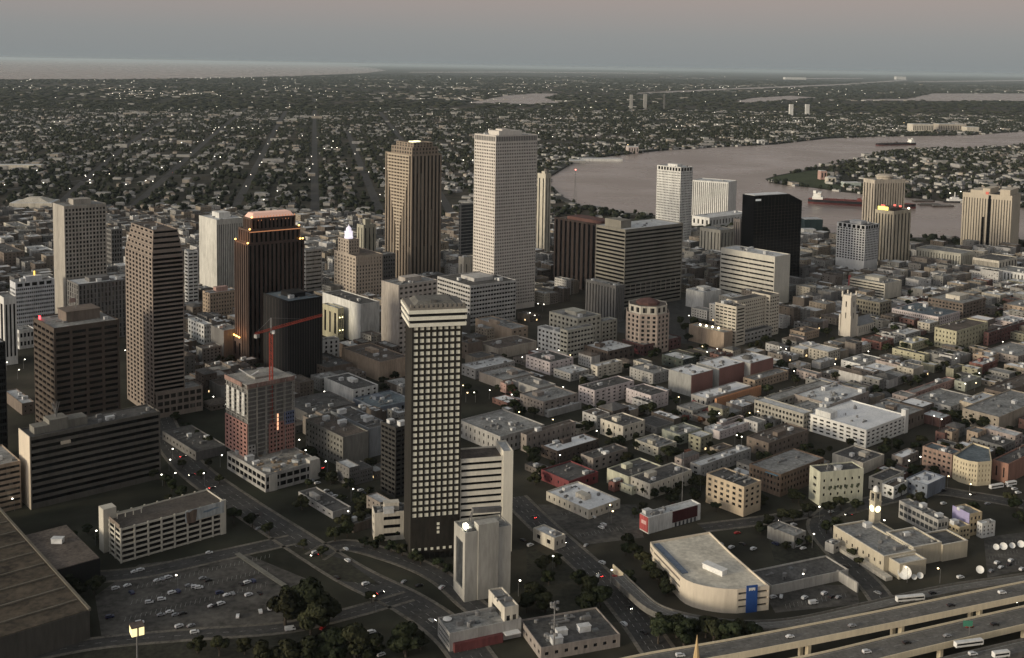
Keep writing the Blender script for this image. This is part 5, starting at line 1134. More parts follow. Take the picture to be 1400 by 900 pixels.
for c_ in cands:
    px_, py_, lx, ly, dx, dy, z = c_
    nf, h, wall, roof = lotspec(z)
    wp = lambda x, y, zz: (ca*(lx+x)-sa*(ly+y), sa*(lx+x)+ca*(ly+y), zz)
    corners = [wp(.1, .1, h+.3), wp(dx, 0, h+.3), wp(0, dy, h+.3), wp(dx, dy, h+.3), wp(dx/2, dy/2, h+.3), wp(.0, -.2, h*.5)]
    on = [q for q in corners if -60 < proj(q)[0] < 1460 and proj(q)[1] < 900]
    vis = sum(seen(q) for q in on)
    if vis == 0: continue
    if nind < 290 and vis >= 2 and 0 < proj(corners[4])[0] < 1400:
        nind += 1
        r = empty("low_building", wp(0, 0, 0), R(41)); tag(r, None, "building", "small buildings filling the blocks"); AUTO.append((r, "%s %s building with %s" % (FL[nf], cname(wall), RN[roof]), "b", h))
        wc = (wcols(dx, 4.2), wcols(dy, 4.2)); wq = (random.uniform(.2, .42), random.uniform(.2, .42)); kind_ = random.random()
        if kind_ < .22 and min(dx, dy) < 17:
            vol(r, rect(0, 0, dx, dy), 0, h, nf, wc, wq, random.uniform(.36, .5), wall, G, roof, .25, .6, 1.2, par=.3)
            mm = MB(); e = .5; a_ = min(dx, dy)/2; rr2 = a_*.42
            rdg = [(a_, dy/2), (dx-a_, dy/2)] if dx > dy else [(dx/2, a_), (dx/2, dy-a_)]
            if abs(dx-dy) < .3: rdg = [(dx/2, dy/2-.2), (dx/2, dy/2+.2)]
            mm.v = [(-e, -e, h+.01), (dx+e, -e, h+.01), (dx+e, dy+e, h+.01), (-e, dy+e, h+.01), (*rdg[0], h+rr2), (*rdg[1], h+rr2)]
            mm.f = [(0, 1, 5, 4), (2, 3, 4, 5), (3, 0, 4), (1, 2, 5), (3, 2, 1, 0)] if dx > dy else [(1, 2, 5, 4), (3, 0, 4, 5), (0, 1, 4), (2, 3, 5), (3, 2, 1, 0)]
            mm.obj("hip_roof", random.choice([HIP, HIP, ROOF_B, ROOF_D]), r); r["hip"] = 1
        elif kind_ < .55 and dx > 12 and dy > 12:
            k_ = random.uniform(.4, .65); h2_ = h-random.uniform(2.5, 3.8)
            vol(r, rect(0, 0, dx*k_, dy), 0, h, nf, wc, wq, random.uniform(.36, .5), wall, G, roof, .25, .6, 1.2, par=.6)
            vol(r, rect(dx*k_+.01, random.uniform(0, dy*.25), dx, dy), 0, max(3, h2_), max(1, nf-1), wc, wq, .4, wall, G, random.choice([ROOF_G, ROOF_D, ROOF_L]), .25, .6, 1.0, par=.5)
        else: vol(r, rect(0, 0, dx, dy), 0, h, nf, wc, wq, random.uniform(.36, .5), wall, G, roof, .25, .6, 1.2, par=.6)
        if random.random() < .16: lit_window(r, dx, dy)
        if 'hip' not in r and random.random() < .75: units(r, dx*.15, dy*.15, dx*(.85 if kind_ > .55 else .38), dy*.85, h-.6, random.choice([1, 2, 3, 4]), .7)
    else:
        key = (wall.name, roof.name); rest.setdefault(key, [wall, roof, []])[2].append((lx, ly, dx, dy, h, nf))
# remaining ones: one stuff object, several materials
m = MB(); mats_ = []; mi = []
def addm(mt):
    if mt not in mats_: mats_.append(mt)
    return mats_.index(mt)
for wall, roof, lst in rest.values():
    for lx, ly, dx, dy, h, nf in lst:
        def tw(x, y, z): return (ca*(lx+x)-sa*(ly+y), sa*(lx+x)+ca*(ly+y), z)
        k0 = len(m.f); sub = MB(); sub.box(0, 0, 0, dx, dy, h, top=False, bottom=False); 
        for x0, y0, x1, y1 in ((0, 0, dx, .4), (0, dy-.4, dx, dy), (0, .4, .4, dy-.4), (dx-.4, .4, dx, dy-.4)): sub.box(x0, y0, h, x1, y1, h+.7, bottom=False)
        nfa = len(sub.f); sub.quad((.4, .4, h+.001), (dx-.4, .4, h+.001), (dx-.4, dy-.4, h+.001), (.4, dy-.4, h+.001))
        if random.random() < .7:
            for _ in range(random.choice([1, 2, 3])):
                x, y = random.uniform(.2, .7)*dx, random.uniform(.2, .7)*dy; sub.box(x, y, h+.002, x+random.uniform(1.2, 4), y+random.uniform(1.2, 3), h+random.uniform(1, 2.6), bottom=False)
        nra = len(sub.f)
        # window openings as dark recess-coloured slabs, 4 cm proud
        fh = (h-1.5)/nf
        for f_ in range(nf):
            for i in range(max(1, int(dx/3.6))):
                x = (i+.5)*dx/max(1, int(dx/3.6))
                if random.random() < .55: sub.quad((x-.6, -.04, .8+f_*fh), (x+.6, -.04, .8+f_*fh), (x+.6, -.04, .8+f_*fh+1.5), (x-.6, -.04, .8+f_*fh+1.5))
            for i in range(max(1, int(dy/3.6))):
                y = (i+.5)*dy/max(1, int(dy/3.6))
                if random.random() < .55: sub.quad((-.04, y+.6, .8+f_*fh), (-.04, y-.6, .8+f_*fh), (-.04, y-.6, .8+f_*fh+1.5), (-.04, y+.6, .8+f_*fh+1.5))
        n = len(m.v); m.v += [tw(*v) for v in sub.v]; m.f += [tuple(n+q for q in f) for f in sub.f]
        a, b_, g_ = addm(wall), addm(roof), addm(G)
        mi += [a]*nfa+[b_]*(nra-nfa)+[g_]*(len(sub.f)-nra)
me = bpy.data.meshes.new("remaining_low_buildings"); me.from_pydata(m.v, [], m.f)
for q in mats_: me.materials.append(q)
me.polygons.foreach_set("material_index", mi); o = link("low_rise_blocks", me); tag(o, "mass of small low buildings further back between the towers and the river", "buildings", kind="stuff")
print("individual fill", nind, "rest", sum(len(v[2]) for v in rest.values()))
# ================================================================== FAR NEIGHBOURHOODS
def blob_template(kind):
    bm = bmesh.new(); bmesh.ops.create_icosphere(bm, subdivisions=kind, radius=1)
    v = np.array([x.co[:] for x in bm.verts]); f = np.array([[q.index for q in p.verts] for p in bm.faces]); bm.free(); return v, f
def scatter(name, pos, rad, hgt, kind, mt, label):
    v, f = blob_template(kind); n = len(pos); nv = len(v)
    jit = 1+rng.uniform(-.34, .34, (n, nv, 1)); V = v[None]*jit
    V = V*np.stack([rad, rad, hgt/2], -1)[:, None]; V[:, :, 2] += (hgt*.52)[:, None]; V[:, :, :2] += pos[:, None, :]
    Fc = f[None]+(np.arange(n)*nv)[:, None, None]
    o = link(name, npmesh(name, V.reshape(-1, 3), Fc.reshape(-1, 3), mt)); tag(o, label, "trees", kind="stuff"); return o
def leafmat(name, c0, c1, s=.04):
    m_ = bpy.data.materials.new(name); m_.use_nodes = True; nt = m_.node_tree; b = nt.nodes["Principled BSDF"]; b.inputs["Roughness"].default_value = .9; b.inputs["Specular IOR Level"].default_value = .1
    tc = nd(nt, "ShaderNodeTexCoord"); no = nd(nt, "ShaderNodeTexNoise"); no.inputs["Scale"].default_value = s; no.inputs["Detail"].default_value = 3; rp = nd(nt, "ShaderNodeValToRGB")
    rp.color_ramp.elements[0].position = .35; rp.color_ramp.elements[0].color = (*c0, 1); rp.color_ramp.elements[1].position = .65; rp.color_ramp.elements[1].color = (*c1, 1)
    nt.links.new(tc.outputs["Object"], no.inputs["Vector"]); nt.links.new(no.outputs["Fac"], rp.inputs[0]); oi = nd(nt, "ShaderNodeObjectInfo"); hv = nd(nt, "ShaderNodeHueSaturation")
    m1 = nd(nt, "ShaderNodeMapRange"); m1.inputs[3].default_value = .46; m1.inputs[4].default_value = .53; m2 = nd(nt, "ShaderNodeMapRange"); m2.inputs[3].default_value = .7; m2.inputs[4].default_value = 1.7
    nt.links.new(oi.outputs["Random"], m1.inputs[0]); wn = nd(nt, "ShaderNodeTexWhiteNoise", noise_dimensions='1D'); nt.links.new(oi.outputs["Random"], wn.inputs["W"]); nt.links.new(wn.outputs["Value"], m2.inputs[0])
    nt.links.new(m1.outputs[0], hv.inputs["Hue"]); nt.links.new(m2.outputs[0], hv.inputs["Value"]); nt.links.new(rp.outputs[0], hv.inputs["Color"]); nt.links.new(hv.outputs[0], b.inputs["Base Color"]); return m_
LEAF = leafmat("dark_foliage", (.013, .016, .010), (.036, .040, .025)); LEAF_N = leafmat("near_foliage", (.012, .015, .008), (.032, .036, .018), .5)
LEAF_R = leafmat("russet_foliage", (.15, .065, .045), (.26, .12, .085), .5)
def cast_filter(px, py):
    """projects arrays of ground points to photo pixels"""
    v = np.stack([px, py, np.full_like(px, -CH)], -1); w = v@np.array(FW); return CX+F*(v@np.array(RT))/w, CY-F*(v@np.array(UP))/w
def fan(n, y0, y1):
    """random ground points, evenly spread in the photo's depth range y0..y1"""
    r0 = F*CH/(y1-90); r1 = F*CH/(y0-90); u = rng.uniform(0, 1, n); Y = np.sqrt(r0**2+u*(r1**2-r0**2)); X = rng.uniform(-.56, .56, n)*Y
    return X, Y
allsolid = [s for s in SB]
def ok_points(X, Y, towers=True):
    k = np.ones(X.shape, bool)
    for w_ in WATER: k &= ~np_in(X, Y, w_)
    pxx, pyy = cast_filter(X, Y); k &= (pxx > -40) & (pxx < 1440)
    return k, pxx, pyy
dens = lambda X, Y, s, ph: .5+.5*np.sin(X/s+ph+1.7*np.sin(Y/s*.7+ph))*np.sin(Y/s*1.3+2*ph+1.3*np.sin(X/s*.8))
# street frames of the old suburbs: districts, each with its own street direction
su, sv = R(100), R(10)
SEED = np.stack(fan(46, 140, 340), -1); SANG = np.array([R(100+random.choice([0, 0, 0, 9, -14, 31, -35, 20])) for _ in range(46)])
def region(X, Y):
    d = (X[:, None]-SEED[None, :, 0])**2+(Y[:, None]-SEED[None, :, 1])**2; return d.argmin(1)
def street_gap(X, Y):
    A = SANG[region(X, Y)]; a = -X*np.sin(A)+Y*np.cos(A); b_ = X*np.cos(A)+Y*np.sin(A)
    return (np.mod(a, 96) < 15) | (np.mod(b_, 140) < 11)
AVE = [[(150, 305), (178, 285), (235, 235), (268, 205), (300, 178), (345, 142)], [(431, 318), (430, 250), (430, 200), (430, 160), (431, 128)], [(622, 300), (585, 240), (548, 190), (517, 150)], [(318, 290), (352, 225), (375, 180), (395, 145)], [(-10, 262), (120, 246), (260, 240), (520, 236), (760, 242)], [(520, 290), (495, 230), (475, 180)], [(770, 196), (900, 178), (1050, 170), (1200, 165), (1420, 166)], [(60, 300), (130, 235), (200, 180), (250, 150)]]
AVW = [smooth(gp(a_), 4) for a_ in AVE]
for a_ in AVW:
    m = MB(); ribbon(m, a_, -9, 9, .06); tag(m.obj("avenue", ASPH), kind="structure")
def near_ave(X, Y, r=9):
    k = np.zeros(X.shape, bool)
    for a_ in AVW:
        for p, q in zip(a_, a_[1:]):
            dx, dy = q[0]-p[0], q[1]-p[1]; t = np.clip(((X-p[0])*dx+(Y-p[1])*dy)/(dx*dx+dy*dy), 0, 1); k |= np.hypot(X-p[0]-t*dx, Y-p[1]-t*dy) < r+Y*.0015
    return k
FARX = [(gp(z)) for z in (Z1, Z2, Z3, Z4)]
X, Y = fan(66000, 150, 330); k, a, b_ = ok_points(X, Y)
for z in FARX: k &= ~np_in(X, Y, z)
k &= (dens(X, Y, 170, 1)+rng.uniform(-.3, .3, X.shape) > .30) & ~(street_gap(X, Y) & (rng.uniform(0, 1, X.shape) < .86))
k &= ~np_in(X, Y, gp([(1049, 246), (1064, 241), (1105, 234), (1122, 231), (1126, 245), (1150, 261), (1110, 256)]))
for x0, y0, x1, y1, q in SB: 
    if y1 > 1500: k &= ~np_in(X, Y, q)
k &= ~near_ave(X, Y)
X, Y = X[k], Y[k]; n = len(X); print("mid trees", n)
nr = Y < 3000; rr_ = rng.uniform(2.6, 6.5, n)*rng.choice([1, 1, 1, 1.5], n); h_ = rng.uniform(6, 12, n)
scatter("suburb_trees", np.stack([X, Y], -1)[nr], rr_[nr], h_[nr], 2, LEAF, "dark tree canopy spread through the streets just beyond the towers")
scatter("suburb_trees", np.stack([X, Y], -1)[~nr], rr_[~nr]*1.15, h_[~nr], 1, LEAF, "dark tree canopy of the more distant suburbs")
X, Y = fan(60000, 104, 156); k, a, b_ = ok_points(X, Y); k &= (dens(X, Y, 900, 2)+rng.uniform(-.35, .35, X.shape) > .30); X, Y = X[k], Y[k]; n = len(X); print("far trees", n)
scatter("distant_woods", np.stack([X, Y], -1), rng.uniform(14, 38, n)*(1+Y/40000), rng.uniform(8, 15, n), 1, LEAF, "dark distant woods reaching towards the horizon")
# houses -----------------------------------------------------------------
HW = [C("house_white", .42, .41, .38), C("house_grey", .34, .33, .32), C("house_tan", .38, .33, .27)]
HR = [C("shingle_grey", .13, .13, .13, .2), C("shingle_pale", .28, .275, .265, .2), C("shingle_brown", .15, .12, .10, .2)]
def house_mesh(L, W_, h, rise, wm_, rm_):
    m = MB(); m.box(0, 0, 0, L, W_, h, top=False); m.v = [(x-L/2, y-W_/2, z) for x, y, z in m.v]
    n = len(m.v); e = .5; m.v += [(-L/2-e, -W_/2-e, h-.1), (L/2+e, -W_/2-e, h-.1), (L/2+e, W_/2+e, h-.1), (-L/2-e, W_/2+e, h-.1), (-L/2+W_*.3, 0, h+rise), (L/2-W_*.3, 0, h+rise)]
    f0 = len(m.f); m.f += [(n, n+1, n+5, n+4), (n+2, n+3, n+4, n+5), (n, n+4, n+3), (n+1, n+2, n+5), (n+3, n+2, n+1, n)]
    w0 = len(m.f)
    for i in range(4): x = -L/2+(i+.5)*L/4; m.quad((x-.5, -W_/2-.04, 1), (x+.5, -W_/2-.04, 1), (x+.5, -W_/2-.04, 2.4), (x-.5, -W_/2-.04, 2.4))
    me = bpy.data.meshes.new("house"); me.from_pydata(m.v, [], m.f); [me.materials.append(q) for q in (wm_, rm_, G)]
    me.polygons.foreach_set("material_index", [0]*f0+[1]*(w0-f0)+[2]*(len(m.f)-w0)); return me
HM = [house_mesh(*a) for a in ((15, 7.5, 4.5, 2.4, HW[0], HR[0]), (18, 8, 4.2, 2.6, HW[1], HR[1]), (13, 9, 6.5, 2.5, HW[2], HR[2]), (20, 9, 4, 2.2, HW[0], HR[1]), (22, 14, 6, 1.2, HW[0], HR[1]), (16, 8, 6, 2.5, HW[1], HR[0]))]
hl_ = []
for ri in range(len(SEED)):
    A = SANG[ri]; ca_, sa_ = math.cos(A), math.sin(A); cx0 = -SEED[ri, 0]*sa_+SEED[ri, 1]*ca_; cy0 = SEED[ri, 0]*ca_+SEED[ri, 1]*sa_; R_ = 2200
    for ia in range(int((cx0-R_)//96), int((cx0+R_)//96)):
        for ib in range(int((cy0-R_)//140), int((cy0+R_)//140)):
            for kk in range(8):
                for side in (0, 1):
                    a_ = ia*96+13+side*44+19; b2 = ib*140+20+kk*15; hl_.append((-a_*sa_+b2*ca_, a_*ca_+b2*sa_, A, ri))
hl_ = np.array(hl_); hl_ = hl_[(hl_[:, 1] > 900) & (np.abs(hl_[:, 0]) < .52*hl_[:, 1]) & (hl_[:, 1] < 8000)]
hl_ = hl_[region(hl_[:, 0], hl_[:, 1]) == hl_[:, 3].astype(int)]; hl_[:, :2] += rng.normal(0, 7, (len(hl_), 2))
hs = hl_; k, a, b_ = ok_points(hs[:, 0], hs[:, 1]); k &= (b_ > 150) & (b_ < 335)
k &= ~near_ave(hs[:, 0], hs[:, 1], 14)
k &= (dens(hs[:, 0], hs[:, 1], 260, 5)+rng.uniform(-.6, .6, len(hs)) > .45)
for z in FARX: k &= ~np_in(hs[:, 0], hs[:, 1], z)
k &= ~np_in(hs[:, 0], hs[:, 1], gp([(1046, 246), (1064, 240), (1125, 229), (1130, 262), (1110, 257)]))
for x0, y0, x1, y1, q in SB:
    if y1 > 1500: k &= ~np_in(hs[:, 0], hs[:, 1], q)
k &= rng.uniform(0, 1, len(hs)) < np.where(b_ > 200, .72, .42)
hs = hs[k]; hs = hs[np.argsort(hs[:, 1])]; print("houses", len(hs))
nh = 0; restH = []
LABH = ["small %s house among the dark trees of the streets beyond the towers" % c for c in ("white grey-roofed", "grey pale-roofed", "tan brown-roofed two-storey", "long white pale-roofed", "large white flat-looking", "grey two-storey")]
bpy.context.view_layer.update(); dg = bpy.context.evaluated_depsgraph_get()
for x, y, A, _r in hs:
    q = random.choice((0, 1, 1, 2, 3, 3, 4, 5)); rz = A+random.choice((0, math.pi/2, math.pi/2, 0))+random.uniform(-.06, .06)
    if nh < 290 and seen((x, y, 8), 25):
        o = link("suburban_house", HM[q]); o.location = (x, y, 0); o.rotation_euler.z = rz; tag(o, LABH[q], "house", "houses of the streets beyond the towers, type %s" % "abcdef"[q]); nh += 1
    else: restH.append((x, y, q, rz))
vv = []; ff = []; mi = []; off = 0; ms = HW+HR+[G]
for x, y, q, rz in restH:
    me = HM[q]; c, s = math.cos(rz), math.sin(rz)
    for v in me.vertices: vv.append((x+c*v.co.x-s*v.co.y, y+s*v.co.x+c*v.co.y, v.co.z))
    for p in me.polygons: ff.append(tuple(off+i for i in p.vertices)); mi.append(ms.index(me.materials[p.material_index]))
    off += len(me.vertices)
# big pale sheds and blocks far out (clustered as in the photo)
SC_ = [(245, 128, 55, 60), (180, 132, 40, 30), (90, 120, 80, 60), (400, 124, 30, 20), (215, 157, 60, 50), (60, 169, 40, 30), (520, 130, 60, 40), (600, 136, 80, 40), (700, 108, 120, 40), (930, 106, 120, 30)]
SX = np.concatenate([rng.normal(a, s, n) for a, b, s, n in SC_]); SY = np.concatenate([rng.normal(b, 2.0, n) for a, b, s, n in SC_]); SPT = [P(x, max(103, y)) for x, y in zip(SX, SY)]
X, Y = fan(1500, 150, 300); k, a, b_ = ok_points(X, Y)
for z in FARX: k &= ~np_in(X, Y, z)
k &= ~np_in(X, Y, gp([(1046, 246), (1064, 240), (1125, 229), (1130, 262), (1110, 257)])); XA, YA = X[k][:330], Y[k][:330]
X, Y = fan(5200, 106, 175); k, a, b_ = ok_points(X, Y); band = (dens(X, Y, 1500, 4)+rng.uniform(-.2, .2, X.shape) > .62); k &= band; X, Y = np.concatenate([X[k], XA, [p.x for p in SPT]]), np.concatenate([Y[k], YA, [p.y for p in SPT]]); print("sheds", len(X))
for x, y in zip(X, Y):
    s_ = 1+y/9000; L, W_, h = random.uniform(14, 38)*s_, random.uniform(9, 20)*s_, random.uniform(5, 13); rz = su+random.choice((0, math.pi/2)); c, s = math.cos(rz), math.sin(rz)
    n = len(vv); vv += [(x+c*p-s*q, y+s*p+c*q, z) for z in (0, h) for p, q in ((-L/2, -W_/2), (L/2, -W_/2), (L/2, W_/2), (-L/2, W_/2))]
    ff += [(n, n+1, n+5, n+4), (n+1, n+2, n+6, n+5), (n+2, n+3, n+7, n+6), (n+3, n, n+4, n+7), (n+4, n+5, n+6, n+7)]; w_ = random.choice((0, 1, 2)); mi += [w_]*4+[random.choice((3, 4, 4))]
me = bpy.data.meshes.new("distant_houses"); me.from_pydata(vv, [], ff); [me.materials.append(q) for q in ms]; me.polygons.foreach_set("material_index", mi)
tag(link("distant_houses", me), "countless pale-roofed houses and sheds spreading to the horizon", "houses", kind="stuff")
# named far landmarks
def farbox(name, label, cat, x, yb, wpx, hpx, wm_, depth=30, extra=None):
    g = P(x, yb); k = g.y/F; W_ = wpx*k; h = hpx*k; r = empty(name, g, R(8)); tag(r, label, cat)
    m = MB(); m.box(-W_/2, 0, 0, W_/2, depth, h); m.obj("wall", wm_, r); m = MB(); m.box(-W_/2+1, 1, h+.01, W_/2-1, depth-1, h+1); m.obj("roof", ROOF_L, r)
    if extra: extra(r, W_, h)
    return r
def ribs(r, W_, h):
    n = max(2, int(W_/9)); m = MB()
    for i in range(n): m.box(-W_/2+(i+.3)*W_/n, -.15, h*.25, -W_/2+(i+.7)*W_/n, -.01, h*.8); 
    m.obj("window", G, r)
farbox("wharf_shed", "long pale wharf shed on the near bend of the far river bank", "wharf shed", 822, 221, 60, 3.5, WHITE, 40)
farbox("wharf_shed", "reddish wharf building at the river bend, right of the long pale shed", "wharf shed", 866, 210, 14, 9, PINK, 40, ribs)
farbox("wharf_shed", "pale shed beside the curving wharf right behind the white travertine tower", "wharf shed", 790, 224, 22, 4, GREYC, 40)
farbox("bridge_tower", "left one of two pale lift bridge towers far beyond the river", "bridge tower", 863, 150, 4, 20, GREYC, 12)
farbox("bridge_tower", "right one of two pale lift bridge towers far beyond the river", "bridge tower", 882, 149, 4.5, 20, GREYC, 12)
farbox("lattice_tower", "thin dark tower far beyond the river, right of the two pale bridge towers", "tower", 908, 149, 2, 20, DGREY, 6)
farbox("silo_block", "left one of two small pale twin towers far beyond the river", "silo", 1082, 158, 5, 15, WHITE, 20)
farbox("silo_block", "right one of two small pale twin towers far beyond the river", "silo", 1104, 158, 5, 15, WHITE, 20)
farbox("far_mill", "tan long riverside warehouse far up the river, left of two", "warehouse", 1262, 181, 30, 11, CREAM, 60, ribs)
farbox("far_mill", "tan long riverside warehouse far up the river, right of two", "warehouse", 1302, 180, 40, 10, TAN, 60, ribs)
farbox("far_mill", "yellowish low shed at the right end of the tan riverside warehouses", "warehouse", 1330, 181, 18, 7, CREAM, 60)
farbox("riverside_house", "small white block on the far river bank above the white banded tower", "building", 1041, 198, 9, 6, WHITE, 20, ribs)
farbox("industrial_plant", "pale industrial plant on the horizon right of centre", "plant", 1088, 109, 30, 3, WHITE, 200)
farbox("power_station", "tiny white blocks with steam on the far right horizon", "plant", 1232, 109, 14, 4, WHITE, 200)
farbox("terminal_building", "pink block near the tip of the grassy point", "building", 1126, 246, 9, 12, SALMON, 20, ribs)
farbox("terminal_building", "cream two-storey block beside the pink block on the point", "building", 1137, 251, 12, 8, CREAM, 18, ribs)
farbox("wharf_shed", "pale green roofed wharf shed on the point above the red tanker", "wharf shed", 1166, 256, 24, 6, C("pale_green_shed", .35, .42, .38), 25)
farbox("arena", "low cream arena among trees at the far left", "arena", 42, 290, 56, 12, CREAM, 60, lambda r, W_, h: (lambda m: (m.prism(rect(-W_*.4, 5, W_*.4, 55), h+1.01, h+9, pts1=rect(-W_*.15, 20, W_*.15, 40)), m.obj("domed_roof", CREAM, r)))(MB()))
farbox("long_shed", "long yellowish shed at the left edge in the far suburbs", "shed", 25, 232, 60, 6, CREAM, 30)
farbox("river_aquarium", "dark green glass hall by the river, right of the black glass tower", "hall", 1112, 322, 26, 22, C("dark_teal_glass", .03, .06, .065), 25)
farbox("wharf_shed", "small white shed on the bank right of the black glass tower", "wharf shed", 1107, 326, 18, 12, WHITE, 16)

# ================================================================== TREES (near)
def tree_meshes(seed, leafm):
    r = random.Random(seed); g_ = np.random.default_rng(seed)
    m = MB(); m.lathe([(.32, 0), (.2, 1.6), (.16, 3.2)], 7)
    for i in range(5):
        a = 2*math.pi*i/5+r.random(); m.beam((0, 0, 2+.2*i), (1.7*math.cos(a), 1.7*math.sin(a), 4.2+r.random()), .07)
    tk = m.mesh("trunk", mat("bark", (.055, .045, .035), .95, .3, .5))
    cen = []; 
    for i in range(13):
        a = r.uniform(0, 6.28); d = r.uniform(.3, 2.5); cen.append((d*math.cos(a), d*math.sin(a), r.uniform(3.4, 6.3)-.35*d, r.uniform(.9, 1.6)))
    V = []; 
    for cx, cy, cz, rr_ in cen:
        n = int(95*rr_**2); d = g_.normal(size=(n, 3)); d /= np.linalg.norm(d, axis=1)[:, None]; rad = rr_*g_.uniform(.72, 1.08, (n, 1)); p = d*rad*np.array([1, 1, .75])+np.array([cx, cy, cz])
        t1 = np.cross(d, g_.normal(size=(n, 3))); t1 /= np.linalg.norm(t1, axis=1)[:, None]; t2 = np.cross(d, t1); s = g_.uniform(.14, .34, (n, 1)); t2 = t2*.8+d*g_.uniform(-.5, .5, (n, 1))
        V.append(np.stack([p-t1*s-t2*s, p+t1*s-t2*s, p+t1*s+t2*s, p-t1*s+t2*s], 1))
    V = np.concatenate(V).reshape(-1, 3); Fc = np.arange(len(V)).reshape(-1, 4)
    return tk, npmesh("crown", V, Fc, leafm)
TM = [tree_meshes(s, LEAF_N) for s in range(6)]; TR = tree_meshes(50, LEAF_R)
tsets = []
def put_tree(x, y, H, desc="round dark green tree", tm=None, spread=1.15):
    q = tm or random.choice(TM); r = empty("broadleaf_tree", (x, y, 0), random.uniform(0, 6.28)); s = H/7.2; r.scale = (s*spread, s*spread, s)
    link("trunk", q[0], r); link("crown", q[1], r); tag(r, None, "tree", "broadleaf trees in the city streets"); AUTO.append((r, desc, "t", H))
TP = [(415, 850, 24), (390, 855, 19), (440, 852, 19), (425, 868, 17), (405, 838, 17), (485, 905, 19), (455, 910, 18), (510, 905, 15), (425, 912, 17), (390, 915, 15), (360, 918, 15), (555, 898, 17), (900, 880, 14), (935, 884, 15), (975, 886, 15), (1000, 888, 15), (860, 800, 9), (553, 893, 14), (575, 888, 9), (470, 893, 15), (490, 898, 13), (440, 900, 13), (270, 893, 9), (300, 897, 10), (335, 895, 9), (508, 825, 7), (118, 795, 11), (95, 805, 12), (128, 812, 11), (105, 820, 10),
      (320, 715, 10), (345, 722, 10), (305, 707, 9), (368, 733, 9), (415, 752, 7), (440, 762, 7), (458, 740, 10), (475, 735, 11), (470, 725, 11), (490, 720, 10), (745, 785, 11), (760, 775, 9), (750, 800, 9), (805, 818, 13), (820, 832, 13), (800, 838, 12), (790, 800, 10), (730, 825, 13),
      (745, 838, 12), (720, 838, 11), (855, 760, 8), (868, 765, 10), (880, 775, 10), (892, 790, 11), (900, 803, 11), (912, 815, 10), (858, 748, 9), (905, 868, 12), (925, 872, 13), (945, 874, 12), (965, 872, 12), (990, 880, 14), (1010, 878, 13), (1030, 882, 12),
      (880, 700, 7), (868, 708, 7), (882, 678, 8), (895, 683, 8), (910, 680, 8), (922, 690, 8), (940, 698, 8), (930, 672, 8), (945, 660, 8), (1050, 722, 9), (1068, 715, 10), (1085, 716, 10), (1105, 706, 10), (1135, 705, 10), (1150, 698, 10), (1170, 700, 9), (1040, 730, 8),
      (1245, 690, 7), (1220, 680, 8), (1232, 678, 9), (1258, 690, 9), (1185, 752, 6), (1165, 762, 6), (1175, 775, 6), (1145, 722, 8), (1130, 730, 9), (1090, 748, 6), (1105, 745, 6), (1075, 752, 6), (890, 568, 12), (880, 562, 10), (905, 572, 9), (805, 588, 8), (790, 592, 8), (835, 598, 8), (850, 608, 8),
      (870, 615, 7), (912, 632, 13), (925, 628, 10), (900, 636, 8), (1045, 470, 10), (1055, 475, 10), (1038, 476, 9), (1025, 480, 9), (960, 452, 12), (948, 447, 12), (938, 455, 12), (950, 462, 11), (930, 445, 11), (940, 468, 10), (700, 505, 7), (640, 535, 8), (650, 545, 8),
      (1220, 545, 10), (1235, 550, 10), (1248, 560, 9), (1290, 575, 10), (1302, 578, 11), (1275, 570, 9), (1332, 582, 12), (1345, 588, 12), (1355, 580, 10), (1315, 575, 9), (1310, 485, 11), (1322, 490, 11), (1332, 484, 9), (1298, 492, 10), (1350, 500, 8), (1283, 510, 8), (1255, 515, 8), (1265, 505, 9), (1240, 505, 8),
      (560, 700, 6), (555, 712, 7), (600, 778, 7), (612, 785, 7), (640, 800, 7), (535, 755, 8), (550, 760, 8), (565, 768, 8), (575, 772, 7), (520, 745, 7), (225, 665, 9), (235, 672, 9), (248, 680, 8), (210, 655, 9), (270, 600, 8), (285, 610, 9), (255, 590, 8), (240, 575, 8), (225, 565, 8),
      (1010, 560, 7), (1000, 575, 7), (960, 600, 7), (972, 615, 7), (1100, 620, 8), (1110, 628, 8), (1160, 612, 8), (1390, 700, 10), (1380, 690, 9), (1395, 715, 9), (1330, 700, 8), (1060, 552, 7), (690, 565, 8), (770, 560, 7), (1395, 560, 9), (1385, 610, 10)]
random.seed(31)
TP += [(random.uniform(425, 550), random.uniform(640, 745), random.uniform(5, 8)) for _ in range(0)]+[(a, b, 7) for a, b in ((440, 655), (452, 663), (466, 690), (492, 700), (505, 678), (515, 690), (528, 700), (420, 668), (540, 735), (512, 752), (498, 748), (285, 640), (275, 655), (250, 640), (232, 700), (255, 712), (275, 722), (120, 730), (135, 742), (100, 740), (230, 690), (300, 662))]
RP = [(950, 560, 8), (942, 568, 8), (965, 570, 8), (938, 578, 7), (958, 580, 7), (940, 626, 7), (868, 487, 8), (875, 482, 7), (690, 535, 6), (700, 540, 6)]
for x, y, H in TP:
    p = P(x, y); put_tree(p.x, p.y, H, "round dark green tree")
for x, y, H in RP:
    p = P(x, y); put_tree(p.x, p.y, H, "reddish tree", TR)
nt_ = 0; bpy.context.view_layer.update(); dg = bpy.context.evaluated_depsgraph_get(); tries = 0
while nt_ < 150 and tries < 9000:
    tries += 1; x = random.uniform(0, 1400); y = random.uniform(395, 720); p = P(x, y)
    if not inpoly(p.x, p.y, ZW[0][0]) and not inpoly(p.x, p.y, ZW[1][0]): continue
    if blocked(p.x, p.y, 0): continue
    if not seen((p.x, p.y, 5.5), 4): continue
    put_tree(p.x, p.y, random.uniform(5.5, 11), "small dark street tree"); nt_ += 1
print("trees", len(TP)+len(RP)+nt_)
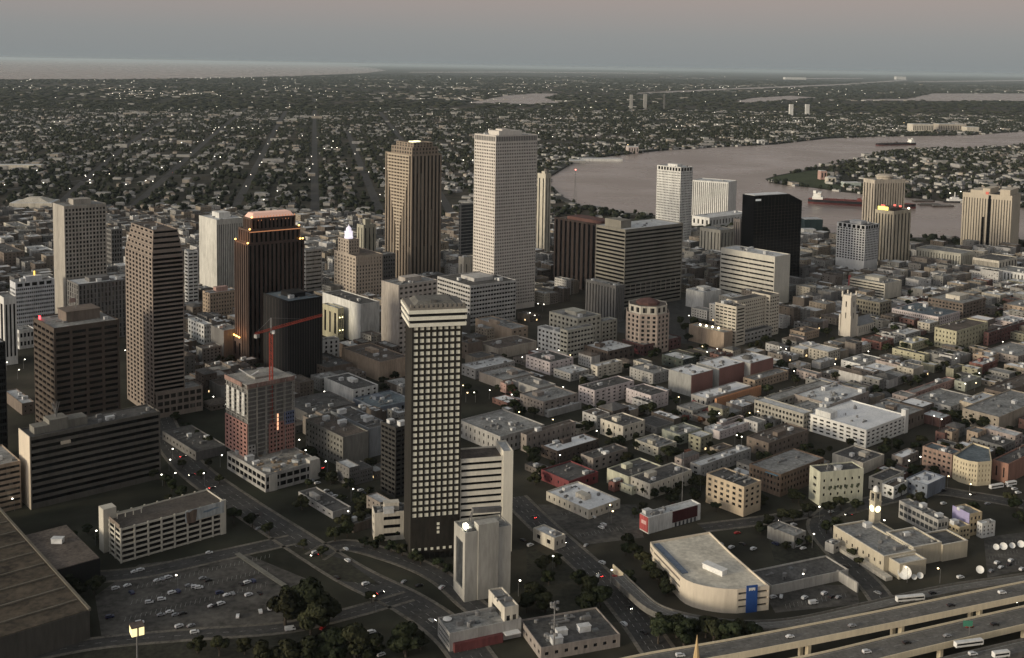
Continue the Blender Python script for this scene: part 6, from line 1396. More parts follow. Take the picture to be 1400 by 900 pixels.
# trees along levee/point (few, individually)
# ================================================================== STREET LAMPS
pole = MB(); pole.lathe([(.14, 0), (.08, 8.6)], 6); pole.beam((0, 0, 8.5), (1.3, 0, 8.9), .06); pme = pole.mesh("pole", METAL)
hd = MB(); hd.lathe([(.15, 8.45), (.52, 8.6), (.52, 8.95), (.2, 9.15)], 8, 1.4, 0)
LW = glow("white_street_light", (1, .94, .78), 6); LY = glow("warm_street_light", (1, .74, .38), 6)
hmw = hd.mesh("lamp_head", LW); hmy = hd.mesh("lamp_head", LY)
def lamp(px, py, warm=False, big=1.0):
    p = P(px, py, 8.8*big); r = empty("street_lamp", (p.x, p.y, 0), random.uniform(0, 6.28)); r.scale = (1, 1, big); link("pole", pme, r); o = link("lamp_head", hmy if warm else hmw, r)
    s = max(1.0, min(3.2, p.y/1100)); o.scale = (s, s, 1+.35*(s-1)); o.location = (1.4-1.4*s, 0, 8.8-8.8*(1+.35*(s-1)))
    tag(r, None, "street lamp", "street lamps"); AUTO.append((r, "%s street lamp" % ("warm yellow" if warm else "bright white"), "l", 9))
LP = [(19.6, 681, 0), (24, 506, 0), (32, 492, 0), (9, 495, 0), (173, 479, 0), (196, 536, 0), (222, 648, 0), (236, 613, 0), (237, 647, 0), (231, 628, 0), (279.5, 648, 0), (301, 623, 0), (289, 516, 0), (290, 543, 0), (308, 554, 0), (351, 480, 1), (307, 440, 0), (294, 442, 0),
      (407, 601, 0), (420, 616, 0), (448, 631, 0), (476, 647, 0), (480, 669, 0), (442, 535, 0), (243, 785, 0), (130, 727, 0), (44, 872, 1), (514, 816, 1), (709, 795, 0), (756, 759, 0), (477, 698, 0), (631, 527, 1), (637, 537, 1), (650, 537, 0), (669, 533, 0), (699, 539, 0), (713, 585, 0), (697, 565, 1), (708, 563, 1), (754, 574, 1),
      (765, 623, 0), (818, 589, 0), (772, 529, 0), (713, 488, 0), (735, 478, 0), (748, 482, 0), (762, 479, 0), (780, 486, 1), (754, 584, 1), (930, 543, 1), (959, 474, 1), (965, 481, 0), (979, 477, 0), (995, 476, 0), (934, 434, 0), (943, 432, 0), (1069, 475, 0), (1076, 477, 0), (1140, 498, 0), (1087, 508, 0), (983, 566, 0), (989, 561, 0), (1027, 565, 1),
      (1035, 562, 1), (1005, 595, 0), (1014, 598, 0), (1187, 480, 0), (1172, 501, 1), (1309, 490, 0), (1371, 467, 0), (1340, 510, 0), (1333, 523, 1), (1322, 525, 0), (1275, 568, 0), (1285, 573, 0), (1241, 629, 0), (1259, 624, 0), (1296, 652, 1), (1326, 661, 1), (1121, 692, 0), (832, 691, 1), (835, 778, 0), (836, 698, 1), (1111, 731, 0), (1101, 786, 0), (958, 655, 0),
      (1241, 777, 1), (1286, 778, 1), (1206, 711, 0), (1159, 719, 0), (1158, 733, 0), (1168, 737, 0), (1104, 342, 1), (1137, 343, 1), (1141, 356, 0), (957, 371, 0), (1236, 846, 0), (1393, 823, 0), (955, 318, 1), (703, 415, 0), (736, 415, 0), (742, 416, 0), (723, 428, 0), (730, 431, 0), (300, 270, 0), (160, 296, 0),
      (1298, 264, 0), (1314, 262, 0), (1106, 171, 0), (1114, 171, 0), (1220, 176, 0), (1226, 176, 0), (1284, 159, 0), (1297, 159, 0), (1137, 164, 0), (1236, 168, 1), (1031, 161, 0), (1002, 161, 0), (842, 181, 0), (874, 181, 0), (912, 178, 0), (959, 178, 0), (858, 198, 1), (736, 182, 0), (756, 187, 0), (745, 162, 0), (760, 162, 0), (767, 162, 0), (829, 150, 1), (807, 147, 0),
      (189, 198, 0), (248, 195, 0), (294, 214, 0), (301, 215, 0), (358, 222, 0), (379, 261, 0), (361, 273, 0), (172, 252, 0), (122, 246, 0), (124, 250, 0), (110, 257, 0), (51, 233, 0), (59, 250, 0), (200, 247, 0), (209, 248, 0), (221, 229, 0), (444, 203, 0), (453, 202, 0), (461, 202, 0), (455, 193, 0), (619, 191, 0), (657, 174, 0), (666, 168, 0), (668, 177, 0), (690, 173, 0), (633, 219, 0), (647, 219, 0), (525, 322, 1), (357, 300, 0),
      (295, 175, 0), (308, 174, 0), (317, 175, 0), (326, 174, 0), (338, 176, 0), (345, 176, 0), (353, 176, 0), (299, 174, 0), (74, 167, 0), (82, 166, 0), (69, 175, 0), (94, 166, 0), (262, 157, 0), (296, 146, 0), (577, 159, 0), (591, 156, 0), (532, 157, 0), (480, 143, 0), (376, 139, 0), (101, 146, 0), (160, 135, 0), (171, 135, 0), (214, 110, 0), (378, 125, 0), (397, 125, 0)]
for x, y, w_ in LP: lamp(x, y, bool(w_))
# countless far lights
X, Y = fan(700, 112, 250); k, a, b_ = ok_points(X, Y); k &= (dens(X, Y, 1300, 4)+rng.uniform(-.3, .3, X.shape) > .55) | (rng.uniform(0, 1, X.shape) < .05); X, Y = X[k], Y[k]
X, Y = X[:260], Y[:260]; XC = np.concatenate([rng.normal(cx_, sx_, n_) for cx_, cy_, sx_, n_ in ((245, 129, 42, 26), (180, 132, 25, 10), (395, 124, 16, 9), (470, 127, 30, 6), (60, 122, 60, 14), (620, 107, 60, 12), (860, 107, 80, 10))]); YC = np.concatenate([rng.normal(cy_, 2.2, n_) for cx_, cy_, sx_, n_ in ((245, 129, 42, 26), (180, 132, 25, 10), (395, 124, 16, 9), (470, 127, 30, 6), (60, 122, 60, 14), (620, 107, 60, 12), (860, 107, 80, 10))]); pc = [P(x, max(y, 104)) for x, y in zip(XC, YC)]; pc += [Vector((a_[i][0]+(a_[i+1][0]-a_[i][0])*f_+random.uniform(-14, 14), a_[i][1]+(a_[i+1][1]-a_[i][1])*f_, 0)) for a_ in AVW for i in range(0, len(a_)-1) for f_ in (random.random(), random.random()) if random.random() < .32]; X = np.concatenate([X, [p.x for p in pc]]); Y = np.concatenate([Y, [p.y for p in pc]]); n = len(X); v, f = blob_template(1); s = .45+Y/6500; V = v[None]*s[:, None, None]; V[:, :, 2] += 12; V[:, :, 0] += X[:, None]; V[:, :, 1] += Y[:, None]
o = link("distant_lights", npmesh("distant_lights", V.reshape(-1, 3), (f[None]+(np.arange(n)*len(v))[:, None, None]).reshape(-1, 3), glow("distant_light", (1, .93, .78), 5))); tag(o, "countless tiny lights of the far suburbs", "lights", kind="stuff")

# ================================================================== MASTS, DISHES
for (x, y, yt_, lab) in ((757, 900, 822, "tall pole with a cluster of floodlights rising beside the low building at the bottom"), (188, 930, 862, "tall pole with a brightly lit boxy sign head at the bottom left")):
    g = P(x, y); hh = bis(lambda q: proj((g.x, g.y, q))[1]-yt_, 0, 200); t = empty("light_mast" if x > 500 else "pole_sign", g, R(30)); tag(t, lab, "light mast" if x > 500 else "sign")
    m = MB(); m.lathe([(.5, 0), (.3, hh)], 8); m.obj("pole", METAL, t)
    if x > 500:
        lm = MB(); lm.lathe([(.9, -.5), (.9, .5), (.4, .8)], 8); lme = lm.mesh("floodlight", METAL)
        for i in range(6): o = link("floodlight", lme, t); o.location = (1.8*math.cos(i), 1.8*math.sin(i), hh-1-(i % 3)*1.2)
        for i in range(4): o = link("floodlight", lme, t); o.location = (1.5*math.cos(i*1.6), 1.5*math.sin(i*1.6), hh-13-i*1.4)
    else:
        m = MB(); m.box(-2.9, -2.9, hh-1.5, 2.9, 2.9, hh+2.6); m.obj("lit_sign_box", glow("yellow_lit_sign_box", (1, .83, .42), 1.1), t)
        m = MB(); m.box(-3.1, -3.1, hh+2.61, 3.1, 3.1, hh+3); m.box(-.4, -2.98, hh-1.5, .4, -2.91, hh+2.6); m.obj("sign_cap", KBROWN, t)
        m = MB(); m.lathe([(.3, hh-2.8), (1.6, hh-1.9), (1.7, hh-1.51)], 8); m.obj("lit_collar", glow("yellow_lit_sign_box", (1, .83, .42), 1.1), t)
g = P(932, 700); t = empty("flagpole", g); tag(t, "thin tall pale pole rising behind the red and white shop", "pole"); hh = bis(lambda q: proj((g.x, g.y, q))[1]-620, 0, 200); m = MB(); m.lathe([(.3, 0), (.18, hh)], 6); m.obj("pole", METAL, t); m = MB(); m.lathe([(.1, hh), (.5, hh+.4), (.1, hh+.9)], 8); m.obj("finial", METAL, t)
# satellite dishes
def dish(px, py, r, lab, z=0):
    p = P(px, py, z+r*1.1); t = empty("satellite_dish", (p.x, p.y, z), R(-25)); tag(t, lab, "satellite dish")
    m = MB(); k = 16; pr = [(0.05, 0), (r*.5, r*.07), (r*.8, r*.2), (r, r*.32)]; m.lathe(pr+[(r*.98, r*.36), (r*.78, r*.24), (r*.4, r*.1)], k)
    o = m.obj("reflector", WHITEP, t); o.location = (0, 0, r*1.1); o.rotation_euler = (R(62), 0, 0)
    m = MB(); m.beam((0, .4, 0), (0, .2, r*1.1), .25); m.beam((-r*.5, .9, 0), (0, .2, r), .1); m.beam((r*.5, .9, 0), (0, .2, r), .1); m.obj("mount", METAL, t)
for a in ((1237, 783, 4.0, "largest white satellite dish in front of the station complex"), (1250, 789, 1.6, "small white satellite dish just right of the largest one"), (1258, 787, 1.9, "medium white satellite dish, second right of the largest one"), (1340, 779, 2.3, "white satellite dish at the right end of the station complex"),
          (1362, 748, 1.9, "leftmost of the row of white dishes in the lot right of the station"), (1372, 747, 2.3, "second of the row of white dishes in the lot right of the station"), (1384, 746, 1.8, "third of the row of white dishes in the lot right of the station"), (1396, 744, 2.2, "rightmost of the row of white dishes in the lot right of the station")): dish(*a)
# ================================================================== VEHICLES
def wheel_mesh():
    m = MB(); m.lathe([(.33, -.11), (.33, .11)], 12); me = m.mesh("wheel", mat("tyre_rubber", (.012, .012, .012), .8)); me.transform(Matrix.Rotation(R(90), 4, 'X')); return me
WH = wheel_mesh()
def car_proto(kind, col, cname_):
    r = empty("parked_car", (0, 0, 0)); body = MB()
    if kind == "sedan": P_ = [(-2.2, .35), (2.2, .35), (2.25, .7), (2.1, .9), (1.1, 1.0), (.5, 1.42), (-.9, 1.42), (-1.6, 1.0), (-2.15, .95)]; cab = [(-1.45, 1.0), (.95, 1.02), (.45, 1.36), (-.85, 1.36)]; w = .88
    elif kind == "suv": P_ = [(-2.3, .4), (2.3, .4), (2.35, .85), (2.2, 1.1), (1.2, 1.2), (.7, 1.75), (-2.0, 1.75), (-2.3, 1.1)]; cab = [(-1.95, 1.18), (1.1, 1.22), (.66, 1.68), (-1.8, 1.68)]; w = .95
    else: P_ = [(-2.9, .4), (2.7, .4), (2.75, 1.0), (2.4, 1.25), (1.9, 2.2), (-2.9, 2.3)]; cab = [(1.0, 1.3), (2.3, 1.3), (1.87, 2.05), (1.0, 2.05)]; w = 1.0
    n = len(P_); body.v = [(x, -w, z) for x, z in P_]+[(x, w, z) for x, z in P_]; body.f = [tuple(range(n)), tuple(reversed(range(n, 2*n)))]+[(i, i+n, (i+1) % n+n, (i+1) % n) for i in range(n)]
    paint = mat("car_paint_"+cname_, col, .35, .05, 1, spec=.5); b_ = body.obj("body", paint, r); bv = b_.modifiers.new("b", 'BEVEL'); bv.width = .06; bv.segments = 2
    g_ = MB(); n = len(cab)
    for y0, y1 in ((-w-.012, -w-.002), (w+.002, w+.012)):
        q = len(g_.v); g_.v += [(x, y0, z) for x, z in cab]+[(x, y1, z) for x, z in cab]; g_.f += [tuple(q+i for i in range(n)), tuple(q+n+i for i in reversed(range(n)))]+[(q+i, q+i+n, q+(i+1) % n+n, q+(i+1) % n) for i in range(n)]
    g_.obj("side_window", GK, r)
    ws = MB(); (xa, za), (xb, zb) = [(P_[4], P_[5]), (P_[4], P_[5]), (P_[3], P_[4])][["sedan", "suv", "van"].index(kind)]
    ws.quad((xa-.03, -w*.85, za+.06), (xa-.03, w*.85, za+.06), (xb+.03, w*.8, zb-.02), (xb+.03, -w*.8, zb-.02)); ws.obj("windscreen", GK, r)
    for x in (-1.4, 1.4):
        for y in (-w+.02, w-.02): o = link("wheel", WH, r); o.location = (x, y, .33)
    for y in (-w*.7, w*.7):
        m = MB(); m.box(P_[2][0]-.01, y-.14, .62, P_[2][0]+.03, y+.14, .8); m.obj("headlight", mat("headlight_lens", (.6, .6, .58), .2), r)
        m = MB(); m.box(P_[0][0]-.05, y-.14, .68, P_[0][0]-.001 if kind != "sedan" else P_[0][0]+.02, y+.14, .85); m.obj("tail_light", mat("tail_lens", (.3, .01, .01), .3), r)
    return r
CK = [("sedan", (.62, .63, .63), "white"), ("sedan", (.02, .02, .022), "black"), ("suv", (.55, .56, .57), "silver"), ("suv", (.70, .70, .69), "white"), ("sedan", (.25, .26, .27), "grey"), ("sedan", (.28, .02, .02), "red"), ("van", (.75, .75, .73), "white"), ("suv", (.03, .04, .09), "dark blue"), ("sedan", (.05, .05, .05), "dark")]
CPR = [car_proto(k, c, n.replace(" ", "_")) for k, c, n in CK]; used = [False]*len(CPR)
HLG = glow("lit_headlight", (1, .93, .75), 25); TLG = glow("lit_tail_light", (1, .06, .05), 14)
for ch in CPR[8].children:
    if ch.name.startswith("headlight"): ch.data.materials[0] = HLG
    if ch.name.startswith("tail_light"): ch.data.materials[0] = TLG
def car(px, py, ang_, k, z=0, moving=0, state="parked"):
    p = P(px, py, z); o = CPR[k] if not used[k] else copy_tree(CPR[k]); used[k] = True
    o.location = (p.x, p.y, z+(.1 if z else .09)); o.rotation_euler.z = R(ang_); tag(o, None, "van" if CK[k][0] == "van" else "car", "cars on the streets and parking lots"); AUTO.append((o, "%s %s %s" % (state if k != 8 else "moving lights-on", CK[k][2], {"sedan": "saloon car", "suv": "tall car", "van": "van"}[CK[k][0]]), "c", 1.5))
CARS = [(158, 806, 40, 2), (174, 802, 40, 0), (204, 825, 20, 2), (206, 824, 20, 1), (221, 821, 20, 3), (184, 783, 38, 0), (192, 781, 38, 2), (191, 853, 25, 3), (258, 802, 20, 4), (267, 804, 20, 2), (272, 805, 20, 3), (289, 830, 40, 0), (295, 829, 40, 1), (302, 827, 40, 3), (240, 842, 30, 4), (250, 840, 30, 1), (245, 858, 40, 2), (261, 857, 40, 4), (266, 866, 25, 3),
        (325, 844, 100, 0), (368, 834, 110, 3), (356, 838, 110, 2), (397, 862, 20, 6), (441, 860, 70, 5), (452, 843, 15, 0), (220, 842, 25, 4), (232, 838, 25, 0), (277, 792, 30, 4), (285, 795, 30, 1), (286, 757, 20, 0), (431, 757, 40, 2), (473, 752, 130, 0), (475, 768, 130, 3), (460, 791, 130, 1), (353, 724, 60, 4), (493, 867, 30, 2), (508, 866, 30, 3), (508, 898, 35, 0), (521, 897, 35, 2),
        (534, 730, 120, 4), (573, 802, 30, 1), (552, 797, 60, 4), (604, 805, 60, 2), (811, 708, 130, 0), (822, 723, 130, 3), (825, 719, 130, 2), (823, 771, 135, 2), (841, 790, 130, 5), (818, 789, 60, 0), (870, 762, 60, 1), (801, 747, 60, 4), (853, 855, 120, 2), (1085, 719, 30, 2), (1008, 730, 20, 5), (1090, 748, 30, 3), (1098, 751, 30, 0), (1143, 747, 20, 2), (1082, 742, 30, 3), (1057, 818, 30, 2), (1068, 817, 70, 0), (1100, 819, 40, 3), (1112, 826, 20, 6), (1127, 813, 40, 2),
        (1137, 817, 40, 1), (1146, 818, 40, 4), (1106, 799, 30, 5), (1120, 797, 30, 4), (1075, 804, 30, 1), (1363, 771, 40, 2), (1368, 777, 40, 0), (1382, 768, 40, 3), (1380, 773, 40, 1), (1397, 780, 40, 2), (1355, 782, 40, 4), (1313, 791, 20, 3), (1137, 668, 30, 4), (1136, 701, 30, 0), (1380, 666, 20, 0), (1387, 670, 20, 2), (1392, 675, 20, 3), (1290, 672, 20, 1), (1350, 690, 20, 4),
        (435, 690, 40, 0), (447, 688, 40, 5), (470, 682, 40, 3), (460, 686, 40, 2), (233, 520, 50, 0), (240, 512, 50, 5), (260, 495, 50, 3), (250, 505, 50, 2), (285, 487, 50, 6), (280, 700, 60, 1), (300, 700, 50, 4), (500, 800, 35, 2), (590, 850, 130, 4), (640, 880, 130, 0), (770, 735, 130, 4), (880, 866, 130, 1), (1290, 690, 25, 2), (1240, 708, 25, 0), (1155, 775, 130, 1), (1200, 812, 130, 4), (1165, 752, 130, 7), (300, 812, 30, 7), (150, 845, 30, 7)]
CARS += [(x, y, 40+90*(i % 2), (0, 4, 2, 1, 3, 7)[i % 6]) for i, (x, y) in enumerate(((446, 672), (452, 676), (458, 680), (487, 668), (493, 672), (499, 676), (505, 700), (512, 706), (519, 712), (526, 718), (480, 712), (487, 716), (420, 655), (427, 658), (434, 662), (240, 600), (248, 606), (256, 612), (244, 590), (60, 760), (655, 700), (715, 740), (725, 747), (180, 812), (215, 795), (222, 793), (230, 791), (330, 800), (338, 798), (346, 796), (310, 815), (318, 813), (340, 815), (355, 812), (235, 812), (243, 810), (900, 712), (985, 745), (1000, 750), (1015, 745), (1030, 752), (1060, 745)))]
for a in CARS: car(*a)
for x, y, an in ((250, 625, 50), (262, 650, 225), (290, 668, 45), (350, 706, 225), (243, 500, 100), (262, 497, 100), (430, 760, 215), (520, 812, 35), (600, 848, 220), (730, 708, 120), (770, 742, 300), (820, 788, 120), (860, 832, 300), (154, 297, 100), (161, 299, 100), (166, 295, 100), (176, 286, 100), (183, 281, 280), (236, 236, 100), (415, 630, 300), (440, 640, 120), (1270, 672, 20), (1330, 677, 200), (1160, 705, 190), (1130, 722, 300), (1060, 714, 10), (1010, 470, 40)): car(x, y, an, 8, state="moving")
for x, y, k, z in ((1080, 872, 0, 13), (1165, 857, 4, 13), (930, 898, 2, 13), (1300, 829, 1, 13), (1370, 812, 3, 13), (1240, 880, 1, 9), (1360, 855, 1, 9), (1295, 871, 4, 9), (1185, 893, 2, 9), (1325, 858, 5, 9), (1330, 896, 2, 10), (1030, 857, 2, 7), (1275, 812, 1, 7), (935, 846, 4, 7)):
    car(x, y, 14 if x > 1000 else 10, k, z, state="moving")
def longveh(name, lab, cat, px, py, z, ang_, L, col, box=True):
    p = P(px, py, z); r = empty(name, (p.x, p.y, z+.08), R(ang_)); tag(r, lab, cat); m = MB(); m.box(-L/2, -1.25, .55, L/2, 1.25, 3.3); o = m.obj("body", col, r); bv = o.modifiers.new("b", 'BEVEL'); bv.width = .18; bv.segments = 2
    m = MB(); m.box(-L/2+.5, -1.275, 1.7, L/2-.6, -1.26, 2.6); m.box(-L/2+.5, 1.26, 1.7, L/2-.6, 1.275, 2.6); m.box(L/2+.01, -1.1, 1.4, L/2+.04, 1.1, 2.8); m.obj("window", G, r)
    for x in (-L/2+1.6, L/2-1.8):
        for y in (-1.15, 1.15): o = link("wheel", WH, r); o.location = (x, y, .42); o.scale = (1.3, 1.5, 1.3)
longveh("city_bus", "long white bus on the grey ramp below the station complex", "bus", 1244, 822, 7, 12, 17, WHITEP)
longveh("city_bus", "white coach on the lower expressway deck near the green sign", "bus", 1324, 884, 9, 14, 16, WHITEP)
longveh("city_bus", "left white bus parked on the street under the curved cream corner", "bus", 1362, 668, 0, 22, 12, WHITEP)
longveh("city_bus", "right white bus parked on the street under the curved cream corner", "bus", 1382, 664, 0, 22, 9, WHITEP)
longveh("city_bus", "short white bus in the bottom right corner of the photo", "bus", 1368, 899, 10, 14, 9, WHITEP)
# ================================================================== SHIPS
def ship(name, label, pxs, pxe, py0, py1, hullc, deckc, beam_, fb, tanker=True, flip=False):
    a = P(pxs, py0, 1); b_ = P(pxe, py1, 1); d = b_-a; L = Vector((d.x, d.y)).length; r = empty(name, (a.x, a.y, .3), math.atan2(d.y, d.x)); tag(r, label, "ship")
    pl = [(0, -beam_*.38), (L*.06, -beam_*.5), (L*.85, -beam_*.5), (L*.95, -beam_*.3), (L, 0), (L*.95, beam_*.3), (L*.85, beam_*.5), (L*.06, beam_*.5), (0, beam_*.38)]
    m = MB(); m.prism([(x, y*.9) for x, y in pl], -.2, fb*.45, pts1=pl); m.obj("waterline_hull", C("red_boot_topping", .14, .03, .03), r)
    m = MB(); m.prism(pl, fb*.451, fb); m.obj("hull", hullc, r); m = MB(); m.prism(inset(pl, 1.2), fb, fb+.5); m.obj("deck", deckc, r)
    hx_ = L*.04
    m = MB(); m.box(hx_, -beam_*.42, fb, hx_+L*.10, beam_*.42, fb+6); m.box(hx_+2, -beam_*.36, fb+6, hx_+L*.08, beam_*.36, fb+13); m.box(hx_+L*.05, -beam_*.5, fb+13, hx_+L*.085, beam_*.5, fb+16); m.box(hx_+1, -3, fb+13, hx_+L*.03, 3, fb+19); m.obj("superstructure", mat("ship_white", (.8, .8, .76), .5, .05), r)
    m = MB(); m.box(hx_+L*.0855, -beam_*.46, fb+14, hx_+L*.087, beam_*.46, fb+15.3); m.obj("bridge_window", G, r)
    m = MB(); m.beam((hx_+L*.07, 0, fb+16), (hx_+L*.07, 0, fb+23), .35); m.beam((L*.9, 0, fb), (L*.9, 0, fb+9), .35); m.obj("mast", METAL, r)
    m = MB()
    for y in (-3, -1, 1, 3): m.beam((L*.16, y, fb+2), (L*.86, y, fb+2), .35)
    for i in range(9): x = L*(.18+.08*i); m.box(x, -beam_*.35, fb+.5, x+.8, beam_*.35, fb+2.8)
    m.box(L*.46, -4, fb+.5, L*.50, 4, fb+6); m.beam((L*.48, 0, fb+6), (L*.52, 0, fb+12), .4); m.beam((L*.7, 0, fb+.5), (L*.72, 0, fb+9), .4); m.obj("deck_piping", deckc, r)
ship("tanker_ship", "red-decked dark tanker with white stern house in front of the grassy point", 1105, 1252, 277, 285, C("black_hull", .02, .02, .025), C("red_deck", .26, .055, .045), 32, 10)
ship("cargo_ship", "dark cargo ship with white stern house far up the river", 1250, 1197, 198, 199, C("black_hull", .02, .02, .025), C("grey_deck", .12, .10, .10), 26, 9)
for i, (x, y, lab) in enumerate(((1305, 277, "white ferry moored at the far bank with two bright lamps"), (1010, 262, "tiny grey barge on the open river") )):
    if i: continue
    p = P(x, y); r = empty("ferry_boat", (p.x, p.y, .3), R(5)); tag(r, lab, "ferry"); pl = [(-20, -7), (20, -7), (27, 0), (20, 7), (-20, 7), (-27, 0)]
    m = MB(); m.prism(pl, 0, 3.5); m.obj("hull", C("black_hull", .02, .02, .025), r); m = MB(); m.box(-17, -6, 3.5, 17, 6, 8); m.box(-9, -4, 8, 9, 4, 12); m.obj("cabin", WHITEP, r); m = MB(); m.beam((0, 0, 12), (0, 0, 24), .8); m.obj("mast", WHITEP, r)
for i, (x, y) in enumerate(((1210, 276), (1270, 281), (1288, 283))):
    p = P(x if i else 1262, y if i else 276); r = empty("river_barge", (p.x, p.y, .3), R(8)); tag(r, None, "barge", "barges by the far bank"); AUTO.append((r, "low dark moored barge", "x", 3)); m = MB(); m.prism([(-25, -6), (25, -6), (28, -3), (28, 3), (25, 6), (-25, 6)], 0, 2.5); m.obj("hull", C("rusty_hull", .07, .05, .045), r); m = MB(); m.box(-22, -4.5, 2.5, 22, 4.5, 4.5); m.obj("hatch_cover", DGREY, r)

# ================================================================== LABELS
ORD = ["nearest", "second nearest", "third nearest", "fourth nearest", "fifth nearest", "sixth nearest", "seventh nearest", "eighth nearest", "ninth nearest", "tenth nearest", "eleventh nearest", "twelfth nearest", "thirteenth nearest", "fourteenth nearest", "fifteenth nearest"]
REFS = [("the slim black tower", 600, 765), ("the white travertine tower", 690, 420), ("the brown granite skyscraper", 565, 390), ("the rose granite tower", 210, 565), ("the long dark slab", 110, 690), ("the cream mural garage", 230, 760), ("the crane", 370, 640),
        ("the black cube", 400, 510), ("the blank white store", 485, 465), ("the maroon tower", 800, 430), ("the octagonal tower", 884, 476), ("the cream U-shaped hotel", 1020, 470), ("the church tower", 1159, 459), ("the bright white block", 1180, 610), ("the courtyard block", 1080, 560),
        ("the brick row", 980, 535), ("the orange wall", 1010, 548), ("the tan four-storey block", 1010, 705), ("the curved garage", 965, 815), ("the red and white shop", 915, 725), ("the clock tower", 1195, 727), ("the lilac wall", 1312, 728), ("the cream corner", 1330, 660), ("the yellow-olive block", 1310, 480),
        ("the black glass tower", 1060, 385), ("the yellow-signed hotel", 1220, 362), ("the tan slab hotel", 1355, 345), ("the white banded tower", 925, 335), ("the pale concrete tower", 660, 825), ("the dark-windowed brown block", 1310, 440), ("the palm mural", 1150, 690), ("the grey gridded slab", 100, 440),
        ("the glowing cupola tower", 490, 415), ("the grassy point", 1080, 250), ("the twin bridge towers", 872, 150), ("the lake shore", 200, 112), ("the huge ribbed roof", 60, 860), ("the green sign", 1325, 880), ("the satellite dishes", 1380, 750), ("the river bend", 760, 240)]
SHORTEN = {"c": "", "t": "", "b": "", "l": ""}
groups = {}
bpy.context.view_layer.update()
for o, desc, k, hgt in AUTO:
    p = o.matrix_world.translation; q = proj((p.x, p.y, 0)); best = min(REFS, key=lambda r: math.hypot(r[1]-q[0], (r[2]-q[1])*1.6)); dx, dy = q[0]-best[1], (q[1]-best[2])*1.6; d = math.hypot(dx, dy)
    rel = ("left of" if dx < 0 else "right of") if abs(dx) > abs(dy) else ("in front of" if dy > 0 else "behind")
    groups.setdefault((desc, rel, best[0]), []).append((d, o))
for (desc, rel, ref), lst in groups.items():
    lst.sort(key=lambda e: e[0])
    for i, (d, o) in enumerate(lst):
        if len(lst) == 1: o["label"] = "%s %s %s" % (desc, rel, ref)
        else: o["label"] = "%s %s %s, %s" % (desc, rel, ref, (ORD[i] if i < len(ORD) else "number %d away" % (i+1))+(" of several" if i == 0 else ""))
for o, desc, k, hgt in AUTO:
    w_ = o["label"].split()
    if len(w_) > 13: o["label"] = " ".join(w_).replace(" building with ", " block, ").replace(" of several", "")
# ================================================================== LIGHT, SKY, AIR
SUN_AZ, SUN_EL = math.atan2(-.86, -.50), R(5)     # azimuth from +Y towards +X : the afterglow is behind-left of the camera
w = bpy.data.worlds.new("World"); sc.world = w; w.use_nodes = True; nt = w.node_tree; bg = nt.nodes["Background"]
sky = nd(nt, "ShaderNodeTexSky"); sky.sky_type = 'NISHITA'; sky.sun_disc = False; sky.sun_elevation = SUN_EL; sky.sun_rotation = SUN_AZ % (2*math.pi); sky.altitude = 300; sky.air_density = 1.0; sky.dust_density = 2.2; sky.ozone_density = 1.0
hs_ = nd(nt, "ShaderNodeHueSaturation"); hs_.inputs["Saturation"].default_value = .45
nt.links.new(sky.outputs[0], hs_.inputs["Color"])
# dusk gradient over elevation (pink twilight belt above the blue-grey earth shadow) and an afterglow towards the set sun
tcw = nd(nt, "ShaderNodeTexCoord"); sep = nd(nt, "ShaderNodeSeparateXYZ"); nt.links.new(tcw.outputs["Generated"], sep.inputs[0])
gr = nd(nt, "ShaderNodeValToRGB"); cr = gr.color_ramp; cr.elements[0].position = 0; cr.elements[0].color = (.252, .276, .283, 1); cr.elements[1].position = 1; cr.elements[1].color = (.17, .18, .19, 1)
for p_, c_ in ((.028, (.272, .282, .284, 1)), (.06, (.340, .292, .278, 1)), (.12, (.39, .325, .295, 1)), (.25, (.31, .275, .25, 1)), (.5, (.21, .21, .21, 1))):
    e = cr.elements.new(p_); e.color = c_
nt.links.new(sep.outputs[2], gr.inputs[0])
dt = nd(nt, "ShaderNodeVectorMath", operation='DOT_PRODUCT'); dt.inputs[1].default_value = (math.sin(SUN_AZ), math.cos(SUN_AZ), .05); nt.links.new(tcw.outputs["Generated"], dt.inputs[0])
mrg = nd(nt, "ShaderNodeMapRange"); mrg.inputs[1].default_value = .15; mrg.inputs[2].default_value = 1; mrg.inputs[3].default_value = 1.0; mrg.inputs[4].default_value = 5.0; nt.links.new(dt.outputs["Value"], mrg.inputs[0])
sca = nd(nt, "ShaderNodeVectorMath", operation='SCALE'); nt.links.new(gr.outputs[0], sca.inputs[0]); nt.links.new(mrg.outputs[0], sca.inputs["Scale"])
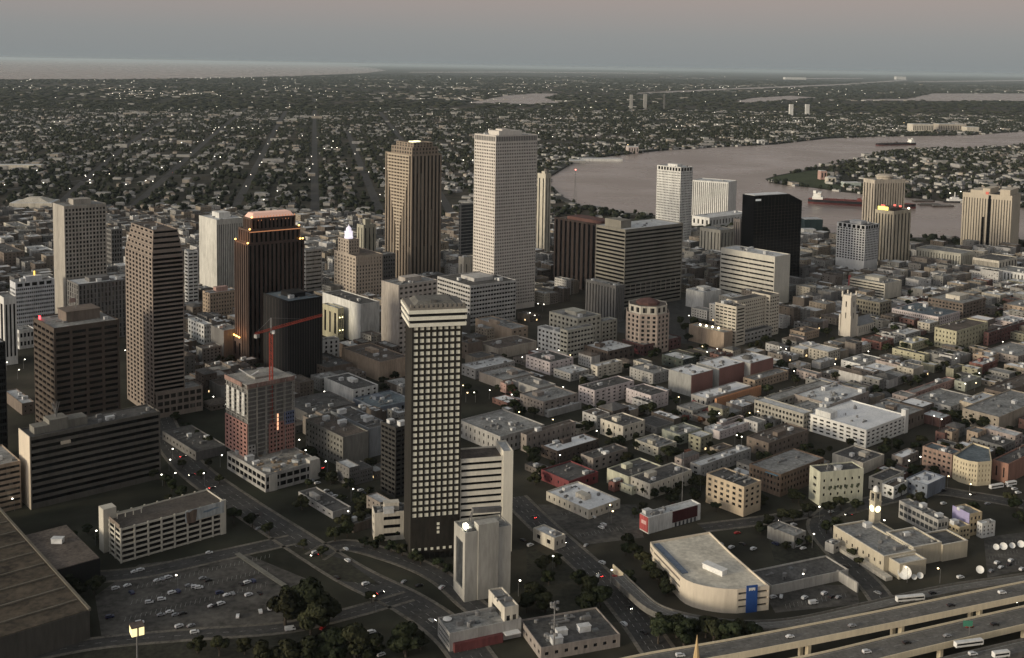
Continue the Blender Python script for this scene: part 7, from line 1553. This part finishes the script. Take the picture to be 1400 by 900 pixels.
bg.inputs[1].default_value = .10; nt.links.new(hs_.outputs[0], bg.inputs[0])
bg2 = nd(nt, "ShaderNodeBackground"); bg2.inputs[1].default_value = .95; nt.links.new(sca.outputs[0], bg2.inputs[0])
mxs = nd(nt, "ShaderNodeMixShader"); mxs.inputs[0].default_value = .85; nt.links.new(bg.outputs[0], mxs.inputs[1]); nt.links.new(bg2.outputs[0], mxs.inputs[2])
nt.links.new(mxs.outputs[0], nt.nodes["World Output"].inputs[0])
sl_ = bpy.data.lights.new("sun", 'SUN'); sl_.energy = 2.4; sl_.angle = R(12); sl_.color = (1, .86, .64); so = bpy.data.objects.new("sun", sl_); COL.objects.link(so)
sd = Vector((math.sin(SUN_AZ)*math.cos(R(9)), math.cos(SUN_AZ)*math.cos(R(9)), math.sin(R(9)))); so.rotation_euler = sd.to_track_quat('Z', 'Y').to_euler(); so.location = (-300, -300, 400)
m = MB(); m.box(-121000, -4000, -1, 121000, 171000, 330)
hm = bpy.data.materials.new("haze"); hm.use_nodes = True; nt = hm.node_tree; nt.nodes.clear(); out = nd(nt, "ShaderNodeOutputMaterial"); pv = nd(nt, "ShaderNodeVolumePrincipled")
pv.inputs["Color"].default_value = (.66, .78, .86, 1); pv.inputs["Density"].default_value = 1.35e-5; pv.inputs["Anisotropy"].default_value = .1; nt.links.new(pv.outputs[0], out.inputs["Volume"])
hz = m.obj("haze", hm); tag(hz, "thin evening haze over the city", "haze", kind="stuff")
sc.view_settings.view_transform = 'Standard'; sc.view_settings.look = 'None'; sc.view_settings.gamma = 1; sc.view_settings.exposure = 0.2; sc.view_settings.use_curve_mapping = False
sc.cycles.use_denoising = True; sc.cycles.max_bounces = 5; sc.cycles.diffuse_bounces = 2; sc.cycles.glossy_bounces = 2; sc.cycles.volume_bounces = 1; sc.cycles.transmission_bounces = 2; sc.cycles.use_adaptive_sampling = True; sc.cycles.adaptive_threshold = .02
sc.cycles.sample_clamp_indirect = 4
sc.render.use_persistent_data = False
print("objects", len(bpy.data.objects), "top", sum(o.parent is None for o in COL.objects))
